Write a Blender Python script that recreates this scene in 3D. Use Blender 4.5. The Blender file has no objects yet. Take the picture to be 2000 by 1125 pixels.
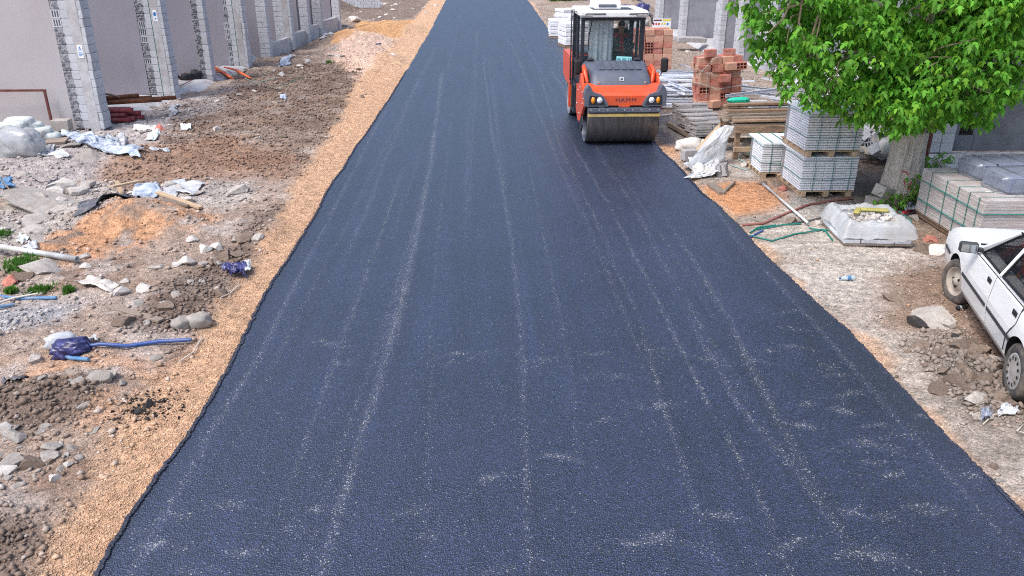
import bpy, bmesh, math, random
import numpy as np
from mathutils import Vector, Matrix, Euler

random.seed(7); RNG = np.random.default_rng(11)
sc = bpy.context.scene
C = sc.collection

# ------------------------------------------------------------------ camera
PITCH, YAW, CAM_H, FOC = math.radians(23.0), math.radians(2.2), 4.1, 1560.0
cam_d = bpy.data.cameras.new('camera'); cam = bpy.data.objects.new('camera', cam_d); C.objects.link(cam)
cam.location = (0, 0, CAM_H)
cam.rotation_euler = (math.pi/2 - PITCH, 0, -YAW)
cam_d.sensor_width = 36.0; cam_d.lens = 36.0*FOC/2000.0
cam_d.clip_start = 0.1; cam_d.clip_end = 3000
sc.camera = cam

# ------------------------------------------------------------------ sky, sun, exposure
SUN_EL, SUN_AZ = math.radians(58), math.radians(232)      # azimuth from +Y clockwise: light from behind the camera, left
w = bpy.data.worlds.new('World'); sc.world = w; w.use_nodes = True
wn = w.node_tree.nodes; wl = w.node_tree.links
bg = wn['Background']; bg.inputs['Strength'].default_value = 0.13
sky = wn.new('ShaderNodeTexSky'); sky.sky_type = 'NISHITA'; sky.sun_disc = False
sky.sun_elevation = SUN_EL; sky.sun_rotation = SUN_AZ; sky.air_density = 1.0; sky.dust_density = 3.0; sky.ozone_density = 1.0
wl.new(sky.outputs[0], bg.inputs[0])
sd = bpy.data.lights.new('sun', 'SUN'); sd.energy = 1.5; sd.angle = math.radians(24); sd.color = (1.0, 0.96, 0.9)
sun = bpy.data.objects.new('sun', sd); C.objects.link(sun)
sv = Vector((math.sin(SUN_AZ)*math.cos(SUN_EL), math.cos(SUN_AZ)*math.cos(SUN_EL), math.sin(SUN_EL)))
sun.rotation_euler = sv.to_track_quat('Z', 'Y').to_euler()
sc.view_settings.view_transform = 'Standard'; sc.view_settings.look = 'None'
sc.view_settings.gamma = 1.0; sc.view_settings.use_curve_mapping = False
sc.view_settings.exposure = 0.92
sc.render.engine = 'CYCLES'
sc.cycles.use_denoising = False; sc.cycles.filter_width = 1.1; sc.cycles.sample_clamp_indirect = 4.0
sc.cycles.max_bounces = 6; sc.cycles.transparent_max_bounces = 8

# ------------------------------------------------------------------ helpers
_cp, _sp = math.cos(PITCH), math.sin(PITCH)
_R = np.array([math.cos(YAW), -math.sin(YAW), 0]); _F = np.array([math.sin(YAW)*_cp, math.cos(YAW)*_cp, -_sp])
_D = np.array([-math.sin(YAW)*_sp, -math.cos(YAW)*_sp, -_cp])
def at(x, y, z=0.0):
    """survey: ground point (x, y) of height z that the photograph shows at pixel x, y"""
    d = (x-1000)*_R + (y-562.5)*_D + FOC*_F
    t = (z-CAM_H)/d[2]
    return float(t*d[0]), float(t*d[1])

def L(c):
    c = c/255.0
    return c/12.92 if c <= 0.04045 else ((c+0.055)/1.055)**2.4
def S(r, g, b): return (L(r), L(g), L(b))
def sm(a, b, x):
    t = np.clip((x-a)/(b-a), 0, 1); return t*t*(3-2*t)

def _h(ix, iy, seed):
    n = (ix.astype(np.int64)*374761393 + iy.astype(np.int64)*668265263 + seed*1442695041) & 0x7fffffff
    n = ((n ^ (n >> 13))*1274126177) & 0x7fffffff
    n = n ^ (n >> 16)
    return (n & 0xffff)/65535.0
def vn(x, y, seed=0):
    x = np.asarray(x, float); y = np.asarray(y, float)
    ix = np.floor(x); iy = np.floor(y); fx = x-ix; fy = y-iy
    fx = fx*fx*(3-2*fx); fy = fy*fy*(3-2*fy)
    a = _h(ix, iy, seed); b = _h(ix+1, iy, seed); c = _h(ix, iy+1, seed); d = _h(ix+1, iy+1, seed)
    return (a*(1-fx)+b*fx)*(1-fy)+(c*(1-fx)+d*fx)*fy
def fbm(x, y, o=4, seed=0):
    s = 0; a = 0.5; t = 0; x = np.asarray(x, float); y = np.asarray(y, float)
    for i in range(o):
        s = s+a*vn(x, y, seed+i*17); t += a
        x, y = (x*0.8-y*0.6)*2.03+3.1, (x*0.6+y*0.8)*2.03+7.7; a *= 0.5
    return s/t
def n3(p, s, seed=0):
    """cheap 3d-ish noise for points (N,3) in -1..1"""
    p = np.asarray(p)*s
    return (vn(p[:, 0]+p[:, 2]*0.71, p[:, 1]-p[:, 2]*0.53, seed)+vn(p[:, 1]+p[:, 0]*0.37, p[:, 2]+p[:, 0]*0.61, seed+5))-1

def tag(o, label=None, cat=None, group=None, kind=None):
    if label: o['label'] = label
    if cat: o['category'] = cat
    if group: o['group'] = group
    if kind: o['kind'] = kind
    return o
def empty(name, label=None, cat=None, loc=(0, 0, 0), rz=0, group=None):
    o = bpy.data.objects.new(name, None); C.objects.link(o); o.empty_display_size = 0.2
    o.location = loc; o.rotation_euler = (0, 0, rz)
    return tag(o, label, cat, group)
def link(name, me, parent=None, loc=None, rot=None, scl=None):
    o = bpy.data.objects.new(name, me); C.objects.link(o)
    if parent: o.parent = parent
    if loc is not None: o.location = loc
    if rot is not None: o.rotation_euler = rot
    if scl is not None: o.scale = scl
    return o
def np_mesh(name, v, f, mat=None, cols=None, smooth=False):
    """v (N,3), f (M,k) with k = 3 or 4"""
    v = np.asarray(v, np.float32); f = np.asarray(f, np.int32)
    me = bpy.data.meshes.new(name)
    me.vertices.add(len(v)); me.vertices.foreach_set('co', v.ravel())
    k = f.shape[1]
    me.loops.add(f.size); me.loops.foreach_set('vertex_index', f.ravel())
    me.polygons.add(len(f)); me.polygons.foreach_set('loop_start', np.arange(0, f.size, k, dtype=np.int32))
    me.polygons.foreach_set('loop_total', np.full(len(f), k, np.int32))
    if smooth: me.polygons.foreach_set('use_smooth', np.ones(len(f), bool))
    if cols is not None:
        for an, c in cols.items():
            c = np.asarray(c, np.float32)
            if c.ndim == 2:
                at_ = me.attributes.new(an, 'FLOAT_COLOR', 'POINT')
                c4 = np.ones((len(v), 4), np.float32); c4[:, :3] = c; at_.data.foreach_set('color', c4.ravel())
            else:
                at_ = me.attributes.new(an, 'FLOAT', 'POINT'); at_.data.foreach_set('value', c)
    me.update(calc_edges=True)
    if mat: me.materials.append(mat)
    return me

class MB:
    """mesh builder: collects shapes, builds one mesh"""
    def __init__(s): s.v = []; s.f = []; s.m = []; s.mi = 0; s.sm = []
    def add(s, vs, fs, M=None, smooth=False):
        n = len(s.v)
        for p in vs: s.v.append(tuple(M @ Vector(p)) if M is not None else tuple(p))
        for f in fs: s.f.append([i+n for i in f]); s.m.append(s.mi); s.sm.append(smooth)
        return s
    def box(s, c, d, rot=None, b=0.0):
        hx, hy, hz = d[0]/2, d[1]/2, d[2]/2
        M = Matrix.Translation(c)
        if rot is not None: M = M @ Euler(rot).to_matrix().to_4x4()
        if b <= 0:
            vs = [(x, y, z) for x in (-hx, hx) for y in (-hy, hy) for z in (-hz, hz)]
            fs = [(0, 1, 3, 2), (4, 6, 7, 5), (0, 4, 5, 1), (2, 3, 7, 6), (0, 2, 6, 4), (1, 5, 7, 3)]
            return s.add(vs, fs, M)
        b = min(b, hx*.9, hy*.9, hz*.9)
        vs = []; ix = {}
        for sx in (-1, 1):
            for sy in (-1, 1):
                for sz in (-1, 1):
                    for a in range(3):
                        p = [sx*hx, sy*hy, sz*hz]
                        for q in range(3):
                            if q != a: p[q] -= (sx, sy, sz)[q]*b
                        ix[(sx, sy, sz, a)] = len(vs); vs.append(p)
        fs = []
        for a in range(3):
            u, w_ = (a+1) % 3, (a+2) % 3
            for sg in (-1, 1):
                q = []
                for (i, j) in ((-1, -1), (1, -1), (1, 1), (-1, 1)):
                    k = [0, 0, 0]; k[a] = sg; k[u] = i; k[w_] = j; q.append(ix[(*k, a)])
                fs.append(q if sg > 0 else q[::-1])
            for i in (-1, 1):
                for j in (-1, 1):
                    k0 = [0, 0, 0]; k1 = [0, 0, 0]; k0[u] = k1[u] = i; k0[w_] = k1[w_] = j; k0[a] = -1; k1[a] = 1
                    q = [ix[(*k0, u)], ix[(*k1, u)], ix[(*k1, w_)], ix[(*k0, w_)]]
                    fs.append(q if i*j > 0 else q[::-1])
        for sx in (-1, 1):
            for sy in (-1, 1):
                for sz in (-1, 1):
                    q = [ix[(sx, sy, sz, a)] for a in range(3)]
                    fs.append(q if sx*sy*sz > 0 else q[::-1])
        return s.add(vs, fs, M)
    def span(s, a, b, bev=0.0):
        return s.box([(a[i]+b[i])/2 for i in range(3)], [abs(b[i]-a[i]) for i in range(3)], None, bev)
    def tube(s, pts, r, n=8, cap=True, smooth=True, flat=1.0):
        pts = [Vector(p) for p in pts]; rs = r if isinstance(r, (list, tuple)) else [r]*len(pts)
        vs = []; up = Vector((0, 0, 1)); prev = None
        for i, p in enumerate(pts):
            t = (pts[min(i+1, len(pts)-1)]-pts[max(i-1, 0)])
            t = t.normalized() if t.length > 1e-9 else Vector((0, 0, 1))
            if prev is None:
                a = t.cross(up if abs(t.z) < .95 else Vector((1, 0, 0))).normalized()
            else:
                a = (prev-t*prev.dot(t)); a = a.normalized() if a.length > 1e-6 else t.orthogonal().normalized()
            prev = a; b = t.cross(a)
            for k in range(n):
                an = 2*math.pi*k/n; vs.append(p+(a*math.cos(an)+b*math.sin(an)*flat)*rs[i])
        fs = []
        for i in range(len(pts)-1):
            for k in range(n):
                fs.append((i*n+k, i*n+(k+1) % n, (i+1)*n+(k+1) % n, (i+1)*n+k))
        s.add(vs, fs, None, smooth)
        if cap:
            s.add(vs[:n], [tuple(range(n))[::-1]]); s.add(vs[-n:], [tuple(range(n))])
        return s
    def pipe(s, a, b, r, wall=0.006, n=12):
        """open pipe with a wall"""
        a = Vector(a); b = Vector(b); t = (b-a).normalized(); u = t.orthogonal().normalized(); w_ = t.cross(u)
        vs = []
        for p, q in ((a, r), (b, r), (b, r-wall), (a, r-wall)):
            for k in range(n):
                an = 2*math.pi*k/n; vs.append(p+(u*math.cos(an)+w_*math.sin(an))*q)
        fs = [(i*n+k, i*n+(k+1) % n, ((i+1) % 4)*n+(k+1) % n, ((i+1) % 4)*n+k) for i in range(4) for k in range(n)]
        return s.add(vs, fs, None, True)
    def lathe(s, prof, n=32, M=None, smooth=True):
        """prof: (r, h) along local x axis"""
        vs = []
        for r, h in prof:
            for k in range(n):
                an = 2*math.pi*k/n; vs.append((h, r*math.cos(an), r*math.sin(an)))
        fs = [(i*n+k, i*n+(k+1) % n, (i+1)*n+(k+1) % n, (i+1)*n+k) for i in range(len(prof)-1) for k in range(n)]
        return s.add(vs, fs, M, smooth)
    def prism(s, poly, a, b, axis='x', smooth=False):
        """polygon in the other two axes, extruded from a to b along axis"""
        n = len(poly)
        def P(t, q): return {'x': (t, q[0], q[1]), 'y': (q[0], t, q[1]), 'z': (q[0], q[1], t)}[axis]
        vs = [P(a, q) for q in poly]+[P(b, q) for q in poly]
        fs = [tuple(range(n))[::-1], tuple(range(n, 2*n))]+[(i, (i+1) % n, n+(i+1) % n, n+i) for i in range(n)]
        return s.add(vs, fs, None, smooth)
    def mesh(s, name, mats):
        me = bpy.data.meshes.new(name); me.from_pydata(s.v, [], s.f)
        for m in (mats if isinstance(mats, (list, tuple)) else [mats]): me.materials.append(m)
        me.polygons.foreach_set('material_index', s.m); me.polygons.foreach_set('use_smooth', s.sm)
        bm = bmesh.new(); bm.from_mesh(me); bmesh.ops.recalc_face_normals(bm, faces=bm.faces); bm.to_mesh(me); bm.free()
        me.update(); return me
    def build(s, name, mats, parent=None, **k): return link(name, s.mesh(name, mats), parent, **k)

# ------------------------------------------------------------------ materials
def mat(name, col, rough=0.8, var=0.25, vs=6.0, bump=0.2, bs=40.0, metal=0.0, attr=None, orand=0.0, dirt=None, ds=3.0, damt=0.5, spec=0.5,
        bd=0.01, stretch=None, alpha=None, trans=0.0, transl=None, coat=0.0, det=6.0):
    m = bpy.data.materials.new(name); m.use_nodes = True
    N = m.node_tree.nodes; K = m.node_tree.links
    b = N['Principled BSDF']; out = N['Material Output']
    b.inputs['Roughness'].default_value = rough; b.inputs['Metallic'].default_value = metal
    b.inputs['Specular IOR Level'].default_value = spec; b.inputs['Coat Weight'].default_value = coat
    tc = N.new('ShaderNodeTexCoord'); vec = tc.outputs['Object']
    if stretch:
        mp = N.new('ShaderNodeMapping'); mp.inputs['Scale'].default_value = stretch; K.new(vec, mp.inputs[0]); vec = mp.outputs[0]
    if attr:
        a = N.new('ShaderNodeAttribute'); a.attribute_name = attr; base = a.outputs['Color']
    else:
        r = N.new('ShaderNodeRGB'); r.outputs[0].default_value = (*col, 1); base = r.outputs[0]
    def noise(scale, detail=det, rgh=0.6):
        n = N.new('ShaderNodeTexNoise'); n.inputs['Scale'].default_value = scale; n.inputs['Detail'].default_value = detail
        n.inputs['Roughness'].default_value = rgh; K.new(vec, n.inputs['Vector']); return n.outputs[0]
    def ramp(x, lo, hi, f0=.3, f1=.7):
        n = N.new('ShaderNodeMapRange'); n.inputs[1].default_value = f0; n.inputs[2].default_value = f1
        n.inputs[3].default_value = lo; n.inputs[4].default_value = hi; K.new(x, n.inputs[0]); return n.outputs[0]
    def vmul(c, f):
        n = N.new('ShaderNodeVectorMath'); n.operation = 'SCALE'; K.new(c, n.inputs[0]); K.new(f, n.inputs['Scale']); return n.outputs[0]
    if var > 0: base = vmul(base, ramp(noise(vs), 1-var, 1+var))
    if orand > 0:
        oi = N.new('ShaderNodeObjectInfo'); base = vmul(base, ramp(oi.outputs['Random'], 1-orand, 1+orand, 0, 1))
    if dirt:
        mx = N.new('ShaderNodeMix'); mx.data_type = 'RGBA'
        K.new(ramp(noise(ds, 5, .65), 0, damt, .42, .66), mx.inputs[0]); K.new(base, mx.inputs[6]); mx.inputs[7].default_value = (*dirt, 1)
        base = mx.outputs[2]
    K.new(base, b.inputs['Base Color'])
    if bump > 0:
        bp = N.new('ShaderNodeBump'); bp.inputs['Strength'].default_value = bump; bp.inputs['Distance'].default_value = bd
        K.new(noise(bs, 4, .6), bp.inputs['Height']); K.new(bp.outputs[0], b.inputs['Normal'])
    if trans: b.inputs['Transmission Weight'].default_value = trans
    if transl:
        t = N.new('ShaderNodeBsdfTranslucent'); K.new(base, t.inputs[0])
        ms = N.new('ShaderNodeMixShader'); ms.inputs[0].default_value = transl
        K.new(b.outputs[0], ms.inputs[1]); K.new(t.outputs[0], ms.inputs[2]); K.new(ms.outputs[0], out.inputs[0])
    if alpha is not None:
        t = N.new('ShaderNodeBsdfTransparent'); ms = N.new('ShaderNodeMixShader'); ms.inputs[0].default_value = alpha
        src = out.inputs[0].links[0].from_socket
        K.new(t.outputs[0], ms.inputs[1]); K.new(src, ms.inputs[2]); K.new(ms.outputs[0], out.inputs[0])
    return m

M = {}
M['concrete'] = mat('concrete', S(186, 186, 190), .9, .18, 5, .35, 60, dirt=S(150, 142, 136), ds=2.2, damt=.5)
M['block'] = mat('block', S(192, 195, 202), .95, .14, 9, .5, 120, orand=.10, dirt=S(160, 156, 154), ds=4, damt=.35)
M['rough_block'] = mat('rough_block', S(142, 142, 148), .95, .3, 14, .8, 45, orand=.2, bd=.02, dirt=S(186, 186, 190), ds=13, damt=.6)
M['dark_gap'] = mat('dark_gap', S(58, 56, 60), .95, .2, 9, .3)
M['plaster_lit'] = mat('plaster_lit', S(178, 174, 177), .9, .07, 1.4, .15, 40, dirt=S(150, 142, 146), ds=.7, damt=.5)  # lit copy of the plaster: the end bay's brighter light is in the colour
M['plaster'] = mat('plaster', S(152, 149, 160), .9, .07, 1.4, .15, 40, dirt=S(126, 121, 132), ds=.7, damt=.5)  # shaded copy: the deeper shade of the other bays is in the colour
M['plaster_dark'] = mat('plaster_dark', S(128, 128, 136), .9, .16, 1.5, .4, 50, dirt=S(98, 96, 100), ds=1.3, damt=.6)
M['rust_steel'] = mat('rust_steel', S(100, 48, 48), .7, .25, 8, .3, 60, dirt=S(120, 90, 80), ds=6, damt=.5)
M['red_pipe'] = mat('red_pipe', S(124, 44, 50), .5, .15, 5, .1, 60, orand=.15, dirt=S(150, 110, 105), ds=5, damt=.35)
M['rusty'] = mat('rusty', S(120, 72, 46), .85, .35, 9, .5, 70, orand=.2, dirt=S(80, 52, 40), ds=6, damt=.7)
M['steel'] = mat('steel', S(222, 228, 238), .35, .12, 3, .05, 60, metal=.2, orand=.25, dirt=S(150, 146, 146), ds=3, damt=.4)
M['wood'] = mat('wood', S(156, 130, 108), .85, .3, 3, .4, 30, orand=.25, stretch=(1.2, 9, 9), dirt=S(92, 74, 62), ds=2.5, damt=.7)
M['wood_grey'] = mat('wood_grey', S(148, 134, 122), .9, .3, 3, .4, 30, orand=.2, stretch=(1.2, 9, 9), dirt=S(100, 88, 80), ds=2.5, damt=.6)
M['wood_new'] = mat('wood_new', S(190, 166, 138), .8, .2, 3, .3, 30, orand=.15, stretch=(1.2, 9, 9), dirt=S(140, 112, 86), ds=2.5, damt=.4)
M['brick_red'] = mat('brick_red', S(178, 106, 92), .92, .18, 7, .4, 70, orand=.22, dirt=S(200, 160, 142), ds=5, damt=.5)
M['brick_buff'] = mat('brick_buff', S(200, 160, 138), .92, .15, 7, .4, 70, orand=.14, dirt=S(182, 118, 98), ds=5, damt=.5)
M['hollow'] = mat('hollow', S(70, 36, 30), .95, .2, 7, .3)
M['paver'] = mat('paver', S(232, 235, 240), .85, .08, 8, .25, 90, orand=.06, dirt=S(190, 190, 194), ds=5, damt=.35)
M['paver_grey'] = mat('paver_grey', S(166, 164, 166), .9, .16, 6, .4, 90, orand=.16, dirt=S(120, 112, 106), ds=4, damt=.5)
M['strap_green'] = mat('strap_green', S(30, 118, 108), .45, .15, 8, 0)
M['strap_pale'] = mat('strap_pale', S(150, 178, 172), .5, .15, 8, 0)
M['strap_black'] = mat('strap_black', S(30, 32, 38), .5, .1, 8, 0)
M['wrap'] = mat('wrap', S(178, 168, 164), .35, .16, 5, .6, 14, stretch=(1, 1, 14), dirt=S(206, 204, 206), ds=3, damt=.7, spec=.6)
M['wrap_blue'] = mat('wrap_blue', S(112, 120, 138), .18, .2, 6, .5, 18, dirt=S(178, 184, 198), ds=4, damt=.6, spec=.8)
M['plastic_white'] = mat('plastic_white', S(222, 226, 232), .32, .1, 5, .3, 24, dirt=S(190, 182, 174), ds=2.5, damt=.55, transl=.3)
M['plastic_clear'] = mat('plastic_clear', S(206, 210, 214), .28, .12, 5, .35, 20, dirt=S(176, 168, 160), ds=2.5, damt=.6, transl=.25, alpha=.82)
M['sack'] = mat('sack', S(214, 212, 208), .8, .12, 6, .5, 60, dirt=S(168, 158, 148), ds=3, damt=.6, stretch=(1, 1, 1))
M['sack_print'] = mat('sack_print', S(216, 218, 214), .7, .1, 6, .35, 50, dirt=S(96, 140, 140), ds=15, damt=.5)
M['tarp_blue'] = mat('tarp_blue', S(202, 212, 222), .45, .12, 5, .3, 26, dirt=S(78, 98, 138), ds=5, damt=.9)
M['navy'] = mat('navy', S(42, 42, 92), .3, .25, 9, .3, 30, dirt=S(110, 112, 168), ds=9, damt=.5)
M['blue_hose'] = mat('blue_hose', S(34, 76, 148), .4, .2, 9, .1, 40, dirt=S(120, 124, 140), ds=6, damt=.4)
M['blue_faded'] = mat('blue_faded', S(74, 126, 172), .6, .2, 9, .1, 40, dirt=S(150, 150, 150), ds=6, damt=.5)
M['hose_red'] = mat('hose_red', S(150, 96, 88), .6, .2, 9, .1, 40)
M['orange_plastic'] = mat('orange_plastic', S(226, 104, 56), .45, .12, 9, .2, 40, dirt=S(180, 110, 76), ds=6, damt=.4)
M['black_rag'] = mat('black_rag', S(40, 40, 46), .7, .3, 12, .4, 40)
M['rag_grey'] = mat('rag_grey', S(78, 82, 96), .7, .3, 12, .4, 40, dirt=S(130, 122, 112), ds=6, damt=.6)
M['white_pipe'] = mat('white_pipe', S(206, 210, 212), .5, .1, 4, .1, 40, dirt=S(150, 140, 130), ds=3, damt=.7)
M['cable_white'] = mat('cable_white', S(206, 196, 184), .6, .1, 4, 0)
M['chunk'] = mat('chunk', S(172, 166, 160), .95, .2, 9, .7, 60, orand=.22, dirt=S(140, 126, 114), ds=5, damt=.6)
M['chunk_white'] = mat('chunk_white', S(200, 194, 188), .95, .2, 9, .6, 60, orand=.12, dirt=S(170, 158, 148), ds=5, damt=.5)
M['chunk_brown'] = mat('chunk_brown', S(132, 116, 104), .97, .25, 9, .9, 50, orand=.18, dirt=S(104, 88, 76), ds=5, damt=.6)
M['tar_chunk'] = mat('tar_chunk', S(66, 62, 62), .9, .4, 30, 1, 60)
M['bark'] = mat('bark', S(222, 212, 200), .95, .3, 7, 1.0, 10, stretch=(3.2, 3.2, .7), bd=.06, dirt=S(132, 118, 108), ds=7, damt=.7)
M['twig'] = mat('twig', S(140, 122, 104), .9, .25, 9, .3)
M['leaf'] = mat('leaf', S(100, 162, 58), .6, .22, .9, 0, orand=.22, transl=.42, spec=.35, dirt=S(150, 196, 84), ds=1.6, damt=.7)
M['weed'] = mat('weed', S(84, 128, 48), .6, .25, 2, 0, transl=.35)
M['bay_wall'] = mat('bay_wall', S(148, 150, 160), .9, .14, 1.5, .4, 50, dirt=S(112, 112, 120), ds=1.3, damt=.6)
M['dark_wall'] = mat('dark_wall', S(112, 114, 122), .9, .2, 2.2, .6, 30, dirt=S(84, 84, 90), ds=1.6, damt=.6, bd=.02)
M['spray_red'] = mat('spray_red', S(196, 50, 62), .7, .1, 9, 0)
# ------------------------------------------------------------------ ground: heights and zones, all in metres on the site
RL = np.array([at(*p) for p in [(180, 1124), (275, 970), (350, 870), (440, 720), (500, 600), (600, 440), (660, 340), (720, 250), (780, 160), (840, 60), (868, 5)]])
RR = np.array([at(*p) for p in [(2000, 1010), (1880, 880), (1750, 750), (1650, 640), (1500, 500), (1400, 400), (1290, 290), (1200, 195), (1120, 110), (1070, 55), (1035, 5)]])
def road_l(y): return np.interp(y, RL[:, 1], RL[:, 0])
def road_r(y): return np.interp(y, RR[:, 1], RR[:, 0])
def rag(y, seed):          # ragged edge of the mat
    return (vn(y*6, y*0, seed)-.5)*.018 + (vn(y*24, y*0+3, seed)-.5)*.016 + (vn(y*55, y*0+5, seed)-.5)*.016 + (vn(y*1.0, y*0+9, seed)-.5)*.06

def zpoly(pts): return np.array([at(*p) for p in pts])
def inside(poly, x, y, soft=.25, warp=.35, ws=1.3, seed=0):
    """soft mask of a polygon with a wandering edge"""
    x = np.asarray(x, float); y = np.asarray(y, float)
    d2 = np.full(x.shape, 1e9); ins = np.zeros(x.shape, bool); n = len(poly)
    for i in range(n):
        ax, ay = poly[i]; bx, by = poly[(i+1) % n]; ex, ey = bx-ax, by-ay
        t = np.clip(((x-ax)*ex+(y-ay)*ey)/(ex*ex+ey*ey+1e-9), 0, 1)
        d2 = np.minimum(d2, (x-ax-t*ex)**2+(y-ay-t*ey)**2)
        c = ((ay > y) != (by > y)); xs = (bx-ax)*(y-ay)/(by-ay+1e-12)+ax
        ins ^= c & (x < xs)
    sdv = np.where(ins, np.sqrt(d2), -np.sqrt(d2))
    sdv = sdv+(fbm(x*ws, y*ws, 4, seed)-.5)*2*warp
    return sm(-soft, soft, sdv)

Z = {k: zpoly(v) for k, v in {
 'pale_l':  [(-120, 330), (0, 300), (140, 250), (330, 205), (470, 160), (520, 175), (400, 235), (330, 262), (215, 300), (195, 345), (100, 372), (-120, 420)],
 'rubble_l': [(-150, 470), (20, 400), (110, 375), (200, 355), (300, 350), (420, 350), (500, 360), (480, 395), (400, 395), (300, 392), (220, 425), (140, 455), (60, 480), (-150, 520)],
 'churn':   [(340, 215), (480, 150), (560, 130), (690, 118), (735, 175), (660, 250), (600, 300), (520, 330), (330, 325), (300, 285)],
 'redmud':  [(200, 312), (300, 285), (450, 265), (600, 300), (590, 345), (460, 352), (235, 372), (190, 345)],
 'mound':   [(40, 480), (150, 430), (270, 388), (360, 402), (440, 415), (430, 440), (300, 462), (220, 500), (90, 515)],
 'sand':    [(650, 78), (700, 45), (860, 34), (846, 62), (820, 80), (690, 92), (655, 95)],
 'sandpale': [(640, 105), (700, 86), (830, 66), (812, 112), (780, 160), (735, 205), (700, 160), (660, 128)],
 'far_l':   [(655, 40), (660, 0), (640, -30), (872, -30), (868, 12), (850, 34), (730, 40)],
 'orange_w': [(60, 1124), (130, 1010), (185, 920), (215, 850), (270, 785), (330, 720), (430, 640), (520, 560), (350, 880), (160, 1160)],
 'orange_s': [(-40, 705), (100, 690), (260, 690), (350, 720), (300, 800), (230, 900), (150, 830), (170, 760), (0, 745)],
 'mud1':    [(-40, 742), (60, 750), (190, 735), (180, 790), (90, 830), (-40, 830)],
 'mud2':    [(-100, 960), (60, 980), (110, 1040), (40, 1200), (-100, 1200)],
 'mud3':    [(340, 540), (420, 500), (500, 420), (540, 400), (530, 440), (480, 520), (430, 590), (350, 640), (250, 640), (300, 590)],
 'gravel_g': [(-60, 592), (60, 588), (150, 592), (130, 618), (70, 640), (-60, 660)],
 'burnt':   [(255, 800), (300, 765), (330, 770), (300, 812)],
 'pave_r':  [(1420, 455), (1560, 430), (1640, 455), (1800, 490), (1760, 560), (1660, 590), (1590, 575), (1500, 500)],
 'pave_r2': [(1480, 330), (1560, 385), (1650, 400), (1620, 440), (1500, 420), (1400, 352), (1330, 300), (1420, 330)],
 'pave_r3': [(1640, 600), (1760, 600), (1800, 760), (1900, 860), (2010, 950), (2010, 1020), (1860, 850), (1740, 730)],
 'orange_r': [(1368, 366), (1420, 352), (1490, 352), (1530, 385), (1520, 410), (1430, 420), (1395, 398)],
 'wet_r':   [(1283, 222), (1390, 200), (1350, 262), (1320, 282), (1290, 285)],
 'orange_r2': [(1283, 275), (1320, 288), (1340, 320), (1300, 300)],
 'dirt_car': [(1700, 560), (1790, 500), (2010, 560), (2060, 700), (1990, 790), (1880, 640), (1760, 640)],
 'mudheap': [(1785, 660), (1850, 650), (1920, 690), (1975, 750), (1975, 800), (1900, 800), (1840, 770), (1800, 720)],
 'treedirt': [(1660, 300), (1745, 275), (1770, 300), (1780, 400), (1690, 395), (1665, 380)],
 'yard_r':  [(1280, 150), (1350, 90), (1500, 150), (1550, 230), (1440, 230), (1330, 200)],
}.items()}
MOUNDS = [  # centre px, radii m, height, spin
 ((255, 430), 1.75, .75, .24, -.35), ((330, 425), .9, .6, .10, 0), ((690, 85), 2.2, 3.2, .55, .1), ((760, 60), 2.3, 4.5, .35, 0), ((730, 120), 1.5, 2.6, .28, 0),
 ((640, 20), 2.2, 6.0, .8, 0), ((520, 455), .5, .9, .10, .2), ((90, 770), .8, .45, .10, 0), ((380, 600), .5, .5, .08, 0), ((1870, 720), .62, .5, .13, -.4),
 ((1910, 770), .4, .3, .06, 0), ((330, 255), 1.2, .7, .08, 0), ((470, 205), 2.4, 1.0, .07, .2), ((60, 400), 1.2, .6, .12, 0), ((1225, 25), 2.2, 5, 1.1, 0),
 ((1700, 240), 1.2, .9, .25, 0), ((270, 310), .9, .6, .13, 0), ((1100, 5), 4, 8, .5, 0)]
MOUNDS = [(*at(*c), rx, ry, h, a) for c, rx, ry, h, a in MOUNDS]

def hz(x, y):
    x = np.atleast_1d(np.asarray(x, float)); y = np.atleast_1d(np.asarray(y, float))
    dl = road_l(y)-x; dr = x-road_r(y); d = np.maximum(dl, dr)         # distance outside the road
    w1 = sm(.0, .5, d); w2 = sm(.5, 1.6, d)
    left = (x < 0)
    near_b = sm(-1, 2.5, np.where(left, x+11.5, 12-x))                 # calmer towards the buildings
    h = -.035+.02*w1
    a = np.where(left, 1.0, .35)
    h = h+w2*a*((fbm(x*.8, y*.8, 3, 3)-.5)*.20*near_b+(fbm(x*3.1, y*3.1, 3, 9)-.5)*.09)+w1*a*(fbm(x*8, y*8, 4, 21)-.5)*.075
    for mx, my, rx, ry, hh, an in MOUNDS:
        c, s_ = math.cos(an), math.sin(an); u = ((x-mx)*c+(y-my)*s_)/rx; v = (-(x-mx)*s_+(y-my)*c)/ry
        q = u*u+v*v
        h = h+hh*np.clip(1-q, 0, 1)**1.5*w1*(.8+.5*fbm(x*2.2, y*2.2, 3, 5))
    h = h+np.where(left, 1, 0)*w2*.05*sm(.5, .62, fbm(x*1.1+4, y*4.2, 3, 61))*sm(8, 20, y)   # ruts of the digger
    fl = sm(9, 9.8, x)*sm(10, 12, y)*0+0
    return np.where(d < 0, -.05, h)+fl
def hz1(x, y): return float(hz(x, y)[0])

def zone(k, x, y, **kw): return inside(Z[k], x, y, seed=abs(hash_(k)) % 97, **kw)
def hash_(k): return sum((i+3)*ord(c) for i, c in enumerate(k))

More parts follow.
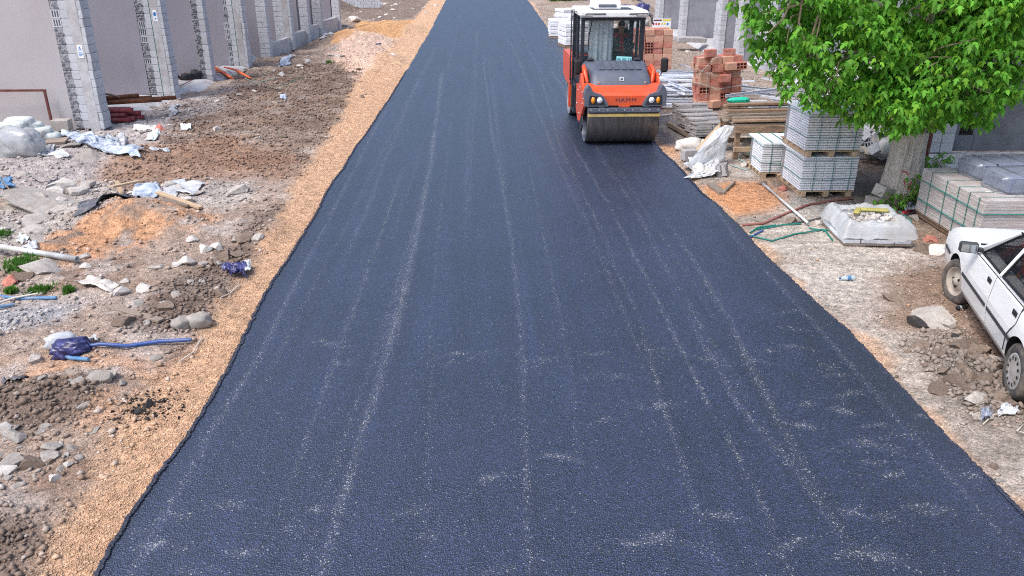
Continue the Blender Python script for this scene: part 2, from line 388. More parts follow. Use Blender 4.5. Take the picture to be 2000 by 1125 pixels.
def strip_mask(x, y):      # the orange gravel bed the mat was laid on
    dl = road_l(y)-x
    wl_ = .42+.45*sm(9, 20, y)+.5*sm(20, 27, y)+.2*(fbm(y*.8, y*0, 3, 4)-.5)
    ml = sm(wl_+.16, wl_-.16, dl+(fbm(x*3, y*3, 3, 8)-.5)*.3)*(dl > -.3)*(x < 0)
    dr = x-road_r(y)
    wr = .06+.16*sm(.45, .65, fbm(y*.9, y*0+5, 3, 14))
    mr = sm(wr+.09, wr-.09, dr+(fbm(x*4, y*4, 3, 18)-.5)*.2)*(dr > -.3)*(x > 0)
    return ml, mr*.8

def ground_colour(x, y):
    x = np.asarray(x, float); y = np.asarray(y, float)
    col = np.empty(x.shape+(3,)); col[:] = S(166, 146, 132)
    n1 = fbm(x*.9, y*.9, 4, 31)[..., None]; n2 = fbm(x*4, y*4, 4, 37)[..., None]
    def mix(c, m_, v=.0):
        nonlocal col
        m_ = np.clip(m_, 0, 1)[..., None]; cc = np.array(S(*c))*(1+v*(n2-.5)*2)
        col = col*(1-m_)+cc*m_
    right = sm(-1, 1, x)
    mix((158, 146, 136), right)
    mix((140, 116, 100), sm(.50, .66, n1[..., 0])*.8); mix((188, 176, 168), sm(.54, .70, fbm(x*1.3+9, y*1.3, 4, 41))*.7)
    far = sm(22, 34, y)
    mix((150, 132, 118), far*.5)
    z = lambda k, **kw: zone(k, x, y, **kw)
    mix((178, 170, 168), z('pale_l')*.85, .15); mix((180, 172, 166), z('rubble_l')*.8, .25)
    mix((122, 102, 90), z('churn', warp=.9)*(.35+.6*sm(.40, .6, fbm(x*1.4, y*1.4, 4, 63))), .35); mix((152, 118, 96), z('redmud', warp=.5)*.65, .3)
    mix((110, 96, 88), z('far_l', warp=1.5)*.6, .3)
    mix((206, 158, 112), z('sand', soft=.15, warp=.3)*.95, .12); mix((214, 184, 164), z('sandpale', soft=.3, warp=.6)*.9, .15)
    mix((196, 148, 112), z('mound', warp=.3)*sm(.40, .58, n2[..., 0]+.04)*.85, .25)
    mix((196, 154, 122), z('orange_s', warp=.25)*sm(.35, .6, n2[..., 0]+.05)*.75, .2); mix((204, 168, 136), z('orange_w', warp=.2)*.92, .15)
    for k in ('mud1', 'mud2', 'mud3'): mix((116, 100, 90), z(k, warp=.25)*.85, .3)
    mix((168, 166, 168), z('gravel_g', warp=.1)*.9, .3); mix((52, 50, 52), z('burnt', soft=.1, warp=.12)*.75*sm(.4, .55, n2[..., 0]))
    pv = (.55+.45*sm(.42, .58, fbm(x*1.1, y*2.6, 4, 77)))
    mix((196, 186, 176), z('pave_r')*.9*pv, .1); mix((192, 184, 176), z('pave_r2')*.85*pv, .1); mix((186, 174, 162), z('pave_r3', warp=.2)*.8*pv, .1)
    mix((142, 116, 98), z('dirt_car')*.8, .2); mix((134, 124, 116), z('mudheap', warp=.15)*.9, .3); mix((104, 92, 84), z('treedirt')*.9, .2)
    mix((136, 130, 130), z('wet_r')*.85, .1); mix((160, 146, 134), z('yard_r')*.7, .3)
    mix((204, 146, 104), z('orange_r', warp=.3)*.9, .15); mix((200, 150, 112), z('orange_r2', warp=.2)*.8, .15)
    ml, mr = strip_mask(x, y)
    mix((206, 168, 136), ml*.95, .12); mix((200, 166, 138), mr, .15)
    return col

def lines(a, b, f):
    o = [a]
    while o[-1] < b: o.append(o[-1]+f(o[-1]))
    return o
gx = np.array([-400, -150, -60, -30, -20]+lines(-15, 14.0, lambda v: .052 if -13 < v < 11 else .2)+[18, 25, 60, 150, 400])
gy = np.array([-60, -20, -5, 0, 2]+lines(3.2, 75, lambda v: max(.042, .0058*v))+[80, 90, 110, 150, 250, 500, 1200])
GX, GY_ = np.meshgrid(gx, gy); fx, fy = GX.ravel(), GY_.ravel()
gz = hz(fx, fy); gc = ground_colour(fx, fy)
nx, ny = len(gx), len(gy); I = np.arange(nx*ny).reshape(ny, nx)
gf = np.stack([I[:-1, :-1], I[:-1, 1:], I[1:, 1:], I[1:, :-1]], -1).reshape(-1, 4)

def ground_material():
    m = bpy.data.materials.new('ground'); m.use_nodes = True; N = m.node_tree.nodes; K = m.node_tree.links; b = N['Principled BSDF']
    b.inputs['Roughness'].default_value = .92; b.inputs['Specular IOR Level'].default_value = .25
    a = N.new('ShaderNodeAttribute'); a.attribute_name = 'Col'; tc = N.new('ShaderNodeTexCoord')
    def noise(s, d=5, r=.65):
        n = N.new('ShaderNodeTexNoise'); n.inputs['Scale'].default_value = s; n.inputs['Detail'].default_value = d; n.inputs['Roughness'].default_value = r
        K.new(tc.outputs['Object'], n.inputs['Vector']); return n.outputs[0]
    def rg(x, lo, hi, f0=.3, f1=.7):
        n = N.new('ShaderNodeMapRange'); n.inputs[1].default_value = f0; n.inputs[2].default_value = f1; n.inputs[3].default_value = lo; n.inputs[4].default_value = hi
        K.new(x, n.inputs[0]); return n.outputs[0]
    vo = N.new('ShaderNodeTexVoronoi'); vo.inputs['Scale'].default_value = 55; K.new(tc.outputs['Object'], vo.inputs['Vector'])
    hs = N.new('ShaderNodeSeparateColor'); K.new(vo.outputs['Color'], hs.inputs[0])
    def scale(c, f):
        n = N.new('ShaderNodeVectorMath'); n.operation = 'SCALE'; K.new(c, n.inputs[0]); K.new(f, n.inputs['Scale']); return n.outputs[0]
    c = scale(a.outputs['Color'], rg(noise(9), .58, 1.40)); c = scale(c, rg(noise(42), .72, 1.28)); c = scale(c, rg(hs.outputs[0], .74, 1.26, 0, 1))
    K.new(c, b.inputs['Base Color'])
    bp = N.new('ShaderNodeBump'); bp.inputs['Strength'].default_value = .9; bp.inputs['Distance'].default_value = .05; K.new(noise(14, 6, .7), bp.inputs['Height'])
    bq = N.new('ShaderNodeBump'); bq.inputs['Strength'].default_value = .8; bq.inputs['Distance'].default_value = .012; K.new(vo.outputs['Distance'], bq.inputs['Height'])
    K.new(bp.outputs[0], bq.inputs['Normal']); K.new(bq.outputs[0], b.inputs['Normal'])
    return m
M['ground'] = ground_material()
g = link('ground', np_mesh('ground', np.stack([fx, fy, gz], 1), gf, M['ground'], {'Col': gc}, smooth=True))
tag(g, 'churned building site ground of brown mud, pale dust and orange sand', None, None, 'structure')

# ------------------------------------------------------------------ the fresh asphalt mat
TR = [  # traced roller lines: pixels, width m, strength
 ([(862, 150), (845, 300), (820, 430), (790, 560), (750, 700), (690, 900), (640, 1080), (628, 1124)], .075, .75),
 ([(845, 300), (812, 430), (775, 560), (728, 700), (655, 900), (590, 1124)], .05, .3),
 ([(945, 130), (960, 250), (985, 380), (1000, 480), (1015, 650), (1020, 800), (1030, 1000), (1036, 1124)], .035, .6),
 ([(1050, 130), (1100, 300), (1160, 420), (1200, 520), (1240, 600), (1290, 780), (1370, 1020)], .03, .55),
 ([(1130, 300), (1190, 400), (1245, 510), (1290, 600), (1340, 710), (1400, 820), (1480, 960), (1545, 1124)], .028, .75),
 ([(1350, 500), (1420, 620), (1460, 710), (1530, 840), (1630, 1020)], .06, .5),
 ([(1400, 720), (1440, 790), (1540, 900), (1640, 1030)], .05, .6),
 ([(1390, 395), (1440, 470), (1560, 600), (1700, 760), (1990, 1080)], .022, .5),
 ([(740, 240), (620, 470), (500, 700), (420, 830), (330, 990), (255, 1124)], .045, .5),
 ([(885, 200), (860, 420), (840, 620), (830, 1124)], .04, .18), ([(1040, 350), (1080, 560), (1110, 700), (1130, 900)], .03, .3),
 ([(1000, 20), (1040, 110), (1090, 200)], .05, .25), ([(900, 20), (880, 110), (850, 240)], .04, .25), ([(960, 10), (945, 130)], .04, .2)]
DUST = [(640, 673), (665, 710), (900, 690), (920, 700), (1035, 713), (1060, 705), (1150, 692), (1190, 732), (1280, 700), (1290, 685), (1385, 690), (1400, 702), (1480, 702), (1510, 686),
 (1620, 715), (1640, 735), (1535, 607), (1532, 640), (1548, 676), (1660, 770), (1700, 768), (1650, 800), (1580, 785), (1700, 830), (1760, 850), (1720, 870), (1800, 990), (1690, 1000),
 (470, 990), (330, 1065), (290, 1063), (480, 1080), (640, 988), (800, 994), (580, 1040), (840, 1050), (1130, 1050), (1000, 1100), (1100, 890), (960, 930), (1180, 820), (1400, 1005),
 (1700, 900), (1740, 925), (1240, 1060), (1290, 1050), (1640, 880), (1830, 1000), (380, 1110), (1280, 790), (340, 1010), (1560, 830), (1890, 930), (1790, 815), (1560, 1060), (1700, 1080)]
ry = np.array(lines(3.0, 78, lambda v: max(.015, .0032*v)))
nu = 171; uu = np.linspace(0, 1, nu)
YY = np.repeat(ry[:, None], nu, 1)
xl = road_l(ry)+rag(ry, 1); xr = road_r(ry)+rag(ry, 2)
XX = xl[:, None]*(1-uu)+xr[:, None]*uu
pf, qf = XX.ravel(), YY.ravel()
dust = np.zeros_like(pf)
for pts, wd, st in TR:
    P = np.array([at(*p) for p in pts]); o = np.argsort(P[:, 1]); xc = np.interp(qf, P[o, 1], P[o, 0])+(fbm(qf*.5, qf*0, 2, 5)-.5)*.06
    fade = sm(P[o[0], 1]-.8, P[o[0], 1]+.4, qf)*sm(P[o[-1], 1]+3, P[o[-1], 1]-1, qf)
    wv = wd*(.3+.6*fbm(qf*.7, qf*0+st*9, 2, 6))
    dust = np.maximum(dust, st*.55*fade*np.exp(-((pf-xc)/wv)**2)*(.35+1.1*fbm(pf*7, qf*2.2, 3, 12)))
for i in range(11):     # faint drum edges of earlier passes
    x0_ = RNG.uniform(-2.4, 3.7); sl = RNG.uniform(-.012, .012); wv = RNG.uniform(.008, .022); y0_ = RNG.uniform(4, 14); y1_ = y0_+RNG.uniform(8, 40)
    xc = x0_+sl*(qf-10)+(fbm(qf*.3, qf*0+i, 2, 5)-.5)*.08; dust = np.maximum(dust, RNG.uniform(.10, .24)*sm(y0_, y0_+2, qf)*sm(y1_, y1_-3, qf)*np.exp(-((pf-xc)/(wv+.0012*qf))**2)*(.4+fbm(pf*5, qf*1.5, 3, 33+i)))
for i, p in enumerate(DUST):
    cx, cy = at(*p); a = RNG.uniform(-.4, .4); ln = RNG.uniform(.10, .22)*(1+.02*cy); wd = RNG.uniform(.035, .075)
    c, s_ = math.cos(a), math.sin(a); u = (pf-cx)*c+(qf-cy)*s_; v = -(pf-cx)*s_+(qf-cy)*c; kk = RNG.uniform(-.25, .35); v = v+(fbm(u*5, u*0+i, 2, i)-.5)*.08
    dust = np.maximum(dust, RNG.uniform(.2, .6)*np.exp(-(u/ln)**2-((v+kk*u*u/ln)/wd)**2)*np.clip(3.4*fbm(pf*7, qf*9, 3, 50+i)-1.1, 0, 1.3))
dust = np.maximum(dust, .0*sm(.60, .78, fbm(pf*1.2, qf*.8, 4, 71))*sm(9, 5, qf)*sm(.5, 3, pf))
edge = np.minimum(pf-np.repeat(xl, nu), np.repeat(xr, nu)-pf)
joint = np.repeat(np.interp(ry, *(lambda P: (P[np.argsort(P[:, 1]), 1], P[np.argsort(P[:, 1]), 0]))(np.array([at(*p) for p in TR[7][0]]))), nu)
rolled = sm(joint+.03, joint-.03, pf)*sm(9, 7.5, joint*0+edge*0+8.0+0*pf)
rolled = np.where(qf < 13.5, np.maximum(sm(joint+.03, joint-.03, pf), sm(6.2, 5.0, qf)), 1.0)
rz = (fbm(pf*1.2, qf*.5, 3, 90)-.5)*.012-.012*sm(.04, 0, edge)*vn(qf*30, pf*30, 4)+.012*(1-rolled)
V = np.stack([pf, qf, rz], 1)
I = np.arange(len(pf)).reshape(len(ry), nu)
rf = np.stack([I[:-1, :-1], I[:-1, 1:], I[1:, 1:], I[1:, :-1]], -1).reshape(-1, 4)
# skirts down into the bed
k0 = len(V); ls = V[I[:, 0]].copy(); ls[:, 2] -= .08; ls[:, 0] -= .015; rs_ = V[I[:, -1]].copy(); rs_[:, 2] -= .08; rs_[:, 0] += .015
V = np.concatenate([V, ls, rs_]); n_ = len(ry); a = np.arange(n_-1)
rf = np.concatenate([rf, np.stack([k0+a, I[:-1, 0], I[1:, 0], k0+a+1], 1), np.stack([I[:-1, -1], k0+n_+a, k0+n_+a+1, I[1:, -1]], 1)])
pad = lambda q, v: np.concatenate([q, np.full(2*n_, v)])
def asphalt_material():
    m = bpy.data.materials.new('asphalt'); m.use_nodes = True; N = m.node_tree.nodes; K = m.node_tree.links; b = N['Principled BSDF']
    tc = N.new('ShaderNodeTexCoord'); o = tc.outputs['Object']
    def at_(n): q = N.new('ShaderNodeAttribute'); q.attribute_name = n; return q.outputs['Fac']
    def math_(op, *xs):
        n = N.new('ShaderNodeMath'); n.operation = op
        for i, x in enumerate(xs):
            if isinstance(x, (int, float)): n.inputs[i].default_value = x
            else: K.new(x, n.inputs[i])
        return n.outputs[0]
    def rg(x, lo, hi, f0, f1):
        n = N.new('ShaderNodeMapRange'); n.inputs[1].default_value = f0; n.inputs[2].default_value = f1; n.inputs[3].default_value = lo; n.inputs[4].default_value = hi
        K.new(x, n.inputs[0]); return n.outputs[0]
    vo = N.new('ShaderNodeTexVoronoi'); vo.inputs['Scale'].default_value = 74; K.new(o, vo.inputs['Vector'])
    v2 = N.new('ShaderNodeTexVoronoi'); v2.inputs['Scale'].default_value = 115; K.new(o, v2.inputs['Vector'])
    sp = N.new('ShaderNodeSeparateColor'); K.new(vo.outputs['Color'], sp.inputs[0])
    s2 = N.new('ShaderNodeSeparateColor'); K.new(v2.outputs['Color'], s2.inputs[0])
    no = N.new('ShaderNodeTexNoise'); no.inputs['Scale'].default_value = .8; no.inputs['Detail'].default_value = 6; K.new(o, no.inputs['Vector'])
    # every stone of the mix is a little lighter or darker than the next
    mp = N.new('ShaderNodeMapping'); mp.inputs['Scale'].default_value = (3.0, .12, 1); K.new(o, mp.inputs[0]); ns = N.new('ShaderNodeTexNoise'); ns.inputs['Scale'].default_value = 1.4; ns.inputs['Detail'].default_value = 5; K.new(mp.outputs[0], ns.inputs['Vector'])
    br = math_('MULTIPLY', rg(ns.outputs[0], .70, 1.38, .3, .7), math_('MULTIPLY', math_('POWER', rg(sp.outputs[0], .42, 1.55, 0, 1), 2.0), math_('MULTIPLY', rg(no.outputs[0], .78, 1.25, .3, .7), rg(at_('rolled'), .8, 1.0, 0, 1))))
    sc_ = N.new('ShaderNodeVectorMath'); sc_.operation = 'SCALE'; sc_.inputs[0].default_value = S(28, 32, 53); K.new(br, sc_.inputs['Scale'])
    d = at_('dust')
    # dust sits on single stones: a stone is dusty when its own number is under the dust amount
    dm = math_('MULTIPLY', math_('LESS_THAN', s2.outputs[1], math_('MULTIPLY', d, .32)), rg(s2.outputs[2], .35, .95, 0, 1))
    dm = math_('ADD', dm, math_('MULTIPLY', d, .13))
    sparse = math_('MULTIPLY', math_('LESS_THAN', s2.outputs[0], .003), .6)
    dm = math_('MINIMUM', math_('ADD', dm, sparse), 1.0)
    mx = N.new('ShaderNodeMix'); mx.data_type = 'RGBA'; K.new(dm, mx.inputs[0]); K.new(sc_.outputs[0], mx.inputs[6]); mx.inputs[7].default_value = (*S(186, 180, 176), 1)
    K.new(mx.outputs[2], b.inputs['Base Color'])
    r = at_('rolled')
    K.new(math_('ADD', math_('MULTIPLY', r, -.14), math_('ADD', .60, math_('MULTIPLY', rg(no.outputs[0], 0, .1, .35, .65), 1))), b.inputs['Roughness'])
    b.inputs['Specular IOR Level'].default_value = 1.0; b.inputs['Specular Tint'].default_value = (.72, .84, 1.0, 1)
    b.inputs['Coat Weight'].default_value = .55; b.inputs['Coat Roughness'].default_value = .42; b.inputs['Coat IOR'].default_value = 1.5; b.inputs['Coat Tint'].default_value = (.86, .92, 1, 1)
    bp = N.new('ShaderNodeBump'); bp.inputs['Distance'].default_value = .018; bp.inputs['Strength'].default_value = .8
    K.new(math_('MULTIPLY', vo.outputs['Distance'], math_('SUBTRACT', 1.55, math_('MULTIPLY', r, .75))), bp.inputs['Height'])
    K.new(bp.outputs[0], b.inputs['Normal'])
    return m
M['asphalt'] = asphalt_material()
rd = link('road', np_mesh('road', V, rf, M['asphalt'], {'dust': pad(dust, 0), 'rolled': pad(rolled, 0)}, smooth=True))
tag(rd, 'fresh dark blue-black asphalt road with dusty roller lines', None, None, 'structure')

# ------------------------------------------------------------------ loose stones, far too many to count
ICO_V = None
def _ico():
    bm = bmesh.new(); bmesh.ops.create_icosphere(bm, subdivisions=1, radius=1); v = np.array([p.co[:] for p in bm.verts]); f = np.array([[q.index for q in p.verts] for p in bm.faces]); bm.free(); return v, f
ICO = _ico()
OCT = (np.array([(1, 0, 0), (0, 1, 0), (-1, 0, 0), (0, -1, 0), (0, 0, 1), (0, 0, -1)], float), np.array([(0, 1, 4), (1, 2, 4), (2, 3, 4), (3, 0, 4), (1, 0, 5), (2, 1, 5), (3, 2, 5), (0, 3, 5)]))
def stones(name, x, y, size, cols, label, base=OCT, flat=.65, m=None, lift=.25, z=None):
    n = len(x)
    if n == 0: return
    bv, bf = base; nv = len(bv)
    v = bv[None]*RNG.uniform(.65, 1.25, (n, nv, 1))
    v = v*np.stack([RNG.uniform(.8, 1.3, n), RNG.uniform(.6, 1.0, n), RNG.uniform(.7, 1.2, n)*flat], 1)[:, None, :]*size[:, None, None]*.5
    a = RNG.uniform(0, 6.283, n); t = RNG.normal(0, .35, n)
    ct, st = np.cos(t)[:, None], np.sin(t)[:, None]; vy = v[..., 1]*ct-v[..., 2]*st; vz = v[..., 1]*st+v[..., 2]*ct
    ca, sa = np.cos(a)[:, None], np.sin(a)[:, None]
    zz = hz(x, y) if z is None else z
    out = np.stack([v[..., 0]*ca-vy*sa+x[:, None], v[..., 0]*sa+vy*ca+y[:, None], vz+(zz+size*flat*lift)[:, None]], -1)
    f = (bf[None]+(np.arange(n)*nv)[:, None, None]).reshape(-1, 3)
    c = np.repeat(cols, nv, 0)
    o = link(name, np_mesh(name, out.reshape(-1, 3), f, m or M['stones'], {'Col': c}))
    tag(o, label, None, None, 'stuff'); return o
M['stones'] = mat('stones', (1, 1, 1), .9, .15, 30, .3, 120, attr='Col', spec=.3)
M['tar_stones'] = mat('tar_stones', (1, 1, 1), .55, .2, 30, .2, 120, attr='Col', spec=.6)
def scatter(n, x0, x1, y0, y1, pw=1.0):
    u = RNG.random(n); e = 1-pw
    y = (y0**e+u*(y1**e-y0**e))**(1/e) if abs(e) > 1e-6 else y0*(y1/y0)**u
    return RNG.uniform(x0, x1, n), y
def pick(pal, n, v=.14):
    p = np.array([S(*c) for c in pal]); return p[RNG.integers(0, len(p), n)]*RNG.uniform(1-v, 1+v, (n, 1))
def keep(p, *a):
    k = RNG.random(len(p)) < p; return [q[k] for q in a]
def blend(x, y, pal, k, v=.16):     # stones take after the ground they lie on
    n = len(x); a = RNG.random((n, 1))**.7*k; return (ground_colour(x, y)*(1-a)+pick(pal, n)*a)*RNG.uniform(1-v, 1+v, (n, 1))
PAL_OR = [(208, 166, 130), (200, 152, 114), (216, 184, 154), (226, 206, 188), (184, 140, 108), (212, 176, 146), (230, 220, 210), (172, 150, 134)]
PAL_GR = [(176, 170, 166), (196, 190, 186), (150, 140, 132), (212, 208, 204), (166, 150, 138), (140, 122, 108)]
PAL_MUD = [(112, 96, 84), (128, 112, 100), (98, 84, 74), (140, 124, 112)]
# orange bed along the left of the mat
x, y = scatter(150000, -5.6, -2.6, 4.3, 30, 1.6)
ml, _ = strip_mask(x, y); pz = np.clip(np.maximum(ml, zone('orange_w', x, y, warp=.2)), 0, 1)*(x < road_l(y)+rag(y, 1)-.004)
x, y = keep(pz, x, y); sz = RNG.uniform(.007, .015, len(x))*(1+.03*y)*np.where(RNG.random(len(x)) < .05, 2.0, 1)
stones('orange_gravel', x, y, sz, blend(x, y, PAL_OR, .38, .11), 'orange crushed gravel along the left edge of the asphalt')
# orange heap, sand and spill on the left and the spill on the right
x, y = scatter(60000, -9, 7.5, 4.4, 34, 1.3)
pz = np.maximum.reduce([zone('mound', x, y, warp=.3)*sm(.40, .56, fbm(x*4, y*4, 4, 37)+.04)*.9, zone('orange_s', x, y, warp=.25)*.55, zone('orange_r', x, y, warp=.3)*.8, zone('sandpale', x, y)*.5, strip_mask(x, y)[1]*.9])
pz = pz*((x < road_l(y)+rag(y, 1)-.004) | (x > road_r(y)+rag(y, 2)+.004))
x, y = keep(pz, x, y); stones('orange_gravel', x, y, RNG.uniform(.010, .022, len(x))*(1+.03*y), blend(x, y, PAL_OR, .55), 'orange crushed gravel spilled in low heaps over the bare ground')
# grey and pale building rubble over the left verge
x, y = scatter(90000, -13, -2.9, 4.3, 46, 1.25)
ml, _ = strip_mask(x, y)
pz = (.13+.9*zone('rubble_l', x, y)+.5*zone('pale_l', x, y)*.5+.6*zone('gravel_g', x, y, warp=.1)+.35*sm(.52, .66, fbm(x*1.5, y*1.5, 3, 83)))*(1-ml)*(1-zone('sand', x, y))*(1-.75*zone('churn', x, y, warp=.8))*(1-.5*zone('redmud', x, y))*(x < road_l(y)-.1)
x, y = keep(np.clip(pz, 0, 1), x, y); n = len(x)
sz = .010+.07*RNG.random(n)**6*1.3+.0009*y
stones('grey_rubble', x, y, sz, blend(x, y, PAL_GR, .6), 'small grey and white rubble strewn over the left verge', ICO if False else OCT, .6)
# mud crumbs
x, y = scatter(110000, -11, -2.9, 4.3, 34, 1.25)
pz = np.maximum.reduce([zone('churn', x, y, warp=.8)*.9, zone('redmud', x, y)*.6, zone('mud1', x, y), zone('mud2', x, y), zone('mud3', x, y), zone('far_l', x, y)*.3, 0*x+.06])*(1-strip_mask(x, y)[0])*(x < road_l(y)-.1)
x, y = keep(pz, x, y); n = len(x)
stones('mud_crumbs', x, y, (.012+.075*RNG.random(n)**4)*(1+.015*y), blend(x, y, PAL_MUD, .35), 'dark clods and crumbs of churned mud left of the road', OCT, .7)
# right verge
x, y = scatter(52000, 3.9, 12, 4.3, 40, 1.25)
pz = (.09+.4*zone('dirt_car', x, y)+.4*sm(.5, .64, fbm(x*1.6, y*1.6, 3, 88))+.6*zone('yard_r', x, y)-.15*zone('pave_r', x, y))*(x > road_r(y)+.06)
x, y = keep(np.clip(pz, 0, 1), x, y); n = len(x)
stones('grey_rubble', x, y, .009+.04*RNG.random(n)**6*1.4+.0011*y, blend(x, y, PAL_GR+[(206, 160, 124), (190, 160, 140)], .5), 'small stones and crumbs strewn over the right verge', OCT, .6)
x, y = scatter(20000, 4.6, 7, 5.5, 10, 1); pz = zone('mudheap', x, y, warp=.15); x, y = keep(pz, x, y); n = len(x)
stones('mud_crumbs', x, y, .014+.10*RNG.random(n)**4, blend(x, y, PAL_MUD, .3), 'grey brown mud clods heaped between the asphalt and the car', OCT, .75)
# crumbs of the mat along its own edges
n = 26000; y = scatter(n, 0, 1, 4.3, 30, 1.4)[1]; sd_ = RNG.random(n) < .5
off = np.abs(RNG.normal(0, .018, n))*np.where(RNG.random(n) < .12, 3.5, 1)-.03
x = np.where(sd_, road_l(y)+rag(y, 1)-off, road_r(y)+rag(y, 2)+off)
stones('asphalt_crumbs', x, y, RNG.uniform(.010, .024, n)*(1+.012*y), pick([(44, 49, 66), (56, 60, 80), (32, 36, 50)], n), 'black asphalt crumbs along the ragged edges of the road', OCT, .8, M['tar_stones'], .3, z=-.045+.047*sm(.022, -.006, off))
# ------------------------------------------------------------------ left building: plastered bays between block fins
MESH = {}
def slot_block(w_, d, h, slots=3):
    """block seen end-on with open cores on its -y face"""
    b = MB(); t = .022; b.span((-w_/2, .10, -h/2), (w_/2, d, h/2))
    n = slots; sw = (w_-t*(n+1))/n
    b.span((-w_/2, 0, h/2-t), (w_/2, .10, h/2)); b.span((-w_/2, 0, -h/2), (w_/2, .10, -h/2+t))
    for i in range(n+1):
        x = -w_/2+i*(sw+t); b.span((x, .001, -h/2+t), (x+t, .10, h/2-t))
    b.mi = 1; b.span((-w_/2+t, .094, -h/2+t), (w_/2-t, .0995, h/2-t)); return b  # dark sheet painted in for the shade deep in the cores
MESH['open_block'] = slot_block(.20, .3, .192).mesh('open_block', [M['block'], M['dark_gap']])
def rough(w_, d, h, seed):
    b = MB(); b.box((0, d/2, 0), (w_, d, h), None, .012)
    r = random.Random(seed)
    for i in range(7): b.box((r.uniform(-.4, .4)*w_, r.uniform(-.004, .006), r.uniform(-.4, .4)*h), (r.uniform(.03, .09), .03, r.uniform(.03, .09)), (r.random(), r.random(), r.random()))
    return b
for i in range(3): MESH['rough%d' % i] = rough(.20, .3, .194, i).mesh('rough_block', M['rough_block'])
MESH['face_block'] = MB().box((0, .15, 0), (.196, .3, .194), None, .006).mesh('block', M['block'])
MESH['front_block'] = MB().box((0, 0, 0), (.10, .37, .194), None, .008).mesh('block', M['block'])
BW = math.radians(-3.8)
lb = empty('unfinished_building', 'long unfinished row building with mauve plastered bays between grey block fins', 'building', (-9.3, 20.1, 0), BW)
FS = [0, 4.2, 7.6, 10.95, 13.7, 16.75, 19.4, 21.8, 25.9]
TYPE = 'AABABABBB'
MB().span((-7.3, 0, -.4), (-7.02, 26.2, 5.2)).build('back_wall', M['plaster'], lb)
MB().span((-7.0, .4, -.3), (-1.05, 26.1, .06)).build('floor', M['concrete'], lb)
rb = random.Random(3)
for k, s in enumerate(FS):
    x0 = (0, .02, -.1, -.05, -.02, 0, .1, .1, .06)[k]
    if TYPE[k] == 'A':
        MB().span((-1.06, s, -.3), (-.742, s+.34, 5.2)).build('plaster_return', M['plaster_lit' if k == 0 else 'plaster'], lb)
        MB().span((-7.01, s+.07, -.3), (-1.063, s+.30, 5.2)).build('party_wall', M['plaster_lit' if k == 0 else 'plaster'], lb)
        c = MB(); c.span((x0-.352, s-.012, -.3), (x0-.102, s+.36, 5.2), .012); c.build('concrete_column', M['concrete'], lb)
        if k in (1, 3): MB().span((x0-.362, s-.014, .0), (x0-.35, s-.004, 3.4)).build('green_string', M['strap_green'], lb)
        if k < 4:
            for j in range(18):
                z = .1+j*.2; q = rb.random()
                op = (k == 0 and j in (12, 13)) or (k == 1 and j in (8, 9, 10, 5)) or (k == 3 and j % 5 != 4)
                link('block', MESH['open_block'] if op else MESH['rough%d' % rb.randrange(3)], lb, (x0-.645, s+rb.uniform(-.008, .008), z))
                link('block', MESH['face_block'], lb, (x0-.452, s+rb.uniform(-.004, .004), z))
                link('block', MESH['front_block'], lb, (x0-.05+rb.uniform(-.012, .012), s+.17, z), (0, 0, rb.uniform(-.02, .02)))
            MB().span((x0-.74, s+.02, 3.72), (x0-.354, s+.34, 5.2)).span((x0-.1, s+.01, 3.72), (x0, s+.34, 5.2)).build('upper_fin', M['block'], lb)
        else:
            bb = MB()
            for j in range(18):
                z = .1+j*.2; bb.box((x0-.645, s+.15, z), (.20, .3, .19), None, .01); bb.box((x0-.452, s+.15, z), (.196, .3, .194), None, .008); bb.box((x0-.05, s+.17, z), (.1, .37, .194), None, .008)
            tag(bb.build('blocks', M['block'], lb), None, None, None, 'stuff')
    else:
        MB().span((-7.01, s+.03, -.3), (-.472, s+.29, 5.2)).build('party_wall', M['plaster_lit' if k == 0 else 'plaster'], lb)
        if k < 4:
            for j in range(18):
                z = .1+j*.2
                link('block', MESH['open_block'] if (k == 4 and j in (1, 2)) else MESH['rough%d' % rb.randrange(3)], lb, (x0-.36, s+rb.uniform(-.008, .008), z))
                link('block', MESH['face_block'], lb, (x0-.16, s+rb.uniform(-.006, .006), z), None, (1.06, 1.1, 1))
            MB().span((x0-.46, s+.02, 3.72), (x0-.06, s+.3, 5.2)).build('upper_fin', M['block'], lb)
        else:
            bb = MB()
            for j in range(18):
                z = .1+j*.2; bb.box((x0-.36, s+.15, z), (.20, .3, .19), None, .01); bb.box((x0-.16, s+.15, z), (.2, .32, .194), None, .008)
            tag(bb.build('blocks', M['block'], lb), None, None, None, 'stuff')
            MB().span((x0-.46, s+.02, 3.72), (x0-.06, s+.3, 5.2)).build('upper_fin', M['block'], lb)
# concrete ledge in the bays and the white kerb wall at the far end
led = MB(); led.prism([(-1.0, -.2), (-1.0, .14), (-.35, .12), (.15, -.05), (.15, -.2)], .38, 4.15, 'y'); led.prism([(-1.0, -.2), (-1.0, .12), (-.3, .1), (.05, -.05), (.05, -.2)], 4.6, 7.5, 'y')
led.prism([(-1.0, -.2), (-1.0, .1), (-.3, .08), (.05, -.05), (.05, -.2)], 7.95, 10.9, 'y'); led.build('ledge', M['concrete'], lb)
for a, b, h in ((14.02, 16.7, .55), (17.1, 19.35, .62), (19.75, 21.75, .68), (22.15, 25.85, .72)):
    MB().span((-.34, a, -.3), (-.12, b, h), .01).build('low_wall', M['concrete'], lb)
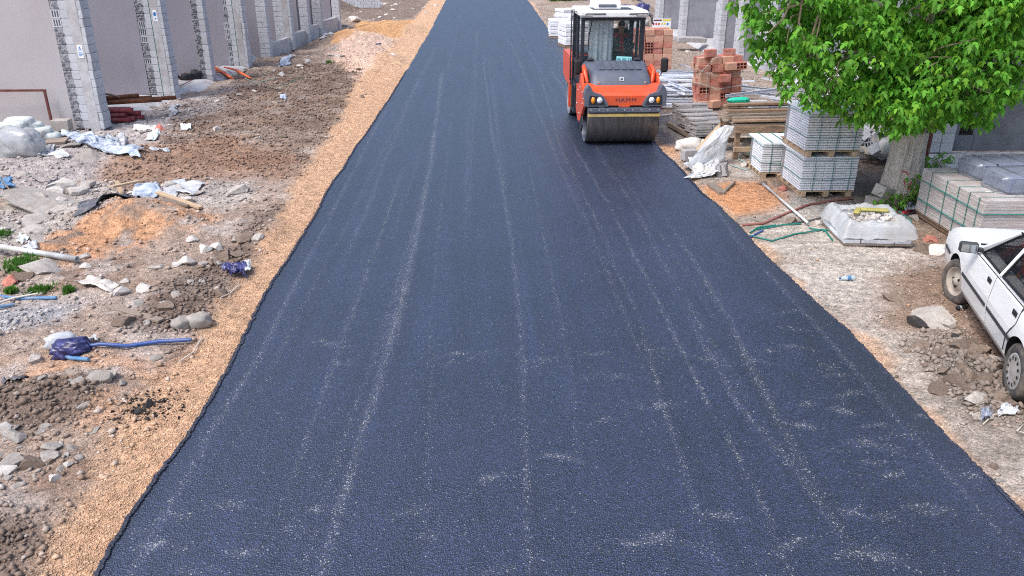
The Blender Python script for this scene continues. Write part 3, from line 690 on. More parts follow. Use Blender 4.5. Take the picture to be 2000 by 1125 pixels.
# little safety notices on two fins
def sticker(s, x, z, kind):
    p = MB(); p.span((x-.062, s-.018, z-.15), (x+.062, s-.0125, z+.15), .001); o = p.build('notice', M['paper'], lb)
    q = MB()
    if kind == 0:
        q.prism([(x-.035, z+.02), (x-.02, z+.02), (x, z+.10), (x-.012, z+.12)], s-.022, s-.0185, 'y'); q.prism([(x+.035, z+.02), (x+.02, z+.02), (x-.004, z+.10), (x+.008, z+.12)], s-.022, s-.0185, 'y')
        for j in range(3): q.span((x-.045, s-.021, z-.035-j*.035), (x+.045-.02*(j == 2), s-.0185, z-.018-j*.035))
    else:
        q.prism([(x+.04*math.cos(t), z+.05+.055*math.sin(t)) for t in np.linspace(0, 6.0, 14)], s-.022, s-.0185, 'y')
        q.span((x-.02, s-.021, z-.09), (x+.02, s-.0185, z-.06))
    q.build('print', M['print_blue'], o)
M['paper'] = mat('paper', S(236, 238, 242), .6, .04, 5, 0); M['print_blue'] = mat('print_blue', S(52, 120, 190), .6, .1, 5, 0)
sticker(0, -.22, 1.85, 0); sticker(4.2, -.2, 2.35, 1)

# ------------------------------------------------------------------ right building
def rblock(w_, d, h): return MB().box((0, 0, 0), (w_, d, h), None, .008).mesh('block', M['block'])
MESH['rb_half'] = rblock(.245, .30, .194); MESH['rb_front'] = rblock(.245, .39, .194); MESH['rb_wall'] = MB().box((0, 0, 0), (.39, .2, .192), None, .008).mesh('block', M['block'])
rbld = empty('block_building', 'unfinished grey block building with open bays behind the leafy tree', 'building', (9.5, 39.2, 0), 0)
def RB(x, y, z=0): return (x-9.5, y-39.2, z)
def span_w(a, b, name, m, bev=0): return MB().span(RB(*a), RB(*b), bev).build(name, m, rbld)
FIN = [(9.38, 43.8), (9.52, 39.2), (9.86, 34.0), (9.98, 31.7), (10.32, 29.5)]
nb = 0
for k, (x, y) in enumerate(FIN):
    for j in range(17):
        z = .1+j*.2; o = (j % 2)
        link('block', MESH['rb_half'] if o else MESH['rb_front'], rbld, RB(x+.123+rb.uniform(-.006, .006), y+(.15 if o else .195), z))
        link('block', MESH['rb_front'] if o else MESH['rb_half'], rbld, RB(x+.123+rb.uniform(-.006, .006), y+(.50 if o else .545), z))
    span_w((x+.01, y+.01, 3.41), (x+.24, y+.69, 6.2), 'upper_fin', M['block'])
    span_w((x+.25, y+.04, -.3), (15.9, y+.30, 6.2), 'bay_side_wall', M['bay_wall'])
span_w((15.95, 16.2, -.4), (16.2, 45, 6.2), 'back_wall', M['bay_wall'])
span_w((9.4, 44.6, -.3), (16, 44.9, 6.2), 'end_wall', M['block'])
for (y0, y1, x0) in ((39.95, 43.7, 9.8), (34.75, 39.1, 9.9), (32.45, 33.9, 10.2), (30.25, 31.6, 10.4), (19, 29.4, 10.7)):
    q = MB(); q.prism([(x0-9.5-.35, -.2), (x0-9.5+.1, .2), (6.4, .22), (6.4, -.2)], y0-39.2, y1-39.2, 'y'); q.build('floor_slab', M['concrete'], rbld)
for j in range(9):   # the short broken pier beside the second fin and the half wall right of the fourth
    link('block', MESH['rb_half'], rbld, RB(10.3+rb.uniform(-.01, .01), 35.9, .3+j*.2))
for j in range(6):
    for i in range(3): link('block', MESH['rb_wall'], rbld, RB(10.75+i*.4+(j % 2)*.12, 31.3, .3+j*.2))
# nearest pier, dark wall and floor slab
for j in range(20):
    o = j % 2; z = .38+j*.2
    link('block', MESH['rb_half'] if o else MESH['rb_front'], rbld, RB(9.18, 15.7+(.15 if o else .195), z)); link('block', MESH['rb_half'], rbld, RB(9.43, 15.83, z))
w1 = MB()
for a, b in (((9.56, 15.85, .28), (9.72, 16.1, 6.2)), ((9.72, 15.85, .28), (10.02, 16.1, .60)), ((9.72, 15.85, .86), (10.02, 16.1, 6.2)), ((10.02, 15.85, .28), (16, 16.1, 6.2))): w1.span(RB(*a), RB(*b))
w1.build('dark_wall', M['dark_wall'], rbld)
gr = MB(); gr.span(RB(9.72, 16.0, .6), RB(10.02, 16.05, .86))
gr.build('vent_back', M['dark_gap'], rbld)
gv = MB()
for i in range(6): gv.span(RB(9.735+i*.05, 15.86, .6), RB(9.745+i*.05, 15.875, .86))
for i in range(4): gv.span(RB(9.72, 15.876, .63+i*.06), RB(10.02, 15.888, .64+i*.06))
gv.build('vent_grille', M['dark_gap'], rbld)
span_w((9.0, 12.2, -.3), (16, 15.84, .26), 'floor_slab', M['concrete_floor'] if 'concrete_floor' in M else M['concrete'], .02)
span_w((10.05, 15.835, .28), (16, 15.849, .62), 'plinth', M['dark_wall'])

# far background wall of pale blocks on the left and boundary wall
fw_ = empty('boundary_wall', 'low pale block wall beyond the far end of the plastered building', 'wall', (*at(662, 18), 0))
for j in range(5):
    for i in range(8): link('block', MESH['rb_wall'], fw_, (i*.41+(j % 2)*.2, 0, .1+j*.2+.1))

# ------------------------------------------------------------------ left yard: things along the building
def long_tube(name, a, b, r, m, label, cat, group=None, pipe=True, n=12, ct=.3):
    o = (MB().pipe(a, b, r, r*ct, n) if pipe else MB().tube([a, b], r, n)).build(name, m); return tag(o, label, cat, group)
fr = empty('pipe_railing', 'dark red welded steel frame leaning against the nearest mauve bay', 'frame', (-10.62, 20.02, 0))
q = MB(); q.box((-.72, 0, .96), (1.7, .05, .05)); q.build('top_rail', M['rust_steel'], fr); q = MB(); q.box((.10, 0, .45), (.05, .05, .97)); q.build('post', M['rust_steel'], fr)
q = MB(); q.box((.0, -.05, .025), (.5, .05, .05)); q.build('foot_rail', M['rust_steel'], fr)
bk = MB().box((0, 0, .13), (.40, .30, .26), (0, 0, .1), .01).build('concrete_block', M['chunk'], loc=(-10.15, 19.75, hz1(-10.15, 19.75)))
tag(bk, 'squat grey brown concrete block at the foot of the nearest block fin', 'block')

pr = random.Random(5)
n_ = 0
for (px_, py_, ln, dz) in [(205, 232, 1.75, .06), (207, 222, 1.6, .10), (203, 212, 1.65, .2), (206, 227, 1.9, .20), (206, 217, 1.72, .30), (215, 217, 2.0, .1), (212, 209, 2.0, .31), (225, 215, 1.9, .21), (204, 206, 1.5, .42)]:
    x, y = at(px_, py_, .1); a = pr.uniform(-.05, .12)
    x0 = -10.0; y0 = 20.75+n_*.13 if n_ < 6 else 20.9+(n_-6)*.17
    z = .12+.115*(0 if n_ < 4 else 1 if n_ < 7 else 2)
    y0 = 20.62+([0, .12, .24, .36, .06, .18, .3, .12, .24][n_]); ln = 1.25+pr.uniform(-.12, .18)+.15*([0, 1, 2, 3, 0, 1, 2, 1, 2][n_])/2
    long_tube('red_pipe', (x0-.1, y0, z), (x0+ln*.82, y0+pr.uniform(-.02, .06), z+.0), .056, M['red_pipe'], ['frontmost bottom', 'second bottom', 'third bottom', 'rear bottom', 'front middle', 'centre middle', 'rear middle', 'front top', 'rear top'][n_]+' dark red pipe of the stack in the bay', 'pipe', 'dark red pipes stacked in the bay')
    n_ += 1
for i, (dx, dy, z, ln) in enumerate([(0, 0, .47, 1.75), (.1, .16, .47, 1.55), (-.1, .3, .48, 1.5), (.05, .08, .57, 1.1), (.2, .5, .44, 1.75)]):
    long_tube('rusty_pipe', (-10.1+dx, 20.9+dy, z), (-10.1+dx+ln, 21.25+dy+.25, z+.0), .055, M['rusty'], ['front long', 'second', 'middle', 'short upper', 'rearmost long'][i]+' rusty brown pipe resting across the dark red stack', 'pipe', 'rusty pipes over the red stack')
for k, (a, b, m_, lb_) in enumerate([((346, 132), (372, 158), 'rusty', 'thin rusty rod leaning in the third bay'), ((345, 175), (375, 160), 'rusty', 'short rusty rod lying on the third bay ledge')]):
    p = at(*a, .35 if k == 0 else .1); q = at(*b, .1)
    long_tube('steel_rod', (*p, .55 if k == 0 else .15), (*q, .16), .014, M[m_], lb_, 'rod', None, False, 6)
dd = MB().tube([(-10.0, 21.6, .62), (-9.6, 21.35, .64), (-9.3, 21.2, .60)], .03, 6).build('tree_branch', M['twig']); tag(dd, 'dry dark branch lying on top of the rusty pipes', 'branch')

def blob(name, size, m, seed, label, cat, loc, rz=0, sub=3, amp=.25, ns=3.0, group=None, sq=.75, ridge=.0, parent=None):
    """soft sack-like body: rounded box pushed about by noise, flat underneath"""
    bm = bmesh.new(); bmesh.ops.create_icosphere(bm, subdivisions=sub, radius=1)
    v = np.array([p.co[:] for p in bm.verts])
    v = np.sign(v)*np.abs(v)**sq
    v *= 1+amp*n3(v, ns, seed)[:, None]
    if ridge: v *= 1-ridge*np.abs(n3(v, ns*2.3, seed+9))[:, None]
    v = v*np.array(size)/2; lo = -size[2]*.33
    v[:, 2] = np.where(v[:, 2] < lo, lo+(v[:, 2]-lo)*.15, v[:, 2])-lo
    for p, c in zip(bm.verts, v): p.co = c
    for f in bm.faces: f.smooth = True
    me = bpy.data.meshes.new(name); bm.to_mesh(me); bm.free(); me.materials.append(m)
    o = link(name, me, parent, loc, (0, 0, rz)); return tag(o, label, cat, group) if cat else o

def sheet(name, outline, m, label, cat, h=.06, seed=0, n=26, lift=.012, group=None, ns=5.0, zf=None, folds=1.0, warp=.18):
    """crumpled sheet lying on the ground: quad patch through 4 corner points (x, y), real thickness"""
    P = [np.array(p) for p in outline]; u = np.linspace(0, 1, n); U, Vv = np.meshgrid(u, u); U = U.ravel(); Vv = Vv.ravel()
    x = (P[0][0]*(1-U)+P[1][0]*U)*(1-Vv)+(P[3][0]*(1-U)+P[2][0]*U)*Vv; y = (P[0][1]*(1-U)+P[1][1]*U)*(1-Vv)+(P[3][1]*(1-U)+P[2][1]*U)*Vv
    sc_ = np.linalg.norm(P[1]-P[0])*.5+np.linalg.norm(P[3]-P[0])*.5
    x = x+(fbm(U*3.3+seed, Vv*3.3, 3, seed+1)-.5)*sc_*warp*2; y = y+(fbm(U*3.3+seed, Vv*3.3, 3, seed+2)-.5)*sc_*warp*2
    base = hz(x, y) if zf is None else zf(U, Vv)
    r = 1-np.abs(fbm(U*ns*.8, Vv*ns*.55, 2, seed+3)*2-1); r2 = 1-np.abs(vn(U*ns*1.7+3, Vv*ns*1.4, seed+8)*2-1)
    z = base+lift+h*folds*(r*r*1.0+.25*r2*r2)*(.25+.9*fbm(U*2, Vv*2, 2, seed+4))
    top = np.stack([x, y, z], 1); bot = top-np.array([0, 0, .006])
    I = np.arange(n*n).reshape(n, n); q = np.stack([I[:-1, :-1], I[:-1, 1:], I[1:, 1:], I[1:, :-1]], -1).reshape(-1, 4)
    e = np.concatenate([I[0, :], I[1:, -1], I[-1, -2::-1], I[-2:0:-1, 0]]); e2 = np.roll(e, -1); k = n*n
    f = np.concatenate([q, q[:, ::-1]+k, np.stack([e, e+k, e2+k, e2], 1)])
    o = link(name, np_mesh(name, np.concatenate([top, bot]), f, m, None, True)); return tag(o, label, cat, group)
def quad(*pts): return [at(*p) for p in pts]

# cement sacks stacked at the left edge
for i, (px_, py_, z, sx, sy, rz, lab) in enumerate([
    (20, 248, .36, .62, .36, .25, 'white printed cement sack at the back left of the stack'), (30, 252, .24, .66, .4, .1, 'white cement sack second from the top by the purple one'),
    (38, 238, .40, .6, .36, .15, 'purple topped cement sack at the very top of the stack'), (52, 247, .28, .7, .4, .3, 'white cement sack with teal lettering across its middle'),
    (55, 262, .14, .72, .42, .22, 'dusty cream cement sack under the teal lettered one'), (72, 257, .16, .66, .42, .35, 'white cement sack with green corners near the stack front'),
    (85, 268, .03, .74, .44, .25, 'flattened white cement sack at the bottom right of the stack')]):
    x, y = at(px_, py_, z+.05)
    blob('cement_sack', (sx, sy, .20), M['sack_print'] if i != 4 else M['sack'], 40+i, lab, 'sack', (x, y, z), rz, 3, .10, 2.2, 'cement sacks stacked by the steel frame', .6)
pl = empty('pallet_board', 'grey pallet board under the cement sacks', 'board', (*at(80, 282), hz1(*at(80, 282))), .25)
MB().box((-.2, 0, .05), (1.5, .5, .04)).build('plank', M['wood_grey'], pl); MB().box((-.2, -.2, .015), (1.5, .08, .03)).build('batten', M['wood_grey'], pl)
x, y = at(38, 306)
blob('plastic_bag', (.95, .8, .74), M['plastic_clear'], 61, 'big bulging translucent plastic bag beside the cement sacks', 'bag', (x+.05, y, hz1(x, y)), .2, 4, .24, 2.6, None, .75, .3)
x, y = at(-22, 296)
blob('plastic_bag', (.7, .6, .66), M['plastic_clear'], 66, 'bluish translucent bag cut off by the left edge of the picture', 'bag', (x-.2, y, hz1(x, y)), .5, 4, .24, 2.6, None, .75, .3)
sheet('plastic_sheet', quad((72, 312), (128, 312), (105, 290), (70, 285)), M['plastic_white'], 'thin white plastic scrap trailing from the big translucent bag', 'plastic sheet', .10, 3)
sheet('torn_tarp', quad((150, 283), (272, 322), (262, 300), (118, 256)), M['tarp_blue'], 'torn white and blue striped tarp lying before the nearest fin', 'tarp', .16, 5, 34, .03)
sheet('torn_tarp', quad((212, 280), (245, 306), (242, 276), (226, 266)), M['plastic_white'], 'crumpled white end of tarp beside the striped one', 'tarp', .15, 6)
for i, (pts, m_, lab) in enumerate([
    ([(262, 256), (310, 256), (308, 244), (268, 246)], 'sack', 'flat white sheet of card lying before the red pipes'), ([(285, 276), (312, 272), (308, 262), (290, 264)], 'sack_print', 'white and pink printed scrap lying on the mud'),
    ([(290, 300), (330, 300), (328, 290), (296, 290)], 'plastic_white', 'thin dusty white scrap on the red brown mud'), ([(352, 260), (374, 258), (372, 244), (356, 248)], 'paper', 'clean white scrap of paper on the churned mud'),
    ([(262, 388), (300, 392), (320, 362), (278, 358)], 'tarp_blue', 'white and bright blue plastic scrap behind the gravel heap'), ([(310, 385), (380, 380), (400, 362), (330, 352)], 'plastic_white', 'long crumpled white plastic behind the gravel heap'),
    ([(150, 440), (260, 412), (250, 380), (200, 392)], 'rag_grey', 'dark grey plastic sheet half buried behind the gravel heap'), ([(85, 380), (105, 378), (112, 350), (98, 362)], 'rag_grey', 'small dark grey triangular plastic flap'),
    ([(35, 485), (75, 490), (75, 475), (45, 478)], 'plastic_white', 'white plastic film caught by the grey pipe'), ([(330, 230), (350, 222), (345, 205), (335, 212)], 'plastic_white', 'striped white wrapper by the ledge of the second bay'),
    ([(170, 672), (195, 675), (188, 664), (172, 664)], 'plastic_white', 'small white scrap beside the navy bag'), ([(0, 372), (28, 370), (22, 350), (0, 352)], 'blue_faded', 'light blue plastic scrap at the left edge'),
    ([(545, 130), (572, 122), (568, 114), (548, 118)], 'tarp_blue', 'pale scraps of plastic by the fourth fin'), ([(630, 90), (650, 84), (648, 74), (634, 78)], 'plastic_white', 'white scraps of plastic beside the far sand pile'),
    ([(150, 195+360), (215, 575), (245, 560), (190, 545)], 'chunk_white', 'patch of crumbled white plaster in the left mud'), ([(545, 195), (560, 196), (562, 190), (548, 190)], 'tarp_blue', 'tiny blue and white scrap on the churned mud'),
    ([(30, 470), (45, 475), (60, 466), (40, 462)], 'sack_print', 'white scrap with a pink stripe by the rubble'), ([(0, 757), (50, 757), (55, 742), (5, 738)], 'rag_grey', 'dark blue grey rag lying on the near mud')]):
    sheet('scrap_sheet', quad(*pts), M[m_], lab, 'scrap', .07, 100+i, 18, .015)
# navy bags
x, y = at(140, 690); blob('navy_bag', (.42, .30, .22), M['navy'], 70, 'shiny navy blue bag tied round the end of the blue hose', 'bag', (x, y, hz1(x, y)), .3, 4, .3, 3, None, .8, .35)
x, y = at(122, 672); blob('white_bag', (.34, .2, .2), M['plastic_white'], 71, 'white bag lying against the navy bag', 'bag', (x, y, hz1(x, y)), .5, 3, .3, 3, None, .8, .3)
sheet('navy_bag', quad((452, 545), (482, 545), (480, 522), (434, 526)), M['navy'], 'flat navy blue bag at the edge of the orange gravel', 'bag', .14, 9, 24, .02)
sheet('white_film', quad((470, 536), (492, 536), (490, 520), (476, 520)), M['plastic_white'], 'white film peeling from the flat navy bag', 'plastic sheet', .10, 11, 14, .05)
for (px_, py_, s_, lab) in [(358, 638, .26, 'left of the two grey torn cement bag shells'), (390, 634, .30, 'right of the two grey torn cement bag shells by the gravel edge')]:
    x, y = at(px_, py_); blob('torn_bag', (s_, s_*.8, s_*.7), M['chunk'], int(px_), lab, 'bag', (x, y, hz1(x, y)), .4, 3, .35, 2.4, None, .8, .4)
# pipes, hoses, planks, sticks
def gpath(pts, up=.02): return [(*at(*p), hz1(*at(*p))+up) for p in pts]
a_, b_ = at(-60, 482), at(152, 510)
long_tube('grey_pipe', (*a_, hz1(*a_)+.12), (*b_, hz1(*b_)+.07), .042, M['white_pipe'], 'long grey white metal pipe lying over the weeds', 'pipe', None, True, 14, .12)
tag(MB().tube(gpath([(158, 685), (200, 686), (250, 681), (310, 674), (375, 671)], .05), .022, 10).build('blue_hose', M['blue_hose']), 'bright blue hose running from the navy bag to the gravel', 'hose')
tag(MB().tube(gpath([(115, 691), (140, 703), (176, 712)], .03), .022, 10).build('blue_hose', M['blue_faded']), 'short faded blue hose below the navy bag', 'hose')
tag(MB().tube(gpath([(-20, 571), (40, 578), (110, 581)], .03), .022, 10).build('blue_hose', M['blue_faded']), 'faded blue hose lying by the grey gravel patch', 'hose')
tag(MB().tube(gpath([(-10, 595), (27, 588)], .03), .02, 10).build('blue_hose', M['blue_faded']), 'stub of faded blue hose at the left edge', 'hose')
st = MB().tube(gpath([(-10, 590), (30, 580), (75, 577)], .06), [.016, .014, .010], 6).tube(gpath([(52, 579), (62, 565)], .06), [.01, .006], 5).build('dry_branch', M['cable_white']); tag(st, 'bleached forked branch lying across the faded blue hose', 'branch')
def plank(a, b, w_, t, m, lab, z=(.03, .03), name='plank', cat='plank', group=None):
    a2, b2 = Vector((*at(*a), 0)), Vector((*at(*b), 0)); a2.z = hz1(a2.x, a2.y)+z[0]; b2.z = hz1(b2.x, b2.y)+z[1]
    d = b2-a2; o = MB().box((0, 0, 0), (d.length, w_, t), None, .004).build(name, M[m]); o.location = (a2+b2)/2; o.rotation_euler = d.to_track_quat('X', 'Z').to_euler(); return tag(o, lab, cat, group)
plank((216, 602), (316, 629), .10, .03, 'wood_grey', 'weathered grey plank lying in the left mud')
plank((226, 409), (277, 385), .09, .035, 'wood_new', 'pale plank along the crest of the orange gravel heap', (.26, .3))
plank((310, 388), (392, 404), .10, .04, 'wood_new', 'split pale plank right of the gravel heap', (.12, .05)); plank((318, 396), (370, 402), .11, .04, 'wood_grey', 'grey plank under the split pale plank', (.05, .05))
plank((235, 392), (243, 402), .07, .03, 'wood_new', 'short chip of pale timber standing on the dark plastic', (.3, .12))
for i, (pts, r, m_, lab) in enumerate([([(395, 662), (378, 690), (350, 712)], .008, 'cable_white', 'white cable stub lying on the orange gravel edge'), ([(467, 556), (450, 575), (432, 592)], .008, 'cable_white', 'thin pale cord at the edge of the gravel bed'),
    ([(5, 362), (22, 378), (30, 395), (42, 405)], .012, 'twig', 'bare brown twig sticking out of the rubble'), ([(60, 350), (80, 362), (105, 356)], .006, 'black_rag', 'thin black cable curling over the pale dust'),
    ([(0, 388), (25, 388), (40, 398)], .008, 'strap_green', 'green strap end by the brown twig'), ([(168, 342), (166, 352), (158, 362)], .008, 'plastic_white', 'white strip standing in the rubble'),
    ([(265, 255), (275, 262), (300, 262)], .012, 'black_rag', 'black cable beside the flat white card'), ([(530, 168), (560, 165), (585, 158), (600, 150)], .01, 'strap_green', 'pale green strap on the churned mud'),
    ([(480, 160), (500, 166), (530, 160), (560, 150)], .012, 'strap_pale', 'pale strapping tangled by the orange netting'), ([(460, 140), (480, 152), (520, 156)], .012, 'black_rag', 'black cable by the orange netting')]):
    tag(MB().tube(gpath(pts, .03), r, 6).build('cable_scrap', M[m_]), lab, 'cable')
# orange netting rolls and black bags in the far bays
for i, (a, b, r) in enumerate([((418, 136), (455, 153), .09), ((440, 137), (490, 159), .07), ((420, 143), (452, 156), .06)]):
    p, q = at(*a, .1), at(*b, .05)
    tag(MB().tube([(*p, hz1(*p)+.22-.05*i), ((p[0]+q[0])/2, (p[1]+q[1])/2, hz1(*q)+.16), (*q, hz1(*q)+.06)], [r*.7, r, r*.6], 8, flat=.5).build('orange_netting', M['orange_plastic']), 'rolled bright orange plastic netting sticking out of the fourth bay', 'netting', 'orange netting rolls')
for i, (px_, py_, s_) in enumerate([(350, 152, .42), (365, 157, .36), (384, 154, .45)]):
    x, y = at(px_, py_, .1); blob('black_bag', (s_, s_, s_*.8), M['black_rag'], 80+i, ['black rubbish bag farthest left in the third bay', 'small black rubbish bag between two others in the third bay', 'tall black rubbish bag against the third fin'][i], 'bag', (x, y, .1), i, 3, .35, 2.5, None, .85, .3)
x, y = at(488, 122, .1); blob('white_bag', (.4, .3, .35), M['sack_print'], 85, 'white and pink bag on the ledge of the fifth bay', 'bag', (x, y, .1), 0, 3, .3, 2.5)
# shovel in the sand
sh = empty('shovel', 'shovel with a blue grip stuck in the orange sand', 'shovel', (*at(767, 115), 0))
p, q = at(767, 115), at(740, 99); z0 = hz1(*p)
MB().tube([(0, 0, z0-.05), (q[0]-p[0], q[1]-p[1], hz1(*q)+.25)], .018, 8).build('shaft', M['wood'], sh)
MB().box((q[0]-p[0], q[1]-p[1], hz1(*q)+.26), (.36, .06, .06), (0, 0, 1.0), .01).build('grip', M['blue_hose'], sh); MB().box((0, 0, z0-.02), (.24, .3, .02), (.3, 0, .6), .005).build('blade', M['steel'], sh)

# ------------------------------------------------------------------ broken concrete and stones one can count
def chunk_mesh(seed, m, flat):
    bm = bmesh.new(); bmesh.ops.create_icosphere(bm, subdivisions=3, radius=.5); r = np.random.default_rng(seed)
    v = np.array([p.co[:] for p in bm.verts])
    for k in range(13):                    # cut the ball with random planes into a broken lump
        nrm = r.normal(size=3); nrm /= np.linalg.norm(nrm); dd_ = r.uniform(.20, .34); t = v@nrm; v = v-np.outer(np.clip(t-dd_, 0, 9), nrm)
    v *= 1+.05*n3(v, 5, seed)[:, None]+.05*n3(v, 14, seed+3)[:, None]; v[:, 2] *= flat; v *= 1/(np.ptp(v[:, 0]))
    for p, c in zip(bm.verts, v): p.co = c
    me = bpy.data.meshes.new('chunk'); bm.to_mesh(me); bm.free(); me.materials.append(m); return me
CH = {k: [chunk_mesh(i*7+j*31, M[m_], f) for i in range(6)] for j, (k, m_, f) in enumerate([('grey', 'chunk', .62), ('white', 'chunk_white', .6), ('brown', 'chunk_brown', .75), ('slab', 'chunk', .26), ('tar', 'tar_chunk', .7), ('brick', 'brick_red', .7)])}
cr = random.Random(17)
def chunk(px_, py_, wpx, kind, lab, group=None, name=None, cat=None, xy=None, size=None):
    name = name or {'brown': 'mud_clod', 'slab': 'broken_slab', 'tar': 'tar_lump', 'brick': 'broken_brick'}.get(kind, 'rubble_chunk'); cat = cat or name.replace('_', ' ')
    x, y = at(px_, py_) if xy is None else xy
    if size is None: size = wpx/FOC*math.hypot(y, CAM_H)*1.04
    me = cr.choice(CH[kind]); fl = {'grey': .62, 'white': .6, 'brown': .75, 'slab': .26, 'tar': .7, 'brick': .7}[kind]
    o = link(name, me, None, (x, y, hz1(x, y)+size*fl*.10), (cr.uniform(-.25, .25), cr.uniform(-.25, .25), cr.uniform(0, 6.28)), (size, size*cr.uniform(.75, 1.05), size*cr.uniform(.8, 1.1)))
    return tag(o, lab, cat, group, 'thing')
for a in [(70, 698, 32, 'grey', 'rounded grey stone left of the navy bag'), (190, 755, 46, 'grey', 'angular grey stone at the edge of the orange spill'), (205, 738, 36, 'slab', 'flat grey stone leaning on the angular one'),
    (238, 636, 40, 'brown', 'reddish stone sunk in a hole in the left mud'), (288, 630, 24, 'grey', 'small grey stone right of the weathered plank'), (262, 596, 30, 'grey', 'grey lump above the weathered plank'),
    (345, 574, 24, 'grey', 'flat grey stone in the mud right of the plaster patch'), (285, 560, 34, 'white', 'big white plaster lump at the right of the white patch'), (236, 572, 30, 'white', 'long white plaster flake at the bottom of the white patch'),
    (243, 548, 20, 'white', 'white plaster flake at the top of the white patch'), (310, 524, 26, 'slab', 'pale broken tile on the left mud'), (345, 522, 22, 'white', 'small white tile beside the pale broken tile'),
    (168, 520, 22, 'white', 'white stone right of the grey pipe'), (80, 526, 66, 'slab', 'big grey slab of old mortar by the weeds'), (44, 538, 36, 'brown', 'rusty pink stone left of the mortar slab'), (15, 546, 30, 'brick', 'broken pink brick at the left edge below the pipe'),
    (160, 495, 36, 'slab', 'grey flake of concrete at the foot of the orange heap'), (80, 432, 62, 'slab', 'long pale slab leaning in the rubble left of the heap'), (75, 452, 54, 'slab', 'thick broken slab end behind the heap'), (70, 400, 110, 'slab', 'widest tan slab lying across the rubble'),
    (120, 375, 56, 'white', 'big pale boulder of concrete among the rubble'), (168, 370, 34, 'grey', 'round grey boulder right of the pale one'), (115, 388, 36, 'white', 'white broken tile below the pale boulder'), (150, 384, 42, 'white', 'long white stick of plaster in the rubble'),
    (175, 310, 52, 'slab', 'flat pale slab in the dust below the striped tarp'), (135, 288, 40, 'slab', 'cracked paving piece left of the striped tarp'), (40, 345, 34, 'slab', 'grey broken slab in the dust at left'),
    (470, 370, 44, 'grey', 'dark grey lump on the mud at the right of the pale plastic'), (440, 500, 30, 'brown', 'dark clod near the flat navy bag'), (480, 470, 40, 'brown', 'large dark clod near the gravel edge'),
    (400, 486, 34, 'white', 'white stone on the mud left of the dark clods'), (425, 482, 28, 'white', 'pale stone beside the large white one'), (378, 470, 22, 'white', 'small pale stone above the white ones'), (365, 515, 36, 'white', 'cluster stone by the white tile'),
    (30, 845, 46, 'grey', 'blue grey broken block piece at the left edge'), (105, 868, 40, 'grey', 'long grey stone beside the block piece'), (138, 870, 22, 'grey', 'round grey stone right of the long one'), (100, 888, 40, 'grey', 'jagged grey stone in the near pile'),
    (20, 900, 60, 'grey', 'large grey stone at the left edge of the near pile'), (60, 900, 36, 'brown', 'brown stone in the near pile'), (152, 888, 20, 'grey', 'small stone at the right of the near pile'), (10, 830, 30, 'white', 'pale block piece at the left edge'),
    (180, 835, 26, 'slab', 'thin grey shard standing on the orange spill'), (132, 905, 24, 'white', 'white stone below the round one'), (240, 752, 20, 'grey', 'small pale stone on the orange spill'),
    (300, 700, 22, 'grey', 'pale stone in the dark hollow'), (290, 790, 24, 'tar', 'black tar lump on the burnt patch'), (268, 803, 18, 'tar', 'left of the black tar lumps on the burnt patch'),
    (665, 52, 26, 'grey', 'grey boulder beside the end of the building'), (690, 44, 20, 'white', 'white bucket sized lump by the far sand'), (310, 256, 22, 'brick', 'broken red brick before the red pipes'),
    (1815, 622, 84, 'slab', 'largest slab of broken old asphalt near the car'), (1850, 628, 40, 'grey', 'grey broken end piece beside the big asphalt slab'), (1790, 632, 40, 'tar', 'black underside lump of the broken asphalt slab'), (1868, 658, 20, 'tar', 'small black tar lump in the clods'),
    (1942, 710, 30, 'white', 'pale grey stone in front of the rear wheel'), (1905, 785, 46, 'grey', 'pale angular stone below the clods'), (1918, 812, 34, 'slab', 'pale tile shard below the angular stone'), (1875, 682, 60, 'brown', 'long brown clod in the heap near the car'),
    (1870, 755, 44, 'brown', 'big rounded clod at the front of the heap'), (1840, 735, 30, 'brown', 'flat clod at the left of the heap'), (1900, 700, 40, 'brown', 'upper right clod of the heap'), (1835, 762, 36, 'brown', 'low clod at the front left of the heap'),
    (1600, 437, 24, 'white', 'white stone left of the rubble filled bag'), (1545, 432, 32, 'brown', 'brown clod beside the white pole'), (1488, 358, 20, 'brown', 'brown clod at the top of the white pole'), (1530, 370, 22, 'brick', 'broken red brick by the slab bundle'),
    (1820, 468, 26, 'brick', 'broken reddish block under the wrapped pallet'), (1805, 488, 30, 'brown', 'brown clod before the wrapped pallet'), (1830, 492, 36, 'white', 'pale broken slab in front of the car'), (1785, 425, 22, 'grey', 'grey shard by the wrapped pallet'),
    (1742, 582, 34, 'brown', 'flat brown clod on the bare dirt'), (1455, 322, 16, 'white', 'white stone near the hollow block'), (1860, 340, 18, 'white', 'white stone at the edge of the floor slab'), (1620, 378, 14, 'white', 'small white chip by the slab bundle')]:
    chunk(*a)
ORD = ['largest', 'second largest', 'third largest', 'fourth largest', 'fifth largest', 'sixth largest', 'seventh largest', 'eighth largest', 'ninth largest', 'tenth largest']
KW = {'grey': 'grey lump', 'white': 'whitish lump', 'brown': 'brown clod', 'slab': 'flat pale shard', 'brick': 'red brick piece'}
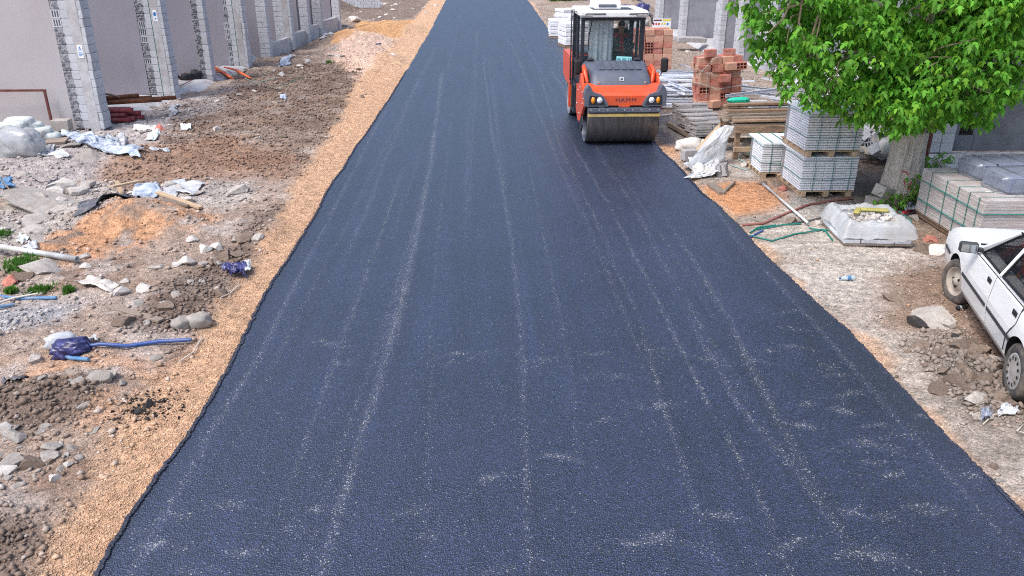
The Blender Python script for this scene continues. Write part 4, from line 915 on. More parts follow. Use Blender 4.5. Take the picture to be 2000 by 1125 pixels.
def strew(n, polyk, kinds, s0, s1, where, group, poly=None):
    P = Z[polyk] if poly is None else zpoly(poly); k = 0; t = 0; made = {}
    while k < n and t < n*60:
        t += 1; x = cr.uniform(P[:, 0].min(), P[:, 0].max()); y = cr.uniform(P[:, 1].min(), P[:, 1].max())
        if inside(P, np.array([x]), np.array([y]), .02, 0)[0] < .5 or road_l(y)-.2 < x < road_r(y)+.1 or x < -11: continue
        kd = cr.choice(kinds); size = s0+(s1-s0)*cr.random()**2.2
        made.setdefault(kd, []).append((size, chunk(0, 0, 0, kd, None, group, xy=(x, y), size=size))); k += 1
    for kd, l_ in made.items():          # say which by size within its group
        for r_, (_, o) in enumerate(sorted(l_, key=lambda q: -q[0])):
            tag(o, f'{ORD[r_]} {KW[kd]} {where}' if r_ < 10 else f'one of the smallest {KW[kd]}s {where}', o.name.split('.')[0].replace('_', ' '))
strew(64, 'rubble_l', ['grey', 'white', 'white', 'slab', 'slab'], .08, .32, 'in the rubble left of the orange heap', 'broken concrete in the left rubble spread')
strew(26, 'pale_l', ['grey', 'white', 'slab'], .08, .24, 'in the grey dust before the mauve bays', 'concrete fragments before the plastered bays')
strew(26, 'churn', ['white', 'brown', 'brown', 'grey'], .06, .22, 'on the dark churned mud', 'lumps on the churned mud')
strew(22, 'mud3', ['brown', 'brown', 'grey'], .08, .24, 'along the inner edge of the gravel bed', 'clods along the gravel bed')
strew(26, '', ['grey', 'grey', 'white', 'brown'], .05, .16, 'in the near left stone pile', 'stones of the near left pile', [(-60, 830), (100, 850), (160, 880), (150, 930), (40, 960), (-60, 960)])
strew(20, 'mud1', ['brown', 'grey'], .05, .15, 'in the near mud below the navy bag', 'clods of the near mud')
strew(34, 'mudheap', ['brown'], .07, .24, 'in the heap between asphalt and car', 'clods of the heap by the car')
strew(16, 'pave_r3', ['white', 'grey', 'brown'], .03, .09, 'on the bare strip right of the asphalt', 'small stones on the right strip')
strew(14, 'dirt_car', ['grey', 'brown', 'white'], .04, .10, 'on the bare dirt round the car', 'small stones by the car')
strew(26, 'far_l', ['white', 'grey', 'white'], .15, .5, 'on the far ground beyond the sand', 'rubble lumps beyond the sand', [(668, 8), (860, 8), (850, 34), (730, 40), (668, 62)])
strew(40, '', ['white', 'white', 'grey', 'slab'], .08, .34, 'in the litter along the far bays', 'litter along the far bays', [(440, 150), (530, 118), (650, 82), (690, 105), (600, 140), (500, 185)])
# ------------------------------------------------------------------ right yard: stacks and bundles
dr_ = random.Random(29)
def strap(path, w_, m, parent, name='strap', t=.004, nrm=None):
    """flat band along a polyline"""
    b = MB(); b.tube(path, w_/2, 6, False, False, .25); return b.build(name, m, parent)
MESH['slab'] = MB().box((0, 0, 0), (.195, .30, .034), None, .005).mesh('paver_slab', M['paver'])
def bundle(name, label, p, rz, nx_, ny_, nl, pallet=True, lx=.2, ly=.31, lh=.0445, group=None):
    """pallet of concrete slabs: only the slabs on the outside of the bundle are built; p is the front left bottom corner"""
    t = empty(name, label, 'bundle', (*p[:2], p[2]), rz, group)
    z0 = .115 if pallet else .0
    for l in range(nl):
        jx, jy = dr_.uniform(-.004, .004), dr_.uniform(-.004, .004)
        for i in range(nx_):
            for j in range(ny_):
                if 0 < j < ny_-1 and 0 < i < nx_-1 and l < nl-1: continue
                if j == ny_-1 and l < nl-1: continue
                link('slab', MESH['slab'], t, ((i+.5)*lx+jx, (j+.5)*ly+jy+dr_.uniform(-.003, .003), z0+(l+.5)*lh), (0, 0, dr_.uniform(-.008, .008)))
    W, D_, Hh = nx_*lx, ny_*ly, nl*lh
    MB().span((.05, .05, z0), (W-.05, D_-.05, z0+Hh-.04)).build('inner_slabs', M['paver_grey'], t)
    if pallet:
        for i in range(3): MB().box(((.09, W/2, W-.09)[i], D_/2, .045), (.09, D_, .09), None, .004).build('runner', M['wood_new'], t)
        for j in range(5): MB().box((W/2, .06+j*(D_-.12)/4, .10), (W, .10, .02), None, .003).build('deck_board', M['wood_new'], t)
    e = .008; zt = z0+Hh+e
    for i, fx_ in enumerate((.22, .55, .86)):
        x_ = fx_*W; strap([(x_, -e, z0-.02), (x_+.01, -e, z0+Hh*.5), (x_, -e, zt), (x_, D_+e, zt), (x_, D_+e, z0)], .022, M['strap_green'], t)
    for f_ in (.36, .9):
        zz = z0+Hh*f_; sag = .03
        strap([(-e, D_, zz-.02), (-e, D_*.5, zz+.01), (-e, -e, zz), (W*.5, -e, zz-sag*(f_ < .5)), (W+e, -e, zz+.02), (W+e, D_, zz)], .018, M['strap_green'], t)
    return t, z0+Hh
p = at(1559, 384, 0); rz = math.radians(-1)
t, top = bundle('slab_bundle', 'lower strapped bundle of white concrete slabs under another bundle', (p[0], p[1], -.01), rz, 5, 4, 14)
bundle('slab_bundle', 'upper strapped bundle of white concrete slabs half under the leaves', (p[0]-.02, p[1]-.03, top-.01), rz+.01, 5, 4, 15)
p2 = at(1512, 345, 0); bundle('slab_bundle', 'low strapped bundle of white slabs behind and left of the tall pair', (p[0]-.28, p[1]+1.32, -.02), rz, 4, 3, 13)

# shrink wrapped pallet and the dark packs on top
wp = empty('wrapped_pallet', 'large film wrapped pallet of brown grey slabs with green straps behind the car', 'pallet', (7.12, 10.62, .02), math.radians(-2))
W, D_, z0, Hh = 2.1, 1.85, .10, .70
bm_ = MB(); nl = 14
prof = []
for l in range(nl):
    za, zb = z0+Hh*l/nl, z0+Hh*(l+1)/nl
    o = dr_.uniform(-.003, .003)
    MB().box((W/2+o, D_/2, (za+zb)/2), (W, D_, zb-za-.002), (0, 0, dr_.uniform(-.003, .003)), .005).build('slab_layer', M['wrap'], wp)
for i in range(4): MB().box(((.08, W*.36, W*.66, W-.08)[i], D_/2, .04), (.10, D_, .08), None, .004).build('runner', M['wood'], wp)
MB().span((0, 0, .08), (W, D_, .0985)).build('deck_board', M['wood'], wp)
e = .012
for y_ in (.12, .38, .68, 1.03, 1.5): strap([(-e, y_, z0), (-e, y_+.02, z0+Hh*.5), (-e, y_+.02, z0+Hh+e), (W*.5, y_+.04, z0+Hh+e), (W+e, y_, z0+Hh)], .018, M['strap_green'], wp)
for f_ in (.28, .72): strap([(-e, D_, z0+Hh*f_), (-e, D_*.5, z0+Hh*f_+.01), (-e, -e, z0+Hh*f_), (W*.5, -e, z0+Hh*f_-.01), (W+e, -e, z0+Hh*f_)], .03, M['strap_green'], wp)
for i, (x_, y_) in enumerate([(.5, .7), (.35, .42), (.7, .55)]): MB().box((x_, y_, z0+Hh+.004), (.22, .03, .006), (0, 0, -.6+i*.2)).build('torn_label', M['paper'], wp)
def pack(x, y, z, rz, sx, sy, sz, lab):
    t = empty('wrapped_pack', lab, 'pack', (x, y, z), rz)
    n = 6
    for i in range(n): MB().box((0, -sy/2+sy*(i+.5)/n, sz/2), (sx*.94, sy/n-.012, sz*.9), None, .01).build('slab', M['dark_slab'], t)
    blob('film', (sx*1.12, sy*1.06, sz*1.5), M['film_grey'], int(x*10), None, None, (0, 0, -.02), 0, 4, .06, 5, None, .38, .10, t)
    for fx_ in (-.28, .2): strap([(fx_*sx, -sy/2-.03, .0), (fx_*sx, -sy/2-.03, sz*.98), (fx_*sx, sy/2+.02, sz*1.0), (fx_*sx, sy/2+.02, 0)], .02, M['strap_black'], t)
M['dark_slab'] = mat('dark_slab', S(122, 130, 152), .5, .15, 6, .2, 60)
M['film_grey'] = mat('film_grey', S(150, 156, 170), .12, .15, 8, .5, 26, spec=.9, alpha=.42)
pack(8.12, 11.2, .84, .03, 1.15, .62, .24, 'front film wrapped pack of dark slabs lying on the wrapped pallet'); pack(8.12, 11.95, .84, .06, 1.05, .6, .24, 'rear film wrapped pack of dark slabs lying on the wrapped pallet')

# pallet with the rubble filled bag
sb = empty('rubble_pallet', 'low stack of pale slabs and rubble wrapped in torn white plastic before the tree', 'pallet', (5.95, 11.55, 0), math.radians(-4))
for l in range(3):
    for i in range(4):
        for j in range(3):
            if l < 2 and i in (1, 2) and j == 1: continue
            link('slab', MESH['slab'], sb, (-.38+i*.25+dr_.uniform(-.01, .01), -.33+j*.34+dr_.uniform(-.01, .01), .06+l*.075), (0, 0, dr_.uniform(-.03, .03)), (1.24, 1.08, 1.75))
MB().box((0, 0, .015), (1.02, 1.02, .03), None, .004).build('pallet_base', M['wood_grey'], sb)
n = 40; u = np.linspace(-1, 1, n); U, Vv = np.meshgrid(u, u); U = U.ravel(); Vv = Vv.ravel(); rr = np.maximum(np.abs(U), np.abs(Vv))
cr_ = np.stack([U*.54*(1+.06*fbm(Vv*3, U*2, 2, 3)), Vv*.54*(1+.06*fbm(U*3, Vv*2, 2, 5))], 1)
z_ = .25+.12*np.exp(-((rr-.78)/.16)**2)*(.5+fbm(U*4, Vv*4, 3, 7))-.20*sm(.88, 1.0, rr)*(.1+1.1*fbm(U*2.5+7, Vv*2.5, 2, 9))+.05*(fbm(U*6, Vv*6, 3, 8)-.5)
I = np.arange(n*n).reshape(n, n); q = np.stack([I[:-1, :-1], I[:-1, 1:], I[1:, 1:], I[1:, :-1]], -1).reshape(-1, 4)
cen = rr[q].mean(1); q = q[(cen > .62)]
o = link('torn_film', np_mesh('torn_film', np.column_stack([cr_, z_]), q, M['plastic_clear'], None, True), sb)
for i in range(90):
    a = dr_.uniform(0, 6.28); r_ = dr_.uniform(0, .36)**.8; s_ = dr_.uniform(.03, .11)
    link('rubble_piece', dr_.choice(CH[dr_.choice(['white', 'white', 'grey', 'slab'])]), sb, (r_*math.cos(a), r_*math.sin(a), .27+dr_.uniform(0, .03)), (dr_.uniform(-.4, .4), dr_.uniform(-.4, .4), a*3), (s_, s_*.8, s_))
f1 = MB(); f1.box((-.12, .16, .34), (.10, .26, .05), (0, 0, -.5), .02); f1.box((.15, .22, .34), (.46, .10, .05), (0, 0, -.12), .02); f1.build('mustard_foam', M['foam'] if 'foam' in M else mat('foam', S(168, 160, 92), .9, .15, 8, .4), sb)
strap([(.5, .1, .36), (.56, -.2, .3), (.46, -.52, .2)], .02, M['strap_green'], sb)

# blocks beside the trunk
for (px_, py_, z, rz, tl, lab) in [(1712, 405, .0, .15, .0, 'lower grey block leaning beside the tree trunk'), (1722, 385, .17, .5, .5, 'upper tilted grey block beside the tree trunk')]:
    x, y = at(px_, py_, z); o = MB().box((0, 0, .1), (.36, .22, .19), None, .008).build('concrete_block', M['chunk'], None, loc=(x, y, z), rot=(tl*.3, tl*.6, rz)); tag(o, lab, 'block')

# hollow bricks on pallets
def hollow_brick(m, seed):
    b = MB(); w_, d, h = .29, .19, .135; t = .014
    b.span((-w_/2+.002, -d/2+.03, -h/2+.001), (w_/2-.002, d/2, h/2-.001))
    b.span((-w_/2, -d/2, h/2-t), (w_/2, d/2-.002, h/2)); b.span((-w_/2, -d/2, -h/2), (w_/2, d/2-.002, -h/2+t))
    for i in range(4): x_ = -w_/2+i*(w_-t)/3; b.span((x_, -d/2+.001, -h/2+t), (x_+t, d/2-.003, h/2-t))
    b.span((-w_/2+t, -d/2+.002, -.006), (w_/2-t, -d/2+.03, .006))
    b.mi = 1; b.span((-w_/2+t, -d/2+.024, -h/2+t), (w_/2-t, -d/2+.029, h/2-t)); return b.mesh('brick', [m, M['hollow']])
MESH['brick0'] = hollow_brick(M['brick_red'], 0)
MESH['brick1'] = MB().box((0, 0, 0), (.29, .19, .188), None, .006).mesh('brick', M['brick_red'])
MESH['brick2'] = MB().box((0, 0, 0), (.29, .19, .188), None, .006).mesh('brick', M['brick_buff'])
MESH['brick3'] = MB().box((0, 0, 0), (.188, .29, .188), None, .006).mesh('brick', M['brick_red'])
def brick_stack(label, x, y, z, rz, cols, rows, lay, loose=0, tilt=(0, 0)):
    t = empty('brick_stack', label, 'bricks', (x, y, z), rz); t.rotation_euler = (tilt[0], tilt[1], rz)
    for l in range(lay):
        dx = dr_.uniform(-.02, .02); off = .5 if l % 2 else 0
        for j in range(rows):
            for i in range(cols):
                if 0 < j < rows-1 and 0 < i < cols-1 and l < lay-1: continue
                if j == rows-1 and l < lay-2: continue
                if l == lay-1 and dr_.random() < .35 or l == lay-2 and dr_.random() < .08*loose: continue
                k = dr_.choice(['brick1', 'brick1', 'brick2', 'brick2', 'brick1']); q = dr_.random()
                jit = .012+.03*loose*(q < .25)
                o = link('brick', MESH[k], t, ((i+.5-cols/2)*.30+dx+dr_.uniform(-jit, jit), (j+.5)*.2+dr_.uniform(-jit*1.6, jit*.4), .1+l*.191), (0, 0, dr_.uniform(-.04, .04)*(1+loose)))
                if k == 'brick1' and dr_.random() < .14: o.data = MESH['brick0']; o.scale = (1, 1, 1.38)
    W = cols*.30
    MB().box((0, rows*.1, -.06), (W, rows*.2, .1), None, .005).build('pallet_base', M['wood'], t)
    return t, W
t, W = brick_stack('near strapped stack of red and buff hollow bricks with loose bricks on top', 6.62, 22.15, .06, math.radians(6), 4, 4, 7, 1, (0, math.radians(-3)))
for f_ in (.4, .66): strap([(-W/2-.02, .8, .1+f_*1.34), (-W/2-.03, -.03, .16+f_*1.34), (-.1, -.09, f_*1.34-.03), (W/2+.03, -.04, f_*1.34+.03), (W/2+.02, .8, f_*1.34)], .026, M['strap_pale'], t)
strap([(-W/2-.05, -.05, .95), (-W*.3, -.1, 1.25), (-.1, -.02, 1.45), (W*.2, .0, 1.42), (W/2, .1, 1.4)], .03, M['strap_pale'], t)
strap([(-W*.36, -.05, 0), (-W*.33, -.06, 1.2)], .024, M['strap_pale'], t)
for i, (x_, y_, z_, rz_, k) in enumerate([(.05, -.13, .80, .1, 'brick1'), (.5, -.1, 1.10, -.05, 'brick0'), (.22, -.1, 1.10, .03, 'brick2'), (-.2, -.12, .12, .3, 'brick2'), (-.3, .1, 1.46, .2, 'brick1'), (.3, .25, 1.42, 0, 'brick1')]):
    link('brick', MESH[k], t, (x_, y_, z_), (0, 0, rz_), (1, 1, 1.38 if k == 'brick0' else 1))
brick_stack('far tall stack of red hollow bricks right of the road roller cab', 5.62, 26.6, .0, math.radians(2), 4, 4, 9)
brick_stack('small stack of red bricks inside the second open bay', 10.75, 35.4, .3, .1, 2, 2, 5)

# grey roof tile like pavers slipping on a low pallet
ps = empty('paver_stack', 'low pallet of slipped grey paving slabs in front of the bricks', 'pavers', (4.86, 17.9, .02), math.radians(8))
MESH['tile'] = MB().box((0, 0, 0), (.38, .40, .05), None, .006).mesh('paver', M['paver_grey'])
for r_ in range(5):
    for c_ in range(2):
        for l in range(6 if r_ < 4 else 7):
            if l < 4 and 0 < r_ : 
                if c_ == 1: continue
            link('paver', MESH['tile'], ps, (.2+c_*.40+r_*.045+dr_.uniform(-.012, .012), .2+r_*.41+dr_.uniform(-.02, .02), .14+l*.053+r_*.02), (-.10+dr_.uniform(-.03, .03), dr_.uniform(-.02, .02), dr_.uniform(-.04, .04)))
for i in range(3): MB().box((.1+i*.36, 1.0, .05), (.09, 2.0, .10), None, .004).build('runner', M['wood_grey'], ps)

# timber trestle with boards on it
tb = empty('timber_bench', 'rough timber trestle loaded with old boards left of the slab bundles', 'trestle', (5.34, 16.55, 0), math.radians(4))
for i, (x_, y_) in enumerate([(.05, 0), (1.35, .05), (.05, .75), (1.35, .75)]): MB().box((x_, y_, .32), (.10, .09, .66), (0, 0, 0), .004).build('leg', M['wood'], tb)
MB().box((.7, -.06, .20), (1.45, .04, .10), None, .004).build('stretcher', M['wood_new'], tb); MB().box((.7, .8, .20), (1.45, .04, .10), None, .004).build('stretcher', M['wood'], tb)
MB().box((.7, -.06, .62), (1.5, .05, .15), None, .005).build('front_beam', M['wood'], tb); MB().box((.7, .8, .62), (1.5, .05, .15), None, .005).build('rear_beam', M['wood'], tb)
for j in range(5): MB().box((.7+dr_.uniform(-.05, .05), .02+j*.19, .715), (1.6, .16, .03), (0, 0, dr_.uniform(-.01, .01)), .003).build('top_board', M['wood_grey'], tb)
for j, (y_, z_, l_, m_) in enumerate([(-.02, .79, 1.5, 'wood'), (.1, .83, 1.6, 'wood_grey'), (.28, .79, 1.65, 'wood'), (.34, .85, 1.5, 'wood_grey'), (.45, .91, 1.55, 'wood'), (.56, .83, 1.6, 'wood_grey'), (.66, .90, 1.6, 'wood'), (.76, .97, 1.6, 'wood'), (.86, 1.0, 1.5, 'wood_grey'), (.62, 1.02, 1.4, 'wood')]):
    o = MB().box((0, 0, 0), (l_, .12, .045), None, .004).build('loose_board', M[m_], None, loc=(5.34+.72+dr_.uniform(-.08, .08), 16.55+y_+.05, z_), rot=(dr_.uniform(-.06, .06), 0, .07+dr_.uniform(-.03, .03)))
    tag(o, ['front', 'second from front', 'lower third', 'upper third', 'fourth', 'fifth', 'sixth', 'seventh', 'rearmost', 'topmost'][j]+' old board in the pile on the timber trestle', 'board', 'boards piled on the timber trestle')
blob('green_net', (.5, .22, .12), M['strap_net'] if 'strap_net' in M else mat('green_net', S(40, 190, 160), .5, .2, 20, .4), 140, 'bundle of bright turquoise netting on the boards', 'netting', (5.62, 17.45, 1.02), .1, 3, .3, 4)
blob('grey_tarp', (.75, .5, .42), M['rag_grey'] if False else M['sack_dusty'] if 'sack_dusty' in M else mat('sack_dusty', S(140, 128, 118), .85, .2, 6, .4), 141, 'dusty brown tarp bundled under the timber trestle', 'tarp', (5.95, 16.8, .02), .2, 3, .35, 2.2, None, .8, .3)
# planks leaning and the white sheeting over them
def pt(px_, py_, z): return Vector((*at(px_, py_, z), z))
for i, (a, b, w_, m_) in enumerate([((1362, 292, .05), (1428, 222, .75), .10, 'wood_new'), ((1372, 292, .05), (1436, 226, .78), .09, 'wood'), ((1350, 305, .05), (1395, 262, .35), .09, 'wood_new')]):
    p, q = pt(*a), pt(*b); d = q-p; o = MB().box((0, 0, 0), (d.length, w_, .035), None, .003).build('plank', M[m_]); o.location = (p+q)/2; o.rotation_euler = d.to_track_quat('X', 'Z').to_euler()
    tag(o, ['pale plank leaning outermost on the timber trestle', 'brown plank leaning on the trestle beside the white plastic', 'short pale plank low under the leaning ones'][i], 'plank')
A, B, C_, D2 = pt(1340, 330, .03), pt(1412, 318, .03), pt(1432, 250, .72), pt(1398, 258, .62)
def zdrape(U, Vv): return (A.z*(1-U)+B.z*U)*(1-Vv)+(D2.z*(1-U)+C_.z*U)*Vv+.10*np.sin(Vv*math.pi)*(1-U)*.4
sheet('plastic_sheeting', [A[:2], B[:2], C_[:2], D2[:2]], M['plastic_white'], 'white plastic sheeting hanging from the trestle over the leaning planks', 'plastic sheet', .07, 31, 44, .03, None, 3, zdrape, 1, .05)
sheet('plastic_sheeting', quad((1345, 350), (1412, 345), (1410, 312), (1335, 318)), M['plastic_white'], 'crumpled foot of white plastic lying beside the asphalt', 'plastic sheet', .15, 33, 36, .03, None, 3.5)
for i, (px_, py_, s_) in enumerate([(1345, 292, .62), (1372, 290, .5), (1365, 335, .42)]):
    x, y = at(px_, py_); blob('sand_sack', (s_, s_*.7, s_*.55), M['sack'], 150+i, ['white sack slumped at the edge of the asphalt', 'white sack behind the leaning planks', 'dirty sack under the plastic beside the asphalt'][i], 'sack', (x, y, hz1(x, y)), i*.7, 3, .3, 2.6, None, .8, .3)
sheet('empty_sack', quad((1355, 352), (1412, 336), (1400, 316), (1352, 330)), M['sack'], 'flattened dirty white sack lying before the hollow block', 'sack', .12, 35, 22, .02)
hb = MB(); hb.span((-.2, -.10, 0), (.2, .10, .04)); 
for x_ in (-.2, -.075, .05, .175): hb.span((x_, -.10, .04), (x_+.025, .10, .22))
for y_ in (-.1, -.012, .075): hb.span((-.2, y_, .04), (.2, y_+.025, .219))
x, y = at(1412, 340); o = hb.build('hollow_block', M['paver_grey'], None, loc=(x, y, hz1(x, y)), rot=(-.25, .1, 1.2)); tag(o, 'grey hollow concrete block lying before the white plastic', 'block')
x, y = at(1345, 312); tag(MB().box((0, 0, .11), (.30, .2, .22), None, .008).build('concrete_block', M['paver_grey'], None, loc=(x, y, 0), rot=(0, 0, .2)), 'small grey block standing left of the white plastic', 'block')
for i in range(3):
    x, y = [(6.35, 18.9), (6.8, 18.95), (6.6, 18.95)][i]; tag(MB().box((0, 0, .11), (.42, .25, .2), None, .008).build('concrete_block', M['block'], None, loc=(x, y, [.6, .6, .82][i]-.6 + .35), rot=(0, 0, .05*i)), ['left lower pale block behind the boards', 'right lower pale block behind the boards', 'topmost pale block behind the boards'][i], 'block')
tag(MB().box((0, 0, .17), (1.3, .5, .34), None, .008).build('concrete_step', M['chunk'], None, loc=(6.6, 18.95, -.02)), 'low concrete step under the three pale blocks behind the boards', 'base')

# galvanised steel profiles, one by one
def channel(l_, w_=.075, h=.045, t=.005):
    b = MB(); b.span((-l_/2, -w_/2, 0), (l_/2, w_/2, t)); b.span((-l_/2, -w_/2, t), (l_/2, -w_/2+t, h)); b.span((-l_/2, w_/2-t, t), (l_/2, w_/2, h)); return b.mesh('profile', M['steel'])
PR = [channel(l_) for l_ in (2.4, 3.0, 1.7)]+[channel(3.2, .05, .04), channel(2.2, .10, .05)]
k = 0
for zn, (x0, x1, y0, y1, n, a0, a1, lab) in enumerate([(5.0, 7.4, 23.6, 26.2, 34, -.5, .12, 'galvanised steel profile in the loose pile between the brick stacks'), (5.2, 6.2, 22.2, 23.4, 12, -.08, .10, 'galvanised steel profile in the neat low row left of the near bricks'), (7.6, 9.2, 20.4, 23.5, 16, -.9, .5, 'galvanised steel profile in the tangle right of the near bricks')]):
    for i in range(n):
        y = dr_.uniform(y0, y1); x = dr_.uniform(x0, x1); a = dr_.uniform(a0, a1)
        if dr_.random() < (.25 if zn != 1 else .05): a += dr_.choice([-.9, .7])
        o = link('steel_profile', dr_.choice(PR), None, (x, y, .05+.55*(i/n)*(1 if zn != 1 else .55)), (dr_.choice([0, math.pi, 1.57])+dr_.uniform(-.15, .15), dr_.uniform(-.07, .07), a), (.8 if zn == 2 else 1, 1, 1))
        tag(o, lab, 'profile', ['loose steel profiles between the brick stacks', 'row of steel profiles left of the near bricks', 'steel profiles right of the near bricks'][zn])
# heap of pale broken blocks behind the tree
for i in range(170):
    x = 8.25+dr_.gauss(0, .42); y = 16.7+dr_.gauss(0, .5); d_ = math.hypot((x-8.25)/.9, (y-16.7)/1.1); z = max(0.03, .75*(1-d_*.8))*dr_.uniform(.75, 1)
    if z <= 0.02 or x > 9.0: continue
    s_ = dr_.uniform(.14, .34)
    if dr_.random() < .3:
        o = link('broken_block', MESH['open_block'], None, (x, y, z), (dr_.uniform(-1, 1), dr_.uniform(-1, 1), dr_.uniform(0, 6)), (1, .7, 1))
    else: o = link('broken_block', dr_.choice(CH['white']+CH['slab']), None, (x, y, z), (dr_.uniform(-.8, .8), dr_.uniform(-.8, .8), dr_.uniform(0, 6)), (s_, s_*.7, s_*.9))
    tag(o, 'broken white block in the heap behind the tree trunk', 'broken block', 'broken white blocks heaped behind the tree')
mm = MB(); tag(blob('debris_mound', (1.0, 1.2, .55), M['chunk_white'], 160, 'pale core of the heap of broken blocks behind the tree', 'heap', (8.2, 16.95, -.05), 0, 3, .2, 3), None)
x, y = at(1728, 290, .35); blob('white_sack', (.3, .22, .36), M['sack'], 161, 'white sack with red print propped against the back of the trunk', 'sack', (x, y, .25), .3, 3, .2, 3)
for i, pts in enumerate([[(1678, 268), (1690, 280), (1712, 292), (1740, 302)], [(1682, 276), (1700, 290), (1735, 308)]]): tag(MB().tube(gpath(pts, .12), .02, 5).build('loose_strap', M['strap_green']), ['upper green strap draped over the foot of the broken blocks', 'lower green strap draped over the foot of the broken blocks'][i], 'strap')
# rusty post
tag(MB().tube([(8.82, 15.3, .0), (8.85, 15.32, 3.2)], .045, 10).build('steel_post', M['rust_steel']), 'dark red steel post standing right of the tree trunk', 'post')
tag(MB().tube([(8.62, 15.2, .0), (8.95, 15.5, 1.6)], .05, 10).build('white_tube', M['white_pipe']), 'white tube leaning behind the dark red post', 'tube')
# pallet on the floor slab
wpal = empty('wood_pallet', 'empty pale timber pallet lying on the concrete floor slab', 'pallet', (10.35, 14.4, .28), math.radians(18))
for i in range(3): MB().box((.6, -.4+i*.4, .06), (1.25, .09, .10), None, .004).build('runner', M['wood_new'], wpal)
for i in range(5): MB().box((.06+i*.27, 0, .125), (.11, .95, .022), None, .003).build('deck_board', M['wood_new'], wpal)
# poles, hose and straps on the bare ground
def gtube(name, pts, r, m, lab, cat, up=.02, n=8): return tag(MB().tube(gpath(pts, up), r, n).build(name, M[m]), lab, cat)
a_, b_ = at(1490, 364), at(1578, 442); long_tube('white_pole', (*a_, .05), (*b_, .05), .022, M['white_pipe'], 'long white pole lying from the brown clod towards the car', 'pole', None, True, 10, .2)
gtube('red_hose', [(1450, 438), (1490, 437), (1530, 420), (1580, 400), (1630, 390), (1665, 388)], .02, 'hose_red', 'brownish red hose curving from the asphalt to the slab bundles', 'hose')
gtube('black_cable', [(1540, 437), (1580, 432), (1632, 418)], .012, 'rag_grey', 'grey cable running to the rubble filled bag', 'cable')
for i, pts in enumerate([[(1465, 453), (1480, 444), (1515, 440)], [(1465, 458), (1508, 470), (1550, 458), (1605, 450), (1625, 452)], [(1580, 446), (1612, 452), (1626, 470)], [(1640, 450), (1660, 458), (1664, 474)], [(1478, 448), (1530, 440), (1565, 438)]]):
    gtube('green_strap', pts, .013, 'strap_green', ['short green strap by the asphalt edge', 'longest green strap looping over the paving', 'green strap end curling left of the white bag', 'green strap hanging off the white bag', 'green strap crossing the white pole'][i], 'strap')
gtube('blue_strap', [(1463, 463), (1476, 456), (1490, 450)], .014, 'blue_hose', 'short blue strap at the asphalt edge', 'strap')
gtube('turquoise_strap', [(1432, 295), (1445, 312), (1470, 325), (1462, 334), (1425, 322)], .013, 'strap_pale', 'turquoise strap looping at the foot of the trestle', 'strap')
gtube('long_batten', [(1283, 228), (1320, 222), (1362, 220)], .03, 'cable_white', 'pale batten on the wet ground right of the roller drum', 'batten', .03, 6)
gtube('loose_wire', [(1920, 830), (1940, 812), (1975, 808), (2005, 822), (1985, 845), (2010, 850)], .007, 'cable_white', 'pale wire looped on the ground below the car', 'wire', .03, 5)
sheet('plastic_scrap', quad((1915, 826), (1940, 818), (1938, 800), (1915, 808)), M['wrap_blue'], 'crumpled clear plastic under the looped wire', 'scrap', .08, 41, 16, .01)
sheet('plastic_scrap', quad((1950, 812), (1990, 806), (1985, 790), (1950, 796)), M['plastic_white'], 'whitish plastic strip by the looped wire', 'scrap', .06, 42, 16, .01)
sheet('red_bag', quad((1762, 425), (1795, 420), (1798, 400), (1775, 408)), M['wrap_blue'], 'grey and red wrapper stuck between the trunk and the wrapped pallet', 'wrapper', .15, 43, 18, .05); gtube('red_tube', [(1762, 422), (1778, 416), (1792, 414)], .03, 'spray_red', 'short red tube beside the wrapped pallet', 'tube', .06)
# bottle, can, wooden kerb
bo = empty('water_bottle', 'clear plastic water bottle with blue label lying on the paving', 'bottle', (*at(1655, 548), .03), .12)
Mx = Matrix.Identity(4)
MB().lathe([(.0, -.10), (.03, -.10), (.033, -.09), (.033, .03), (.028, .06), (.012, .085), (.012, .10)], 14).build('bottle_body', mat('bottle_clear', S(200, 214, 224), .1, .05, 8, 0, alpha=.6), bo); MB().lathe([(.034, -.04), (.034, .01)], 14).build('label_band', M['blue_faded'], bo); MB().lathe([(.0, .118), (.015, .118), (.015, .10), (.0, .10)], 10).build('cap', M['blue_hose'], bo)
bo.location.x, bo.location.y = at(1655, 545); bo.location.z = hz1(*bo.location[:2])+.035; bo.rotation_euler = (0, 0, math.pi+.1)
ca = empty('crushed_can', 'crushed black and white can lying near the front wheel', 'can', (*at(1877, 602), .03), .2); ca.location.z = hz1(*ca.location[:2])+.03
MB().lathe([(0, -.06), (.028, -.06), (.03, -.03), (.022, 0), (.03, .03), (.028, .06), (0, .06)], 10).build('can_body', M['black_rag'], ca); MB().lathe([(.031, -.035), (.0245, -.004)], 10).build('white_band', M['paper'], ca)
plank((1388, 360), (1412, 378), .16, .07, 'wood_grey', 'grey paving piece in the orange spill, left half', (.02, .02), 'kerb_piece', 'kerb'); plank((1412, 378), (1434, 358), .05, .07, 'wood_grey', 'grey paving edge in the orange spill, right half', (.03, .03), 'kerb_piece', 'kerb')
